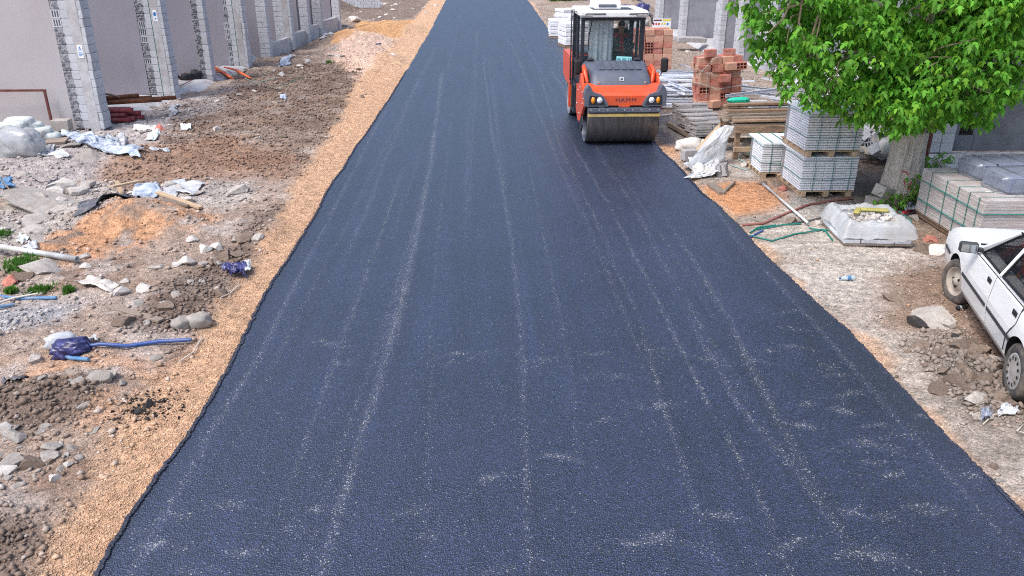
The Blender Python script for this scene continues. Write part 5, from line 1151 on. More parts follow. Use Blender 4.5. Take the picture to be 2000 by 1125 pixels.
# safety board by the far bricks
sg = empty('safety_board', 'white safety notice board with coloured pictograms above the far bricks', 'sign', (6.53, 29.9, 0), .05)
MB().span((-.34, 0, 1.38), (.34, .02, 1.80)).build('board', M['paper'], sg)
pb = MB(); pb.span((-.3, -.004, 1.725), (.0, -.001, 1.77)); pb.build('header_print', M['rust_steel'], sg); pb = MB(); pb.span((.03, -.004, 1.72), (.32, -.001, 1.775)); pb.build('header_print', mat('print_yellow', S(226, 206, 60), .6, .05, 5, 0), sg)
mr_, my_, mb_ = M['spray_red'], bpy.data.materials['print_yellow'], M['print_blue']
for i, (x_, z_, m_) in enumerate([(-.2, 1.62, mr_), (-.1, 1.62, mr_), (.02, 1.63, my_), (.12, 1.63, my_), (.22, 1.62, mb_), (-.28, 1.46, mb_), (-.12, 1.47, mr_), (.0, 1.47, mb_), (.14, 1.47, mr_), (.26, 1.48, my_), (-.3, 1.62, mr_)]):
    q = MB(); q.prism([(x_+.035*math.cos(t_), z_+.04*math.sin(t_)) for t_ in np.linspace(0, 5.7, 10)], -.004, -.001, 'y'); q.build('pictogram', m_, sg)
for x_ in (-.3, .3): MB().span((x_-.02, .021, .0), (x_+.02, .05, 1.8)).build('post', M['steel'], sg)
# slab pile on the ledge, far wrapped bundles, junk on the far right heap
tag(MB().box((0, 0, .1), (1.3, .7, .2), None, .02).build('slab_pile', M['paver_grey'], None, loc=(9.2, 36.2, .35), rot=(0, .04, .1)), 'flat pile of grey slabs on the ledge left of the second bay', 'slabs')
for i, (px_, py_, sx, sy, sz) in enumerate([(1085, 66, 1.0, 1.0, .8), (1098, 52, 1.1, 1.1, .7), (1112, 84, 1.1, 1.1, .95), (1118, 60, 1.1, 1.1, .9), (1104, 44, 1.2, 1.0, .85)]):
    x, y = at(px_, py_+8); t = empty('wrapped_bundle', ['small white wrapped bundle nearest the road beyond the roller', 'white wrapped bundle behind the small one', 'nearest big white wrapped bundle beside the roller cab', 'white wrapped bundle behind the big one', 'farthest white wrapped bundle beyond the roller'][i], 'bundle', (x+.2, y+.4, hz1(x, y)), .1*i)
    for l in range(5): MB().box((dr_.uniform(-.02, .02), 0, .12+sz*(l+.5)/5), (sx, sy, sz/5-.012), (0, 0, dr_.uniform(-.03, .03)), .02).build('layer', M['paver'], t)
    MB().box((0, 0, .05), (sx, sy, .1), None, .01).build('pallet_base', M['wood'], t)
for i, (px_, py_, c) in enumerate([(1222, 8, 'navy'), (1240, 14, 'sack_dusty'), (1256, 8, 'navy'), (1250, 22, 'sack'), (1230, 26, 'rag_grey'), (1245, 34, 'plastic_white'), (1236, 4, 'plastic_white')]):
    x, y = at(px_, py_, .8); m_ = M.get(c) or bpy.data.materials[c]
    blob('rubbish_bag', (1.0, .8, .7), m_, 170+i, ['dark blue rubbish bag left on the far heap', 'tan sack on the far heap behind the roller', 'small navy bag at the right of the far heap', 'white sack low on the far heap', 'grey rubbish bag in the middle of the far heap', 'white plastic at the foot of the far heap', 'white film at the top of the far heap'][i], 'bag', (x, y, hz1(x, y)), i, 3, .35, 2.5)
strew(40, '', ['white', 'grey', 'slab', 'brown'], .15, .5, 'on the far heap behind the roller', 'rubble lumps behind the roller', [(1190, 60), (1270, 62), (1275, 10), (1200, 0)])
strew(30, '', ['grey', 'white', 'slab', 'brown'], .06, .22, 'in the litter beside the roller drum', 'broken pieces beside the roller', [(1292, 165), (1352, 180), (1350, 215), (1295, 205)])
strew(24, '', ['white', 'grey', 'brick'], .08, .26, 'before the open block bays', 'rubble before the open bays', [(1310, 95), (1420, 120), (1480, 150), (1400, 112)])
# ------------------------------------------------------------------ the road roller
M['orange'] = mat('orange_paint', S(232, 84, 40), .42, .10, 3, .06, 40, dirt=S(150, 96, 76), ds=4, damt=.45, coat=.15)
M['grey_paint'] = mat('grey_paint', S(84, 90, 106), .5, .12, 4, .1, 80, dirt=S(120, 122, 130), ds=3, damt=.35)
M['dark_paint'] = mat('dark_paint', S(40, 44, 54), .5, .15, 5, .1, 60)
M['white_paint'] = mat('white_paint', S(236, 238, 240), .35, .05, 3, 0, dirt=S(206, 204, 200), ds=2, damt=.3)
M['drum'] = mat('drum_steel', S(112, 106, 104), .40, .25, 4, .15, 50, metal=.55, dirt=S(70, 66, 66), ds=2.5, damt=.6, stretch=(6, 1, 1))
M['drum_end'] = mat('drum_end', S(120, 122, 130), .5, .2, 6, .15, 50, metal=.3)
M['yellow'] = mat('yellow_paint', S(206, 178, 108), .6, .15, 6, .1, 60, dirt=S(150, 140, 120), ds=4, damt=.4)
M['black_rubber'] = mat('black_rubber', S(34, 35, 38), .7, .15, 8, .2, 70)
M['lens_amber'] = mat('lens_amber', S(250, 150, 20), .2, .1, 9, 0, coat=.5); M['lens_white'] = mat('lens_white', S(226, 232, 238), .12, .15, 30, .2, 60, coat=.8)
M['glass_cab'] = mat('glass_cab', S(60, 80, 86), .05, 0, 1, 0, alpha=.16, spec=.8)
M['film_blue'] = mat('film_blue', S(214, 232, 240), .3, .1, 2, .15, 8, transl=.3, alpha=.9, stretch=(9, 9, .6))
M['text_dark'] = mat('text_dark', S(92, 50, 66), .5, 0, 1, 0); M['card'] = mat('card', S(150, 222, 226), .5, .05, 8, 0); M['bolt'] = mat('bolt', S(190, 194, 200), .4, .1, 9, 0, metal=.5)

def lettering(name, body, size, m, parent, loc, rot=(math.pi/2, 0, 0), sx=1.0, depth=.003):
    cu = bpy.data.curves.new(name, 'FONT'); cu.body = body; cu.size = size; cu.align_x = 'CENTER'; cu.align_y = 'CENTER'; cu.extrude = depth; cu.offset = .0; cu.space_character = 1.18
    tmp = bpy.data.objects.new(name+'_curve', cu); C.objects.link(tmp); dg = bpy.context.evaluated_depsgraph_get()
    me = bpy.data.meshes.new_from_object(tmp.evaluated_get(dg)); bpy.data.objects.remove(tmp); bpy.data.curves.remove(cu)
    me.materials.clear(); me.materials.append(m); return link(name, me, parent, loc, rot, (sx, 1, 1))

ro = empty('road_roller', 'orange tandem road roller with white cab roof driving towards the camera', 'road roller', (3.15, 18.27, .0))
for y_, nm in ((0, 'front'), (3.35, 'rear')):
    b = MB(); T = Matrix.Translation((0, y_, .6))
    b.lathe([(.575, -.80), (.597, -.785), (.6, -.77), (.6, .77), (.597, .785), (.575, .80)], 64, T); d = b.build('drum', M['drum'], ro)
    for k in (-1, 1): MB().lathe([(.575, k*.80), (.56, k*.79), (.55, k*.66), (.16, k*.66), (.15, k*.74), (0, k*.74)], 48, T).build('drum_disc', M['drum_end'], d)
    for sgn in (-1, 1):
        k = -1 if y_ == 0 else 1
        MB().span((-.80, y_+sgn*.655-.02, .69), (.80, y_+sgn*.655+.02, .755), .006).build('scraper', M['yellow'], ro)
    if y_ == 0:
        br = MB().span((-.80, -.70, .79), (.80, -.62, .885), .006).build('scraper_bar', M['grey_paint'], ro)
        bo_ = MB()
        for i in range(9): bo_.tube([(-.74+i*.185, -.706, .845), (-.74+i*.185, -.70, .845)], .016, 8)
        bo_.build('bolts', M['bolt'], br)
        for x_ in (-.5, .5): MB().box((x_, -.6, .92), (.14, .10, .10), None, .01).tube([(x_, -.66, .91), (x_, -.64, .91)], .035, 10).build('bracket', M['drum_end'], ro)
MB().span((-.76, -.56, .95), (.76, .9, 1.2)).span((-.6, .9, .5), (.6, 2.7, 1.0)).build('chassis', M['dark_paint'], ro)
# front beam
b = MB(); b.prism([(-.62, .93), (-.62, 1.14), (-.57, 1.20), (-.12, 1.33), (-.05, 1.33), (-.05, .93)], -.83, .86, 'x'); fb = b.build('front_beam', M['orange'], ro)
lettering('lettering', 'HAMM', .13, M['text_dark'], fb, (.03, -.622, 1.045), sx=1.12)
MB().prism([(-.14, .935), (.14, .935), (.11, .895), (-.11, .895)], -.625, -.58, 'y').build('step_lip', M['orange'], fb)
for sg_ in (-1, 1):
    X = (lambda x: x) if sg_ < 0 else (lambda x: -x+.03)
    poly = [(-.88, .92), (-.36, .92), (-.36, .96), (-.44, 1.10), (-.52, 1.175), (-.70, 1.22), (-.76, 1.34), (-.80, 1.37), (-.86, 1.30), (-.89, 1.18)]
    hm = MB(); hm.prism([(X(x), z) for x, z in poly], -.69, -.40, 'y'); hm = hm.build('lamp_housing', M['grey_paint'], ro)
    rc = MB(); rc.prism([(X(x), z) for x, z in [(-.80, .95), (-.42, .95), (-.50, 1.13), (-.78, 1.16)]], -.695, -.69, 'y'); rc.build('lamp_recess', M['dark_paint'], hm)
    for x_, r1, r2, mm_, nm in ((-.70, .042, .070, 'lens_amber', 'indicator'), (-.555, .062, .066, 'lens_white', 'headlight')):
        l_ = MB(); vs = []; n = 18
        for q, yy in ((1.0, -.697), (.75, -.715), (.0, -.722)): vs += [(X(x_)+r1*q*math.cos(6.2832*k/n), yy, 1.055+r2*q*math.sin(6.2832*k/n)) for k in range(n)]
        fs = [(i*n+k, i*n+(k+1) % n, (i+1)*n+(k+1) % n, (i+1)*n+k) for i in range(2) for k in range(n)]; l_.add(vs, fs, None, True)
        l_.build(nm, M[mm_], hm)
# bonnet
st_ = [(-.22, 1.26, .63), (-.21, 1.31, .645), (-.02, 1.52, .64), (.10, 1.585, .62), (.55, 1.66, .66), (.98, 1.69, .72), (1.08, 1.66, .74)]
vs = []; fs = []
for y_, z_, hw in st_:
    zb = max(1.20, z_-.34); vs += [(-hw-.05, y_, zb), (-hw-.015, y_, z_-.07), (-hw+.04, y_, z_-.012), (-hw+.12, y_, z_), (hw-.12, y_, z_), (hw-.04, y_, z_-.012), (hw+.015, y_, z_-.07), (hw+.05, y_, zb)]
for i in range(len(st_)-1):
    for k in range(7): fs.append((i*8+k, i*8+k+1, (i+1)*8+k+1, (i+1)*8+k))
fs.append(tuple(range(8))); b = MB(); b.add(vs, fs, None, True); bn = b.build('bonnet', M['grey_paint'], ro)
for i in range(6):
    x_ = -.42+i*.168; MB().box((x_, .40, 1.652), (.125, .62, .03), (.145, 0, 0), .014).build('bonnet_rib', M['grey_paint'], bn)
em = MB(); em.box((0, -.12, 1.425), (.10, .012, .10), (-.72, 0, 0), .004); em = em.build('emblem', M['bolt'], bn); e2 = MB(); e2.box((0, -.127, 1.42), (.055, .012, .045), (-.72, 0, 0)); e2.build('emblem_mark', M['dark_paint'], em)
for x_ in (-.52, .52): MB().tube([(x_, -.19, 1.36), (x_, -.21, 1.35)], .025, 10).build('latch', M['bolt'], bn)
for x_ in (-.58, .52): MB().box((x_, .93, 1.72), (.16, .14, .08), None, .03).build('cap', M['dark_paint'], bn)
# side arms and yokes
for x_, sg_ in ((-.86, -1), (.86, 1)):
    a = MB(); a.prism([(-.60, .95), (-.56, 1.18), (-.1, 1.30), (.15, 1.52), (.32, 1.50), (.42, 1.25), (.95, 1.18), (.95, .62), (.55, .40), (.18, .42), (-.1, .62), (-.35, .80)], x_-.025, x_+.025, 'x'); a = a.build('side_plate', M['orange'], ro)
    bo_ = MB()
    for y_, z_ in ((-.45, 1.05), (-.2, 1.15), (.2, 1.2), (.6, 1.08), (.75, .75), (.3, .6), (-.3, .92)): bo_.tube([(x_+sg_*.024, y_, z_), (x_+sg_*.04, y_, z_)], .022, 8)
    bo_.build('bolts', M['bolt'], a)
    q = MB(); q.prism([(-.2, .62), (.15, .48), (.2, .2), (-.1, .25), (-.3, .45)], x_-.015+sg_*.005, x_+.015+sg_*.005, 'x'); q.build('drum_bracket', M['dark_paint'], ro)
    q = MB(); q.prism([(2.35, 1.5), (2.6, 1.62), (4.1, 1.62), (4.2, 1.3), (4.1, 1.0), (3.6, .9), (3.1, .9), (2.72, .92), (2.64, .34), (2.48, .34), (2.42, .95), (2.35, 1.0)], x_-.03, x_+.02, 'x'); q.build('rear_side_plate', M['orange'], ro)
    q = MB(); q.tube([(x_*.86, .15, 1.30), (x_*.92, .25, 1.55), (x_*.90, .5, 1.62), (x_*.9, .75, 1.42)], .05, 8); q.box((x_*.86, .45, 1.42), (.05, .38, .28), (.2, 0, 0), .01); q.build('lift_arm', M['orange'], ro)
    q = MB(); q.span((x_-.03, 1.15, 1.02), (x_+.03, 2.3, 1.10)); q.span((x_-.05, 1.3, .42), (x_+.05, 1.85, .47)); q.span((x_-.02, 1.35, .47), (x_+.02, 1.40, 1.02)); q.span((x_-.02, 1.75, .47), (x_+.02, 1.80, 1.02)); q.build('step', M['dark_paint'], ro)
MB().span((-.84, 2.75, .95), (.84, 4.25, 1.60), .06).build('engine_cover', M['orange'], ro)
MB().span((-.7, 2.9, 1.60), (.7, 4.1, 1.68), .04).build('engine_lid', M['grey_paint'], ro)
MB().span((-.80, .95, 1.0), (.80, 2.75, 1.42), .03).build('cab_base', M['dark_paint'], ro)
# cab
cb = MB()
ZF, ZR = 1.60, 2.64
for x0, x1, y0, y1 in ((-.79, -.71, 1.10, 1.20), (.60, .70, 1.10, 1.22), (-.80, -.72, 2.55, 2.66), (.62, .70, 2.55, 2.66), (-.80, -.74, 1.85, 1.93), (.64, .70, 1.85, 1.93), (.40, .44, 1.5, 1.54)): cb.span((x0, y0, 1.40), (x1, y1, ZR), .01)
cb.span((-.79, 1.10, 1.40), (.70, 1.16, ZF)).span((-.80, 1.16, 1.40), (-.74, 2.66, 1.58)).span((.64, 1.16, 1.40), (.70, 2.66, 1.58)).span((-.8, 2.6, 1.4), (.7, 2.66, 1.6))
cb.span((-.79, 1.09, ZR-.07), (.70, 1.15, ZR)); fr_ = cb.build('cab_frame', M['dark_paint'], ro)
for nm, a, b2 in (('windscreen', (-.71, 1.12, ZF), (.60, 1.128, ZR-.07)), ('side_window', (-.772, 1.2, 1.58), (-.765, 2.55, ZR)), ('side_window', (.672, 1.22, 1.58), (.68, 2.55, ZR)), ('rear_window', (-.72, 2.61, 1.6), (.62, 2.618, ZR))): MB().span(a, b2).build(nm, M['glass_cab'], ro)
rf_ = MB(); rf_.span((-.86, .98, 2.645), (.76, 2.80, 2.80), .05).span((-.56, .94, 2.66), (.46, .985, 2.76), .01); rf_ = rf_.build('cab_roof', M['white_paint'], ro)
MB().span((-.52, 1.22, 2.80), (.42, 1.9, 2.812)).build('roof_hatch', M['dark_paint'], rf_)
ac = MB(); ac.prism([(1.45, 2.80), (1.50, 2.95), (1.58, 2.99), (2.25, 2.99), (2.35, 2.80)], -.46, .16, 'x'); ac = ac.build('air_conditioner', M['white_paint'], ro); MB().box((-.15, 1.46, 2.88), (.42, .02, .05), (-.3, 0, 0)).build('vent', M['glass_cab'] if False else M['grey_paint'], ac)
be = MB(); be.tube([(.06, 2.28, 2.82), (.06, 2.28, 3.0)], .02, 8); be.tube([(.06, 2.28, 3.0), (.06, 2.28, 3.10), (.06, 2.28, 3.13)], [.065, .06, .03], 14); be.build('beacon', M['lens_amber'], ro)
for x0, x1 in ((-.72, -.26), (.28, .72)): MB().tube([(x0, .955, 2.71), (x0+.03, .935, 2.73), (x1, .935, 2.73)], .014, 8).build('roof_rail', M['dark_paint'], rf_)
for x_ in (.74,): MB().tube([(x_, 1.3, 2.7), (x_+.10, 1.15, 2.66), (x_+.12, 1.05, 2.5)], .025, 8).build('work_light', M['dark_paint'], ro)
lad = MB(); lad.tube([(-.93, 1.5, 1.1), (-.93, 1.5, 2.74), (-.80, 1.5, 2.76)], .018, 8).tube([(-.93, 1.95, 1.1), (-.93, 1.95, 2.74), (-.80, 1.95, 2.76)], .018, 8).tube([(-.93, 1.5, 2.3), (-.93, 1.95, 2.3)], .014, 6).tube([(-.93, 1.5, 2.62), (-.93, 1.95, 2.62)], .014, 6); lad.build('grab_rail', M['dark_paint'], ro)
# plastic film hung inside the left part of the windscreen
n = 40; u = np.linspace(0, 1, n); z2 = np.linspace(0, 1, 6); U, Vv = np.meshgrid(u, z2); U = U.ravel(); Vv = Vv.ravel()
fx_ = -.60+.58*U; fy_ = 1.19+.03*np.sin(U*14)+.02*np.sin(U*31+1); I = np.arange(n*6).reshape(6, n)
link('film', np_mesh('film', np.stack([fx_, fy_, 1.60+.96*Vv], 1), np.stack([I[:-1, :-1], I[:-1, 1:], I[1:, 1:], I[1:, :-1]], -1).reshape(-1, 4), M['film_blue'], None, True), ro)
cd_ = MB().box((.24, 1.085, 1.69), (.36, .01, .15), (-.15, .05, 0)).build('number_card', M['card'], ro)
lettering('card_print', '46 00 25', .085, M['text_dark'] if False else M['navy'], cd_, (.24, 1.0735, 1.70), (math.pi/2-.15, .05, 0), .95, .001); lettering('card_print', '00 373', .05, M['navy'], cd_, (.26, 1.077, 1.645), (math.pi/2-.15, .05, 0), .95, .001)
# wiper, seat, wheel
MB().tube([(-.55, 1.09, 2.56), (-.62, 1.085, 2.15), (-.60, 1.085, 1.9)], .012, 6).build('wiper', M['black_rubber'], ro)
MB().box((.30, 2.02, 1.52), (.52, .50, .14), None, .05).box((.30, 2.32, 1.92), (.50, .14, .75), (-.12, 0, 0), .05).build('seat', M['black_rubber'], ro)
MB().box((.28, 1.42, 1.50), (.5, .22, .30), (.3, 0, 0), .05).build('dashboard', M['dark_paint'], ro)
sw = MB(); sw.tube([(.22+.19*math.cos(t_), 1.58+.11*math.sin(t_), 1.83+.14*math.sin(t_)) for t_ in np.linspace(0, 6.2832, 21)], .016, 6, False).tube([(.22, 1.46, 1.62), (.22, 1.58, 1.82)], .03, 8).tube([(.04, 1.58, 1.83), (.40, 1.58, 1.83)], .012, 6); sw.build('steering_wheel', M['black_rubber'], ro)
MB().box((.52, 1.62, 1.95), (.10, .04, .14), (0, 0, .3), .01).tube([(.52, 1.62, 1.9), (.54, 1.5, 1.6)], .012, 6).build('display', M['dark_paint'], ro)
for x_, z_ in ((-.915, 1.605), (1.085, 1.64)):
    sgn = -1 if x_ < 0 else 1
    mi = MB().box((x_, .52, z_), (.17, .09, .33), (0, 0, -sgn*.15), .04).build('mirror', M['black_rubber'], ro)
    MB().tube([(x_, .56, z_-.05), (x_*.93, .5, z_-.22), (x_*.80, .45, 1.33)], .013, 7).build('mirror_arm', M['black_rubber'], mi)

# ------------------------------------------------------------------ the driver: one continuous skinned body, seated
def skin_body(name, joints, edges, root, sub=1):
    me = bpy.data.meshes.new(name+'_graph'); me.from_pydata([j[0] for j in joints], edges, []); o = bpy.data.objects.new(name+'_graph', me); C.objects.link(o)
    md = o.modifiers.new('skin', 'SKIN'); sv_ = me.skin_vertices[0].data
    for i, j in enumerate(joints): r_ = j[1]; sv_[i].radius = r_ if isinstance(r_, tuple) else (r_, r_); sv_[i].use_root = (i == root)
    md.use_smooth_shade = True
    s2 = o.modifiers.new('sub', 'SUBSURF'); s2.levels = sub; s2.render_levels = sub
    dg = bpy.context.evaluated_depsgraph_get(); r_ = bpy.data.meshes.new_from_object(o.evaluated_get(dg)); bpy.data.objects.remove(o); bpy.data.meshes.remove(me); return r_
pe = empty('person', 'driver in a dark green jacket and red vest sitting in the roller cab', 'person', (3.15+.30, 18.27+2.0, 1.60))
J = [((0, .0, 0), (.15, .13)), ((0, .02, .2), (.15, .12)), ((0, .05, .40), (.17, .12)), ((0, .05, .53), (.11, .09)), ((0, .03, .60), (.055, .055)), ((0, .0, .66), (.06, .065)), ((0, -.02, .74), (.078, .098)), ((0, -.01, .83), (.062, .08)),
     ((-.17, .05, .48), .062), ((-.25, .0, .25), .05), ((-.14, -.24, .22), .036), ((-.10, -.30, .23), .026), ((.17, .05, .48), .062), ((.27, .0, .26), .05), ((.10, -.22, .20), .036), ((.04, -.29, .22), .026),
     ((-.10, -.02, -.02), .085), ((-.13, -.42, .0), .07), ((-.13, -.46, -.38), .048), ((-.13, -.58, -.42), .04), ((.10, -.02, -.02), .085), ((.13, -.42, .0), .07), ((.13, -.46, -.38), .048), ((.13, -.58, -.42), .04)]
E_ = [(0, 1), (1, 2), (2, 3), (3, 4), (4, 5), (5, 6), (6, 7), (2, 8), (8, 9), (9, 10), (10, 11), (2, 12), (12, 13), (13, 14), (14, 15), (0, 16), (16, 17), (17, 18), (18, 19), (0, 20), (20, 21), (21, 22), (22, 23)]
M['jacket'] = mat('jacket', S(40, 58, 60), .85, .2, 14, .3, 60); M['skin'] = mat('skin', S(186, 134, 108), .55, .1, 20, .05); M['vest'] = mat('vest', S(176, 30, 46), .8, .12, 14, .3, 60); M['hair'] = mat('hair', S(62, 58, 58), .7, .2, 40, .3)
bm_me = skin_body('body', J, E_, 0, 2); bm_me.materials.clear(); bm_me.materials.append(M['jacket']); bm_me.materials.append(M['skin'])
for p in bm_me.polygons:
    c = p.center
    if c.z > .585 or (c.y < -.245 and c.z > .12 and abs(c.x) < .2): p.material_index = 1
link('body', bm_me, pe)
fa = MB(); fa.box((0, -.115, .735), (.026, .035, .045), (.25, 0, 0), .008)
for x_ in (-.03, .03): fa.box((x_*1.2, -.100, .762), (.03, .02, .008), None, .003)
fa.box((0, -.103, .690), (.045, .02, .010), None, .003)
for x_ in (-.082, .082): fa.box((x_, .0, .745), (.018, .035, .055), None, .007)
fa.build('face', M['skin'], pe)
ey = MB()
for x_ in (-.034, .034): ey.tube([(x_, -.105, .752), (x_, -.112, .752)], .009, 8)
ey.build('eyes', M['black_rubber'], pe)
blob('hair', (.175, .215, .16), M['hair'], 201, None, None, (0, .012, .765), 0, 3, .06, 4, None, .95, 0, pe)
vz = [(.155, .10), (.178, .30), (.185, .42), (.13, .53), (.075, .575)]
vb = MB(); vs = []
for hw, z_ in vz:
    for x_, yy in ((-.030, -.150), (.030, -.150)) if z_ < .5 else ((-.022, -.10), (.022, -.10)): vs.append((x_*1.6, yy+.045*(z_ > .35), z_))
vb.add(vs, [(2*i, 2*i+1, 2*i+3, 2*i+2) for i in range(4)]); 
vb.box((0, -.125, .05), (.14, .03, .16), None, .01); vb.build('vest_front', M['vest'], pe)
for sg_ in (-1, 1):
    q = MB(); q.tube([(sg_*.07, -.02, .57), (sg_*.12, .03, .545), (sg_*.16, .06, .51)], [.04, .055, .05], 8); q.build('vest_collar', M['vest'], pe)
MB().box((.02, -.125, .27), (.12, .03, .03), (0, .3, 0), .008).build('white_badge', M['paper'], pe)
for sg_, hx, hy, hz_ in ((-1, -.09, -.315, .235), (1, .03, -.305, .225)):
    h_ = MB(); h_.box((hx, hy-.02, hz_), (.075, .085, .030), (.4, 0, 0), .012)
    for k in range(4):
        x_ = hx-.03+k*.02; ln = (.050, .058, .055, .044)[k]; h_.tube([(x_, hy-.055, hz_+.012), (x_, hy-.055-ln*.5, hz_+.010), (x_, hy-.055-ln*.72, hz_-.018), (x_, hy-.055-ln*.5, hz_-.036)], [.0095, .009, .0085, .007], 6)
    h_.tube([(hx-sg_*.035, hy-.01, hz_), (hx-sg_*.062, hy-.035, hz_-.004), (hx-sg_*.062, hy-.065, hz_-.018)], [.012, .010, .008], 6); h_.build('hand', M['skin'], pe)

# ------------------------------------------------------------------ the white car
M['car_white'] = mat('car_white', S(238, 241, 244), .28, .05, 2, 0, coat=.5, dirt=S(206, 204, 198), ds=2, damt=.3)
M['car_dirty'] = mat('car_dirty', S(190, 186, 180), .55, .1, 3, .1, 40, dirt=S(164, 148, 132), ds=3, damt=.7)
M['car_trim'] = mat('car_trim', S(50, 52, 58), .6, .1, 6, .1, 60); M['seal'] = mat('seal', S(26, 27, 30), .7, .1, 6, 0)
M['tyre'] = mat('tyre', S(66, 64, 64), .85, .15, 9, .3, 60, dirt=S(140, 128, 116), ds=5, damt=.55)
M['rim'] = mat('rim', S(176, 174, 172), .5, .15, 8, .1, 60, dirt=S(150, 136, 122), ds=6, damt=.6)
M['rim_dusty'] = mat('rim_dusty', S(170, 160, 150), .7, .2, 8, .2, 60, dirt=S(150, 132, 116), ds=5, damt=.6)
M['car_glass'] = mat('car_glass', S(30, 36, 42), .04, 0, 1, 0, alpha=.45, spec=.9)
M['cloth_red'] = mat('cloth_red', S(190, 66, 44), .85, .3, 7, .4, 30); M['cloth_dark'] = mat('cloth_dark', S(52, 48, 50), .9, .3, 9, .4, 30)
fwx, fwy = at(1868, 585); rwx, rwy = at(1985, 770); ang = math.atan2(rwx-fwx, fwy-rwy)          # heading
wb = 2.42; car = empty('white_car', 'old white saloon car with black mirror parked at the right edge', 'car', (0, 0, 0), ang)
Fv = Vector((-math.sin(ang), math.cos(ang), 0)); Rv = Vector((math.cos(ang), math.sin(ang), 0))
mid = (Vector((fwx, fwy, 0))+Vector((rwx, rwy, 0)))/2; car.location = mid+Rv*.70; car.location.z = -.035
YF, YR = wb/2, -wb/2
def hw_at(z): return float(np.interp(z, [.18, .30, .52, .62, .86, .92, 1.0], [.70, .775, .805, .805, .775, .755, .70]))
def body_z(y): return float(np.interp(y, [-1.95, -1.9, -1.25, -1.2, .62, 1.75, 1.92, 1.97], [.78, .93, .96, .92, .93, .83, .78, .66]))
ys = np.concatenate([np.linspace(-1.95, -1.7, 5), np.linspace(-1.6, 1.6, 33), np.linspace(1.7, 1.97, 6)]); vs = []; fs = []; prof_n = 0
for y_ in ys:
    zt = body_z(y_); tap = 1-.10*max(0, abs(y_)-1.25)**1.5
    zs = [.20, .30, .50, .56, .70, zt-.09, zt-.03, zt]; ring = []
    for i, z_ in enumerate(zs): w_ = hw_at(min(z_, .9))*tap-(.025 if i == 6 else .08 if i == 7 else 0); ring.append((-w_, y_, z_))
    ring = ring+[(0, y_, zt+.02)]+[(-x, y, z) for x, y, z in ring[::-1]]; prof_n = len(ring); vs += ring
m_ = len(ys)
for i in range(m_-1):
    for k in range(prof_n): fs.append((i*prof_n+k, i*prof_n+(k+1) % prof_n, (i+1)*prof_n+(k+1) % prof_n, (i+1)*prof_n+k))
fs += [tuple(range(prof_n)), tuple(range((m_-1)*prof_n, m_*prof_n))]
b = MB(); b.add(vs, fs, None, True); body_me = b.mesh('body', [M['car_white'], M['seal']])
tmp = link('body_tmp', body_me); cuts = []
for y_ in (YF, YR):
    q = MB(); q.mi = 0; q.lathe([(0, -1.2), (.335, -1.2), (.335, 1.2), (0, 1.2)], 32, Matrix.Translation((0, y_, .30)), False); cuts.append(q.build('cut', M['seal']))
q = MB().span((-.62, -1.15, .60), (.62, .72, 1.3)); cuts.append(q.build('cut', M['seal']))
for c_ in cuts: md = tmp.modifiers.new('b', 'BOOLEAN'); md.object = c_; md.operation = 'DIFFERENCE'; md.solver = 'EXACT'
dg = bpy.context.evaluated_depsgraph_get(); bme = bpy.data.meshes.new_from_object(tmp.evaluated_get(dg))
for o_ in [tmp]+cuts: bpy.data.objects.remove(o_)
body = link('body', bme, car)
for p in bme.polygons: p.use_smooth = False
try:
    bme.set_sharp_from_angle(angle=math.radians(28)); 
    for p in bme.polygons: p.use_smooth = True
except Exception: pass
def side_patch(sg_, outline, off, thick=.004):
    """panel that follows the side of the body, outline in (y, z), cut into strips"""
    zs = sorted(set([z for _, z in outline]+[.30, .52, .62, .70, .86])); zs = [z for z in zs if min(q[1] for q in outline) <= z <= max(q[1] for q in outline)]
    P = outline; rows = []
    for z_ in zs:
        xs = []
        for i in range(len(P)):
            (y0, z0), (y1, z1) = P[i], P[(i+1) % len(P)]
            if abs(z1-z0) < 1e-9:
                if abs(z_-z0) < 1e-9: xs += [y0, y1]
            elif min(z0, z1)-1e-9 <= z_ <= max(z0, z1)+1e-9: xs.append(y0+(y1-y0)*(z_-z0)/(z1-z0))
        rows.append((min(xs), max(xs), z_))
    vs = []
    for y0, y1, z_ in rows:
        for y_ in (y0, y1): tap = 1-.10*max(0, abs(y_)-1.25)**1.5; vs.append((sg_*(hw_at(z_)*tap+off), y_, z_))
    n = len(vs); vs += [(x-sg_*thick, y, z) for x, y, z in vs]; fs = []
    for i in range(len(rows)-1):
        a, b_, c_, d_ = 2*i, 2*i+1, 2*i+3, 2*i+2; fs += [(a, b_, c_, d_), (a+n, d_+n, c_+n, b_+n), (a, d_, d_+n, a+n), (b_, b_+n, c_+n, c_)]
    fs += [(0, n, n+1, 1), (2*len(rows)-2, 2*len(rows)-1, 2*len(rows)-1+n, 2*len(rows)-2+n)]
    return MB().add(vs, fs)
def grow(o, d): cy = sum(p[0] for p in o)/len(o); cz = sum(p[1] for p in o)/len(o); return [(y+math.copysign(d, y-cy), z+math.copysign(d, z-cz)) for y, z in o]
FD = [(.86, .33), (.84, .62), (.78, .87), (-.16, .88), (-.16, .33)]; RDo = [(-.18, .33), (-.18, .88), (-1.02, .89), (-1.0, .70), (-.86, .52), (-.80, .33)]
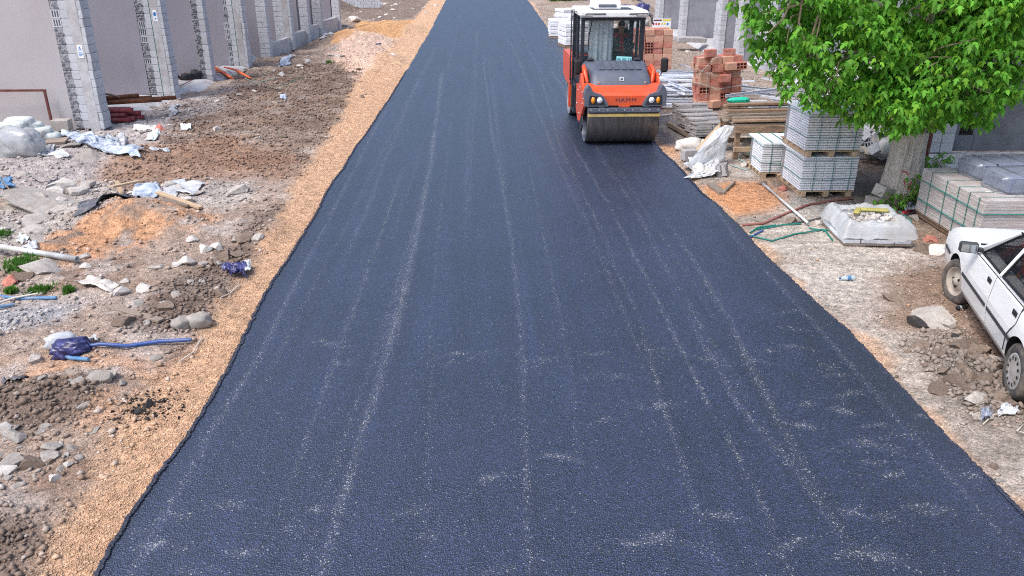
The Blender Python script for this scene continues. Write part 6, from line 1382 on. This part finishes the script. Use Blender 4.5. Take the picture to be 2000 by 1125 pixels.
for sg_ in (-1, 1):
    for nm, oo in (('front_door', FD), ('rear_door', RDo)):
        d_ = side_patch(sg_, oo, .010).build('door', M['car_white'], car); tag(d_, ['front left', 'rear left', 'front right', 'rear right'][(0 if sg_ < 0 else 2)+(nm == 'rear_door')]+' white door with a dark recessed handle')
        side_patch(sg_, grow(oo, .007), .005, .003).build('door_gap_shade', M['seal'], d_)  # dark rim stands in for the shade in the gap round the door
        yh = -.04 if nm == 'front_door' else -.93
        MB().span((sg_*.787, yh-.05+.12*0, .755), (sg_*.802, yh+.075, .81), .003).build('handle', M['seal'], d_)
        side_patch(sg_, [(max(p[0] for p in oo)-.01, .505), (max(p[0] for p in oo)-.01, .545), (min(p[0] for p in oo)+.03, .545), (min(p[0] for p in oo)+.03, .505)], .017, .008).build('rubbing_strip', M['car_trim'], d_)
    side_patch(sg_, [(1.88, .515), (1.88, .55), (1.56, .55), (1.56, .515)], .012, .012).build('rubbing_strip', M['car_trim'], car); side_patch(sg_, [(-1.58, .515), (-1.58, .55), (-1.9, .55), (-1.9, .515)], .012, .012).build('rubbing_strip', M['car_trim'], car)
    side_patch(sg_, [(.86, .21), (.86, .31), (-.86, .31), (-.86, .21)], .004, .006).build('sill', M['car_dirty'], car)
    # pillars, gutters, windows
    xb, xr = sg_*.735, sg_*.565
    pil = lambda a, b2, r_: MB().tube([a, b2], r_, 6, True, False)
    for (a, b2, r_, nm) in (((xb, .66, .90), (xr, .02, 1.33), .034, 'windscreen_pillar'), ((xb, -.17, .90), (xr*1.0, -.28, 1.345), .030, 'door_pillar'), ((xb, -1.06, .92), (xr, -.98, 1.32), .055, 'rear_pillar')): pil(a, b2, r_).build(nm, M['car_white'], car)
    MB().tube([(xb*1.012, .64, .915), (xr*1.03, .03, 1.335), (xr*1.035, -.3, 1.355), (xr*1.03, -1.0, 1.325)], .013, 6).build('roof_gutter', M['seal'], car)
    for pts in ([(xb*1.004, .55, .905), (xb*1.004, -.13, .905), (xr*1.02, -.235, 1.315), (xr*1.02, .01, 1.315)], [(xb*1.004, -.21, .905), (xb*1.004, -.98, .925), (xr*1.02, -.94, 1.30), (xr*1.02, -.32, 1.315)]):
        n_ = Vector((sg_*.93, 0, .36)); q = [Vector(p) for p in pts]; g_ = MB(); g_.add([p for p in q]+[p-n_*.005 for p in q], [(0, 1, 2, 3), (7, 6, 5, 4)]+[(i, (i+1) % 4, 4+(i+1) % 4, 4+i) for i in range(4)]); w_ = g_.build('side_window', M['car_glass'], car)
        MB().tube(q+[q[0]], .014, 5, False).build('window_seal', M['seal'], w_)
    mi = MB(); mi.box((sg_*.90, .56, .955), (.20, .08, .125), (0, 0, sg_*.12), .02); mi = mi.build('mirror', M['car_trim'], car); MB().box((sg_*.90, .515, .955), (.165, .006, .092), (0, 0, sg_*.12)).build('mirror_glass', mat('mirror_glass%d' % sg_, S(190, 200, 206), .04, 0, 1, 0, metal=.9), mi); MB().box((sg_*.79, .57, .93), (.10, .05, .05), None, .01).build('mirror_foot', M['car_trim'], mi)
    for y_, rm in ((YF, 'rim_dusty'), (YR, 'rim')):
        T = Matrix.Translation((sg_*.70, y_, .285)) @ (Matrix.Rotation(.30, 4, 'Z') if y_ == YF else Matrix.Identity(4)); k = sg_
        wh = empty_child = bpy.data.objects.new('wheel', None); C.objects.link(wh); wh.parent = car
        MB().lathe([(.185, k*.075), (.20, k*.09), (.255, k*.092), (.278, k*.075), (.285, k*.05), (.287, 0), (.285, -k*.05), (.275, -k*.08), (.2, -k*.09)], 40, T).build('tyre', M['tyre'], wh)
        if y_ == YR:
            r_ = MB(); r_.lathe([(.188, k*.072), (.182, k*.088), (.165, k*.080), (.06, k*.094), (.0, k*.098)], 36, T); r_ = r_.build('rim', M[rm], wh)
            for i in range(12): a_ = i*6.2832/12; MB().add([T @ Vector((k*.0925, (.135+dr*1.0)*math.cos(a_+da), (.135+dr)*math.sin(a_+da))) for dr, da in ((-.02, -.08), (.018, -.12), (.018, .12), (-.02, .08))], [(0, 1, 2, 3)]).build('rim_slot', M['seal'], wh)
        else:
            r_ = MB(); r_.lathe([(.188, k*.072), (.182, k*.082), (.165, k*.062), (.15, k*.02), (.115, k*.03), (.09, k*.055), (.05, k*.06), (.045, k*.085), (0, k*.088)], 36, T); r_ = r_.build('rim', M[rm], wh)
            hs = MB()
            for i in range(3): a_ = i*6.2832/3+.4; hs.tube([T @ Vector((k*.056, .065*math.cos(a_), .065*math.sin(a_))), T @ Vector((k*.075, .065*math.cos(a_), .065*math.sin(a_)))], .014, 6)
            hs.build('wheel_nuts', M['seal'], wh)
rf_ = MB(); vs = []
for y_, z_, hw in ((.04, 1.325, .545), (-.05, 1.352, .56), (-.3, 1.372, .565), (-.75, 1.365, .565), (-1.0, 1.325, .55)): vs += [(-hw, y_, z_-.015), (-hw*.8, y_, z_+.004), (0, y_, z_+.012), (hw*.8, y_, z_+.004), (hw, y_, z_-.015)]
n0 = len(vs); vs += [(x, y, z-.03) for x, y, z in vs]; fs = []
for i in range(4):
    for k in range(4): a = i*5+k; fs += [(a, a+1, a+6, a+5), (a+n0, a+5+n0, a+6+n0, a+1+n0)]
for i in range(4): fs += [(i*5, i*5+5, i*5+5+n0, i*5+n0), (i*5+4, i*5+4+n0, i*5+9+n0, i*5+9)]
fs += [(k, k+n0, k+1+n0, k+1) for k in range(4)]+[(20+k, 21+k, 21+k+n0, 20+k+n0) for k in range(4)]
rf_.add(vs, fs, None, True).build('roof', M['car_white'], car)
def pane(name, pts, par=car):
    q = [Vector(p) for p in pts]; nn = (q[1]-q[0]).cross(q[3]-q[0]).normalized(); g_ = MB(); g_.add(q+[p-nn*.005 for p in q], [(0, 1, 2, 3), (7, 6, 5, 4)]+[(i, (i+1) % 4, 4+(i+1) % 4, 4+i) for i in range(4)]); w_ = g_.build(name, M['car_glass'], par)
    MB().tube(q+[q[0]], .016, 5, False).build('window_seal', M['seal'], w_); return w_
pane('windscreen', [(-.70, .68, .93), (.70, .68, .93), (.535, .06, 1.315), (-.535, .06, 1.315)]); pane('rear_window', [(.68, -1.24, .96), (-.68, -1.24, .96), (-.535, -1.0, 1.31), (.535, -1.0, 1.31)])
MB().tube([(-.3, .72, .945), (.25, .66, .965)], .010, 5).tube([(.15, .72, .945), (.62, .66, .965)], .010, 5).build('wiper', M['seal'], car)
MB().box((0, 2.0, .46), (1.46, .14, .20), None, .04).build('front_bumper', M['car_trim'], car); MB().box((0, -1.98, .46), (1.46, .14, .22), None, .04).build('rear_bumper', M['car_trim'], car)
MB().span((-.72, .74, .945-.012), (.72, .755, .952)).build('bonnet_gap', M['seal'], car)
for sg_ in (-1, 1): MB().box((sg_*.55, 1.955, .66), (.32, .05, .15), None, .02).build('headlight', M['lens_white'], car); MB().box((sg_*.56, -1.955, .72), (.32, .04, .16), None, .02).build('tail_light', M['spray_red'], car)
MB().box((0, 1.96, .66), (.76, .04, .12), None, .01).build('grille', M['car_trim'], car)
bpl = MB(); bpl.span((-.8005-.004, 1.28, .635), (-.803, 1.40, .66)); 
inn = MB(); inn.span((-.64, -1.15, .58), (.64, .72, .60)); inn.build('floor_pan', M['cloth_dark'], car)
MB().box((0, .56, .84), (1.30, .26, .16), None, .04).build('dashboard', M['cloth_dark'], car)
for x_ in (-.34, .34): MB().box((x_, -.02, .70), (.46, .46, .14), None, .05).box((x_, -.28, .95), (.46, .12, .52), (.2, 0, 0), .05).box((x_, -.34, 1.22), (.24, .08, .12), (.2, 0, 0), .03).build('seat', M['cloth_dark'], car)
MB().box((0, -.9, .72), (1.2, .42, .16), None, .05).box((0, -1.08, .92), (1.2, .12, .44), (.2, 0, 0), .04).build('rear_seat', M['cloth_dark'], car)
ss = MB(); ss.tube([(-.34+.18*math.cos(t_), .34+.05*math.sin(t_), .93+.17*math.sin(t_)) for t_ in np.linspace(0, 6.2832, 19)], .014, 6, False).tube([(-.34, .36, .92), (-.34, .5, .86)], .03, 6); ss.build('steering_wheel', M['seal'], car)
blob('seat_cover', (.5, .22, .62), M['cloth_red'], 211, None, None, (.34, -.26, .72), 0, 3, .12, 3, None, .6, 0, car); blob('seat_cover', (.9, .3, .3), M['cloth_red'], 212, None, None, (.1, -1.0, .82), 0, 3, .2, 3, None, .7, 0, car)
# ------------------------------------------------------------------ the tree
TX, TY = 7.30, 13.25
tree = empty('maple_tree', 'leafy green tree with a thick pale fissured trunk behind the rubble pallet', 'tree', (TX, TY, 0))
def bark_tube(pts, rs, n=40, flute=.06, m=None):
    P = [Vector(p) for p in pts]; k = len(P)
    # resample
    T = np.linspace(0, k-1, (k-1)*14+1); Q = np.array([[np.interp(t, range(k), [p[a] for p in P]) for a in range(3)] for t in T]); R = np.interp(T, range(k), rs)
    vs = []
    for i, (c, r) in enumerate(zip(Q, R)):
        a = np.arange(n)*2*math.pi/n; h = T[i]
        rid = 1-np.abs(fbm(a*4.6+np.sin(h*1.3)*.6, np.full(n, h*.55), 3, 301)*2-1); wrap = np.minimum(1, np.minimum(a, 2*math.pi-a)/.5)
        rr = r*(1+flute*(rid*2-1.1)*wrap+.10*np.cos(a*3+1)*np.exp(-h*1.1)+.03*np.cos(5*a))
        vs.append(np.stack([c[0]+rr*np.cos(a), c[1]+rr*np.sin(a), np.full(n, c[2])], 1))
    V = np.concatenate(vs); I = np.arange(len(V)).reshape(-1, n); Jn = np.roll(I, -1, 1)
    F = np.stack([I[:-1], Jn[:-1], Jn[1:], I[1:]], -1).reshape(-1, 4); return V, F
V, F = bark_tube([(-.02, 0, -.15), (-.02, 0, .3), (.0, 0, .9), (-.02, .02, 1.6), (.0, .05, 2.4), (.03, .1, 3.4), (.1, .1, 4.6)], [.40, .315, .275, .26, .27, .25, .2], 110, .10)
link('trunk', np_mesh('trunk', V, F, M['bark'], None, False), tree)
lr = random.Random(41)
LOBES = [  # centre, radii: boughs of foliage as seen hanging round the trunk
 ((5.55, 12.55, 2.70), (1.15, 1.1, .95)), ((6.45, 12.35, 2.42), (1.05, .95, .92)), ((7.45, 12.4, 2.55), (1.1, 1.0, .88)), ((4.85, 12.9, 3.35), (.85, 1.0, .80)), ((5.7, 12.7, 3.55), (1.3, 1.2, 1.0)),
 ((8.25, 12.6, 3.05), (1.0, 1.0, .85)), ((9.3, 12.9, 3.45), (1.3, 1.2, .95)), ((6.75, 12.3, 3.35), (1.2, 1.0, .9)), ((8.0, 12.5, 3.9), (1.2, 1.0, .8)), ((4.75, 13.0, 4.1), (1.0, 1.2, .8)),
 ((6.65, 12.55, 1.72), (.42, .4, .40)), ((7.15, 12.75, 1.60), (.40, .38, .36)), ((7.75, 12.35, 1.95), (.5, .5, .42)), ((5.1, 12.3, 2.15), (.5, .45, .38)), ((6.0, 12.3, 1.95), (.55, .45, .36)), ((4.95, 12.9, 2.55), (.5, .6, .40)),
 ((10.4, 13.4, 3.9), (1.5, 1.5, 1.1)), ((7.6, 13.6, 5.0), (1.7, 1.5, 1.0)), ((7.2, 14.2, 3.5), (2.0, .9, 1.2))]
lm_b = MB(); tw = MB()
for (c, r) in LOBES:
    a = Vector((.0, .05, max(1.7, c[2]*.72)-.3)); e = Vector((c[0]-TX, c[1]-TY, c[2])); m_ = (a+e)*.5+Vector((0, 0, .25)); tk = .035+.022*r[0]
    lm_b.tube([a, m_, e], [tk, tk*.75, tk*.4], 7)
    for i in range(6):
        d = Vector((lr.uniform(-1, 1)*r[0], lr.uniform(-1, 1)*r[1], lr.uniform(-.8, .8)*r[2])); tw.tube([m_*.3+e*.7, e+d*.5+Vector((0, 0, .08)), e+d*.95], [.018, .012, .005], 5)
for p in ([(4.75, 12.3, 3.6), (4.72, 12.25, 3.1), (4.95, 12.2, 2.6)], [(4.62, 12.3, 3.5), (4.5, 12.3, 3.15), (4.3, 12.3, 2.95)], [(4.85, 12.3, 3.4), (4.55, 12.3, 3.3), (4.2, 12.4, 3.2)], [(5.0, 12.2, 3.3), (4.9, 12.15, 2.9), (5.1, 12.1, 2.45)], [(4.9, 12.2, 3.6), (5.0, 12.15, 3.2), (4.95, 12.1, 2.8)]):
    tw.tube([(x-TX, y-TY, z) for x, y, z in p], [.022, .016, .008], 6)
lm_b.build('limbs', M['bark'], tree); tag(tw.build('twigs', M['twig'], tree), None, None, None, 'stuff')
# one maple leaf: three pointed lobes, folded along the midrib
LV = np.array([(0, .0, 0), (-.19, .08, .01), (-.46, .42, -.08), (-.21, .42, .02), (-.22, .66, -.04), (0, 1.12, -.26), (.22, .66, -.04), (.21, .42, .02), (.46, .42, -.08), (.19, .08, .01), (0, .45, .08)])
LF = np.array([(10, i, i+1) for i in range(0, 9)]+[(10, 9, 0)])
def leaf_cloud(lobes, per, size, shell=.62, droop=.55, seed=1, tuft=7, keepf=None):
    """leaves in drooping tufts, mostly on the outside of each bough; returns positions, rotations, sizes"""
    r = np.random.default_rng(seed); P = []; Nn = []
    for c, rad in lobes:
        area = rad[0]*rad[1]+rad[0]*rad[2]+rad[1]*rad[2]; n = int(per*area)
        d = r.normal(size=(n, 3)); d /= np.linalg.norm(d, axis=1)[:, None]; q = shell+(1-shell)*r.random(n)**.6
        # bumpy outline: tufts cluster on sub-boughs
        b = .82+.36*vn(d[:, 0]*3.1+c[0]*5, d[:, 2]*3.1+d[:, 1]*2+c[1]*5, seed)
        p = np.array(c)+d*np.array(rad)*(q*b)[:, None]
        P.append(p); Nn.append(d)
    P = np.concatenate(P); D = np.concatenate(Nn)
    k = fbm(P[:, 0]*2.6+P[:, 1], P[:, 2]*2.6-P[:, 1]*.7, 2, 77) > .355      # gaps between boughs
    P, D = P[k], D[k]; n = len(P)
    n = len(P); N0 = n; taz = np.arctan2(D[:, 1], D[:, 0])
    P = np.repeat(P, tuft, 0); D = np.repeat(D, tuft, 0); n = len(P)
    az = np.tile(np.arange(tuft)*2*math.pi/tuft, N0)+np.repeat(r.uniform(0, 6.28, N0), tuft)+r.normal(0, .35, n)     # a whorl of leaves round each shoot tip
    pit = -droop+r.normal(0, .30, n); rad_ = r.uniform(.01, .09, n)
    tip = np.stack([np.cos(az)*np.cos(pit), np.sin(az)*np.cos(pit), np.sin(pit)], 1)
    P = P+np.stack([np.cos(az)*rad_, np.sin(az)*rad_, r.normal(0, .045, n)], 1)
    up = np.array([0, 0, 1.0])+r.normal(0, .28, (n, 3)); x = np.cross(tip, up); x /= np.linalg.norm(x, axis=1)[:, None]+1e-9; z = np.cross(x, tip)
    s = size*r.uniform(.62, 1.22, n); return P, x, tip, z, s
P, X_, T_, Z_, s_ = leaf_cloud(LOBES, 128, .114, seed=5, droop=.80)
org = np.array([TX, TY, 0])
dcam = np.linalg.norm(P-np.array([0, 0, CAM_H]), axis=1)
q = P-np.array([0, 0, CAM_H]); wz = q@_F; pu = 1000+FOC*(q@_R)/wz; pv = 562.5+FOC*(q@_D)/wz
inv = (pu > 1420) & (pu < 2000) & (pv > 2) & (pv < 320)
order = np.argsort(np.where(inv, dcam/(s_/.13), 99)); single = order[:300]; rest = np.setdiff1d(np.arange(len(P)), single)
def leaves_mesh(idx, name):
    v = (LV[None, :, 0, None]*X_[idx][:, None]+LV[None, :, 1, None]*T_[idx][:, None]+LV[None, :, 2, None]*Z_[idx][:, None])*s_[idx][:, None, None]+(P[idx]-org)[:, None]
    f = (LF[None]+(np.arange(len(idx))*len(LV))[:, None, None]).reshape(-1, 3)
    tint = np.random.default_rng(3).uniform(.62, 1.4, len(idx)); col = np.array(S(104, 166, 60))*tint[:, None]; yel = np.random.default_rng(4).random(len(idx)) < .3; col[yel] = col[yel]*np.array([1.45, 1.12, .9])
    return np_mesh(name, v.reshape(-1, 3), f, M['leaf_c'], {'Col': np.repeat(col, len(LV), 0)})
M['leaf_c'] = mat('leaf_cloud', (1, 1, 1), .6, .2, 1.2, 0, attr='Col', transl=.42, spec=.2)
tag(link('crown', leaves_mesh(rest, 'foliage'), tree), None, None, None, 'stuff')
LM = np_mesh('leaf', LV, LF, M['leaf'])
for i in single:
    Mx = Matrix(((X_[i][0], T_[i][0], Z_[i][0], P[i][0]-TX), (X_[i][1], T_[i][1], Z_[i][1], P[i][1]-TY), (X_[i][2], T_[i][2], Z_[i][2], P[i][2]), (0, 0, 0, 1)))
    o = link('leaf', LM, tree); o.matrix_local = Mx @ Matrix.Scale(float(s_[i]), 4)
# red paint marks on the bark
sp_ = MB()
def on_bark(px_, py_):
    d = (px_-1000)*_R+(py_-562.5)*_D+FOC*_F; t = (TY-.30)/d[1]; p = np.array([0, 0, CAM_H])+t*d; x = min(.27, max(-.27, p[0]-TX)); return Vector((x, -math.sqrt(max(.01, .30**2-x*x))-.012, p[2]))
for pts in ([(1752, 332), (1754, 342)], [(1760, 335), (1770, 336), (1774, 342)], [(1766, 352), (1768, 364), (1776, 366), (1779, 354)], [(1777, 358), (1775, 368), (1770, 374)], [(1768, 374), (1768, 382)]): sp_.tube([on_bark(*p) for p in pts], .016, 6, True, True, .5)
sp_.build('red_paint_mark', M['spray_red'], tree)
# suckers at the foot of the trunk and young shoots beside it, each one a plant
def shoot(name, label, cat, loc, n, h, spread, seed, size=.11, m='leaf'):
    t = empty(name, label, cat, loc); r = np.random.default_rng(seed); st = MB(); pts = []
    for k in range(max(3, n//9)):
        a = r.uniform(0, 6.28); e = Vector((math.cos(a)*spread*r.uniform(.3, 1), math.sin(a)*spread*r.uniform(.3, 1), h*r.uniform(.5, 1))); st.tube([(0, 0, 0), e*.5+Vector((0, 0, .06)), e], [.010, .007, .004], 5); pts += [e*f for f in r.uniform(.35, 1, 9)]
    tag(st.build('stems', M['twig'], t), None)
    for p in pts[:n]:
        p = p+Vector(r.normal(0, .05, 3)); o = link('leaf', LM, t, p, (r.uniform(-.9, .1), r.uniform(-.5, .5), r.uniform(0, 6.28)), [size*r.uniform(.7, 1.3)]*3)
    return t
for px_, py_, n, h, sp, lab in [(1722, 372, 60, .95, .28, 'tall leafy suckers on the left of the trunk'), (1690, 392, 30, .35, .28, 'low leafy sucker by the slab bundle'), (1738, 402, 55, .42, .36, 'leafy suckers across the foot of the trunk'), (1805, 372, 70, .9, .26, 'leafy shoots between the trunk and the wrapped pallet'), (1830, 335, 40, .55, .36, 'thin leafy shoots at the foot of the dark red post')]:
    x, y = at(px_, py_); y = min(y, 12.9) if px_ < 1760 else y; shoot('leafy_shoot', lab, 'shoots', (x, y-.1, 0), n, h, sp, int(px_))
def weed(px_, py_, wpx, lab, seed):
    """patch of short weeds: crossed blades, too many to count"""
    x, y = at(px_, py_); r = np.random.default_rng(seed); n = 420; R_ = wpx/FOC*y*.5
    a = r.uniform(0, 6.28, n); q_ = np.abs(r.normal(0, .5, n)); bx = x+np.cos(a)*q_*R_; by = y+np.sin(a)*q_*R_*1.2; bz = hz(bx, by); h = r.uniform(.03, .10, n); w_ = r.uniform(.012, .03, n); b = r.uniform(0, 6.28, n)
    v = np.stack([np.stack([bx-np.cos(b)*w_, by-np.sin(b)*w_, bz], 1), np.stack([bx+np.cos(b)*w_, by+np.sin(b)*w_, bz+.005], 1), np.stack([bx+r.normal(0, .03, n), by+r.normal(0, .03, n), bz+h], 1)], 1).reshape(-1, 3)
    tag(link('weeds', np_mesh('weeds', v, np.arange(3*n).reshape(-1, 3), M['weed'])), lab, None, None, 'stuff')
for i, (a, b_, c_, l_) in enumerate([(40, 512, 75, 'patch of green weeds under the grey pipe'), (4, 462, 30, 'green weeds at the left edge of the rubble'), (75, 558, 46, 'small weeds by the forked branch'), (135, 570, 14, 'sparse weeds in the mud'), (20, 565, 16, 'tiny weeds by the left edge'), (640, 132-8, 20, 'dark weeds beside the far sand')]): weed(a, b_, c_, l_, 500+i)
# bushes far along the right side
for i, (px_, py_) in enumerate([(1085, 4), (1100, 3)]):
    x, y = at(px_, py_+6); t = empty('bush', ['green bush at the far right of the road end', 'second green bush beyond the white bundles'][i], 'bush', (x+.6, y, 0)); r = np.random.default_rng(600+i)
    d = r.normal(size=(1800, 3)); d /= np.linalg.norm(d, axis=1)[:, None]; p = d*r.uniform(.5, 1, (1800, 1))**.5*np.array([1.2, .9, .7])+np.array([0, 0, .7])
    b = r.normal(0, .07, (1800, 3, 3)); tag(link('foliage', np_mesh('foliage', (p[:, None]+b).reshape(-1, 3), np.arange(5400).reshape(-1, 3), M['weed']), t), None, None, None, 'stuff')
# thin cables hanging in front of the trunk
for x_, lab in ((7.42, 'left pale cable hanging before the upper trunk'), (7.62, 'right pale cable hanging before the upper trunk')): tag(MB().tube([(x_, 12.75, 2.5), (x_+.02, 12.8, 5.5)], .012, 5).build('hanging_cable', M['cable_white']), lab, 'cable')
# scattered burnt black crumbs on the gravel and pale litter flakes on the mud
n = 380; cx, cy = at(290, 795); x = cx+RNG.normal(0, .17, n); y = cy+RNG.normal(0, .16, n); k = x < road_l(y)-.15; x, y = x[k], y[k]
stones('black_crumbs', x, y, .012+.04*RNG.random(len(x))**3, pick([(46, 42, 42), (66, 60, 58), (36, 34, 34)], len(x)), 'burnt black crumbs scattered over the orange gravel', OCT, .8)
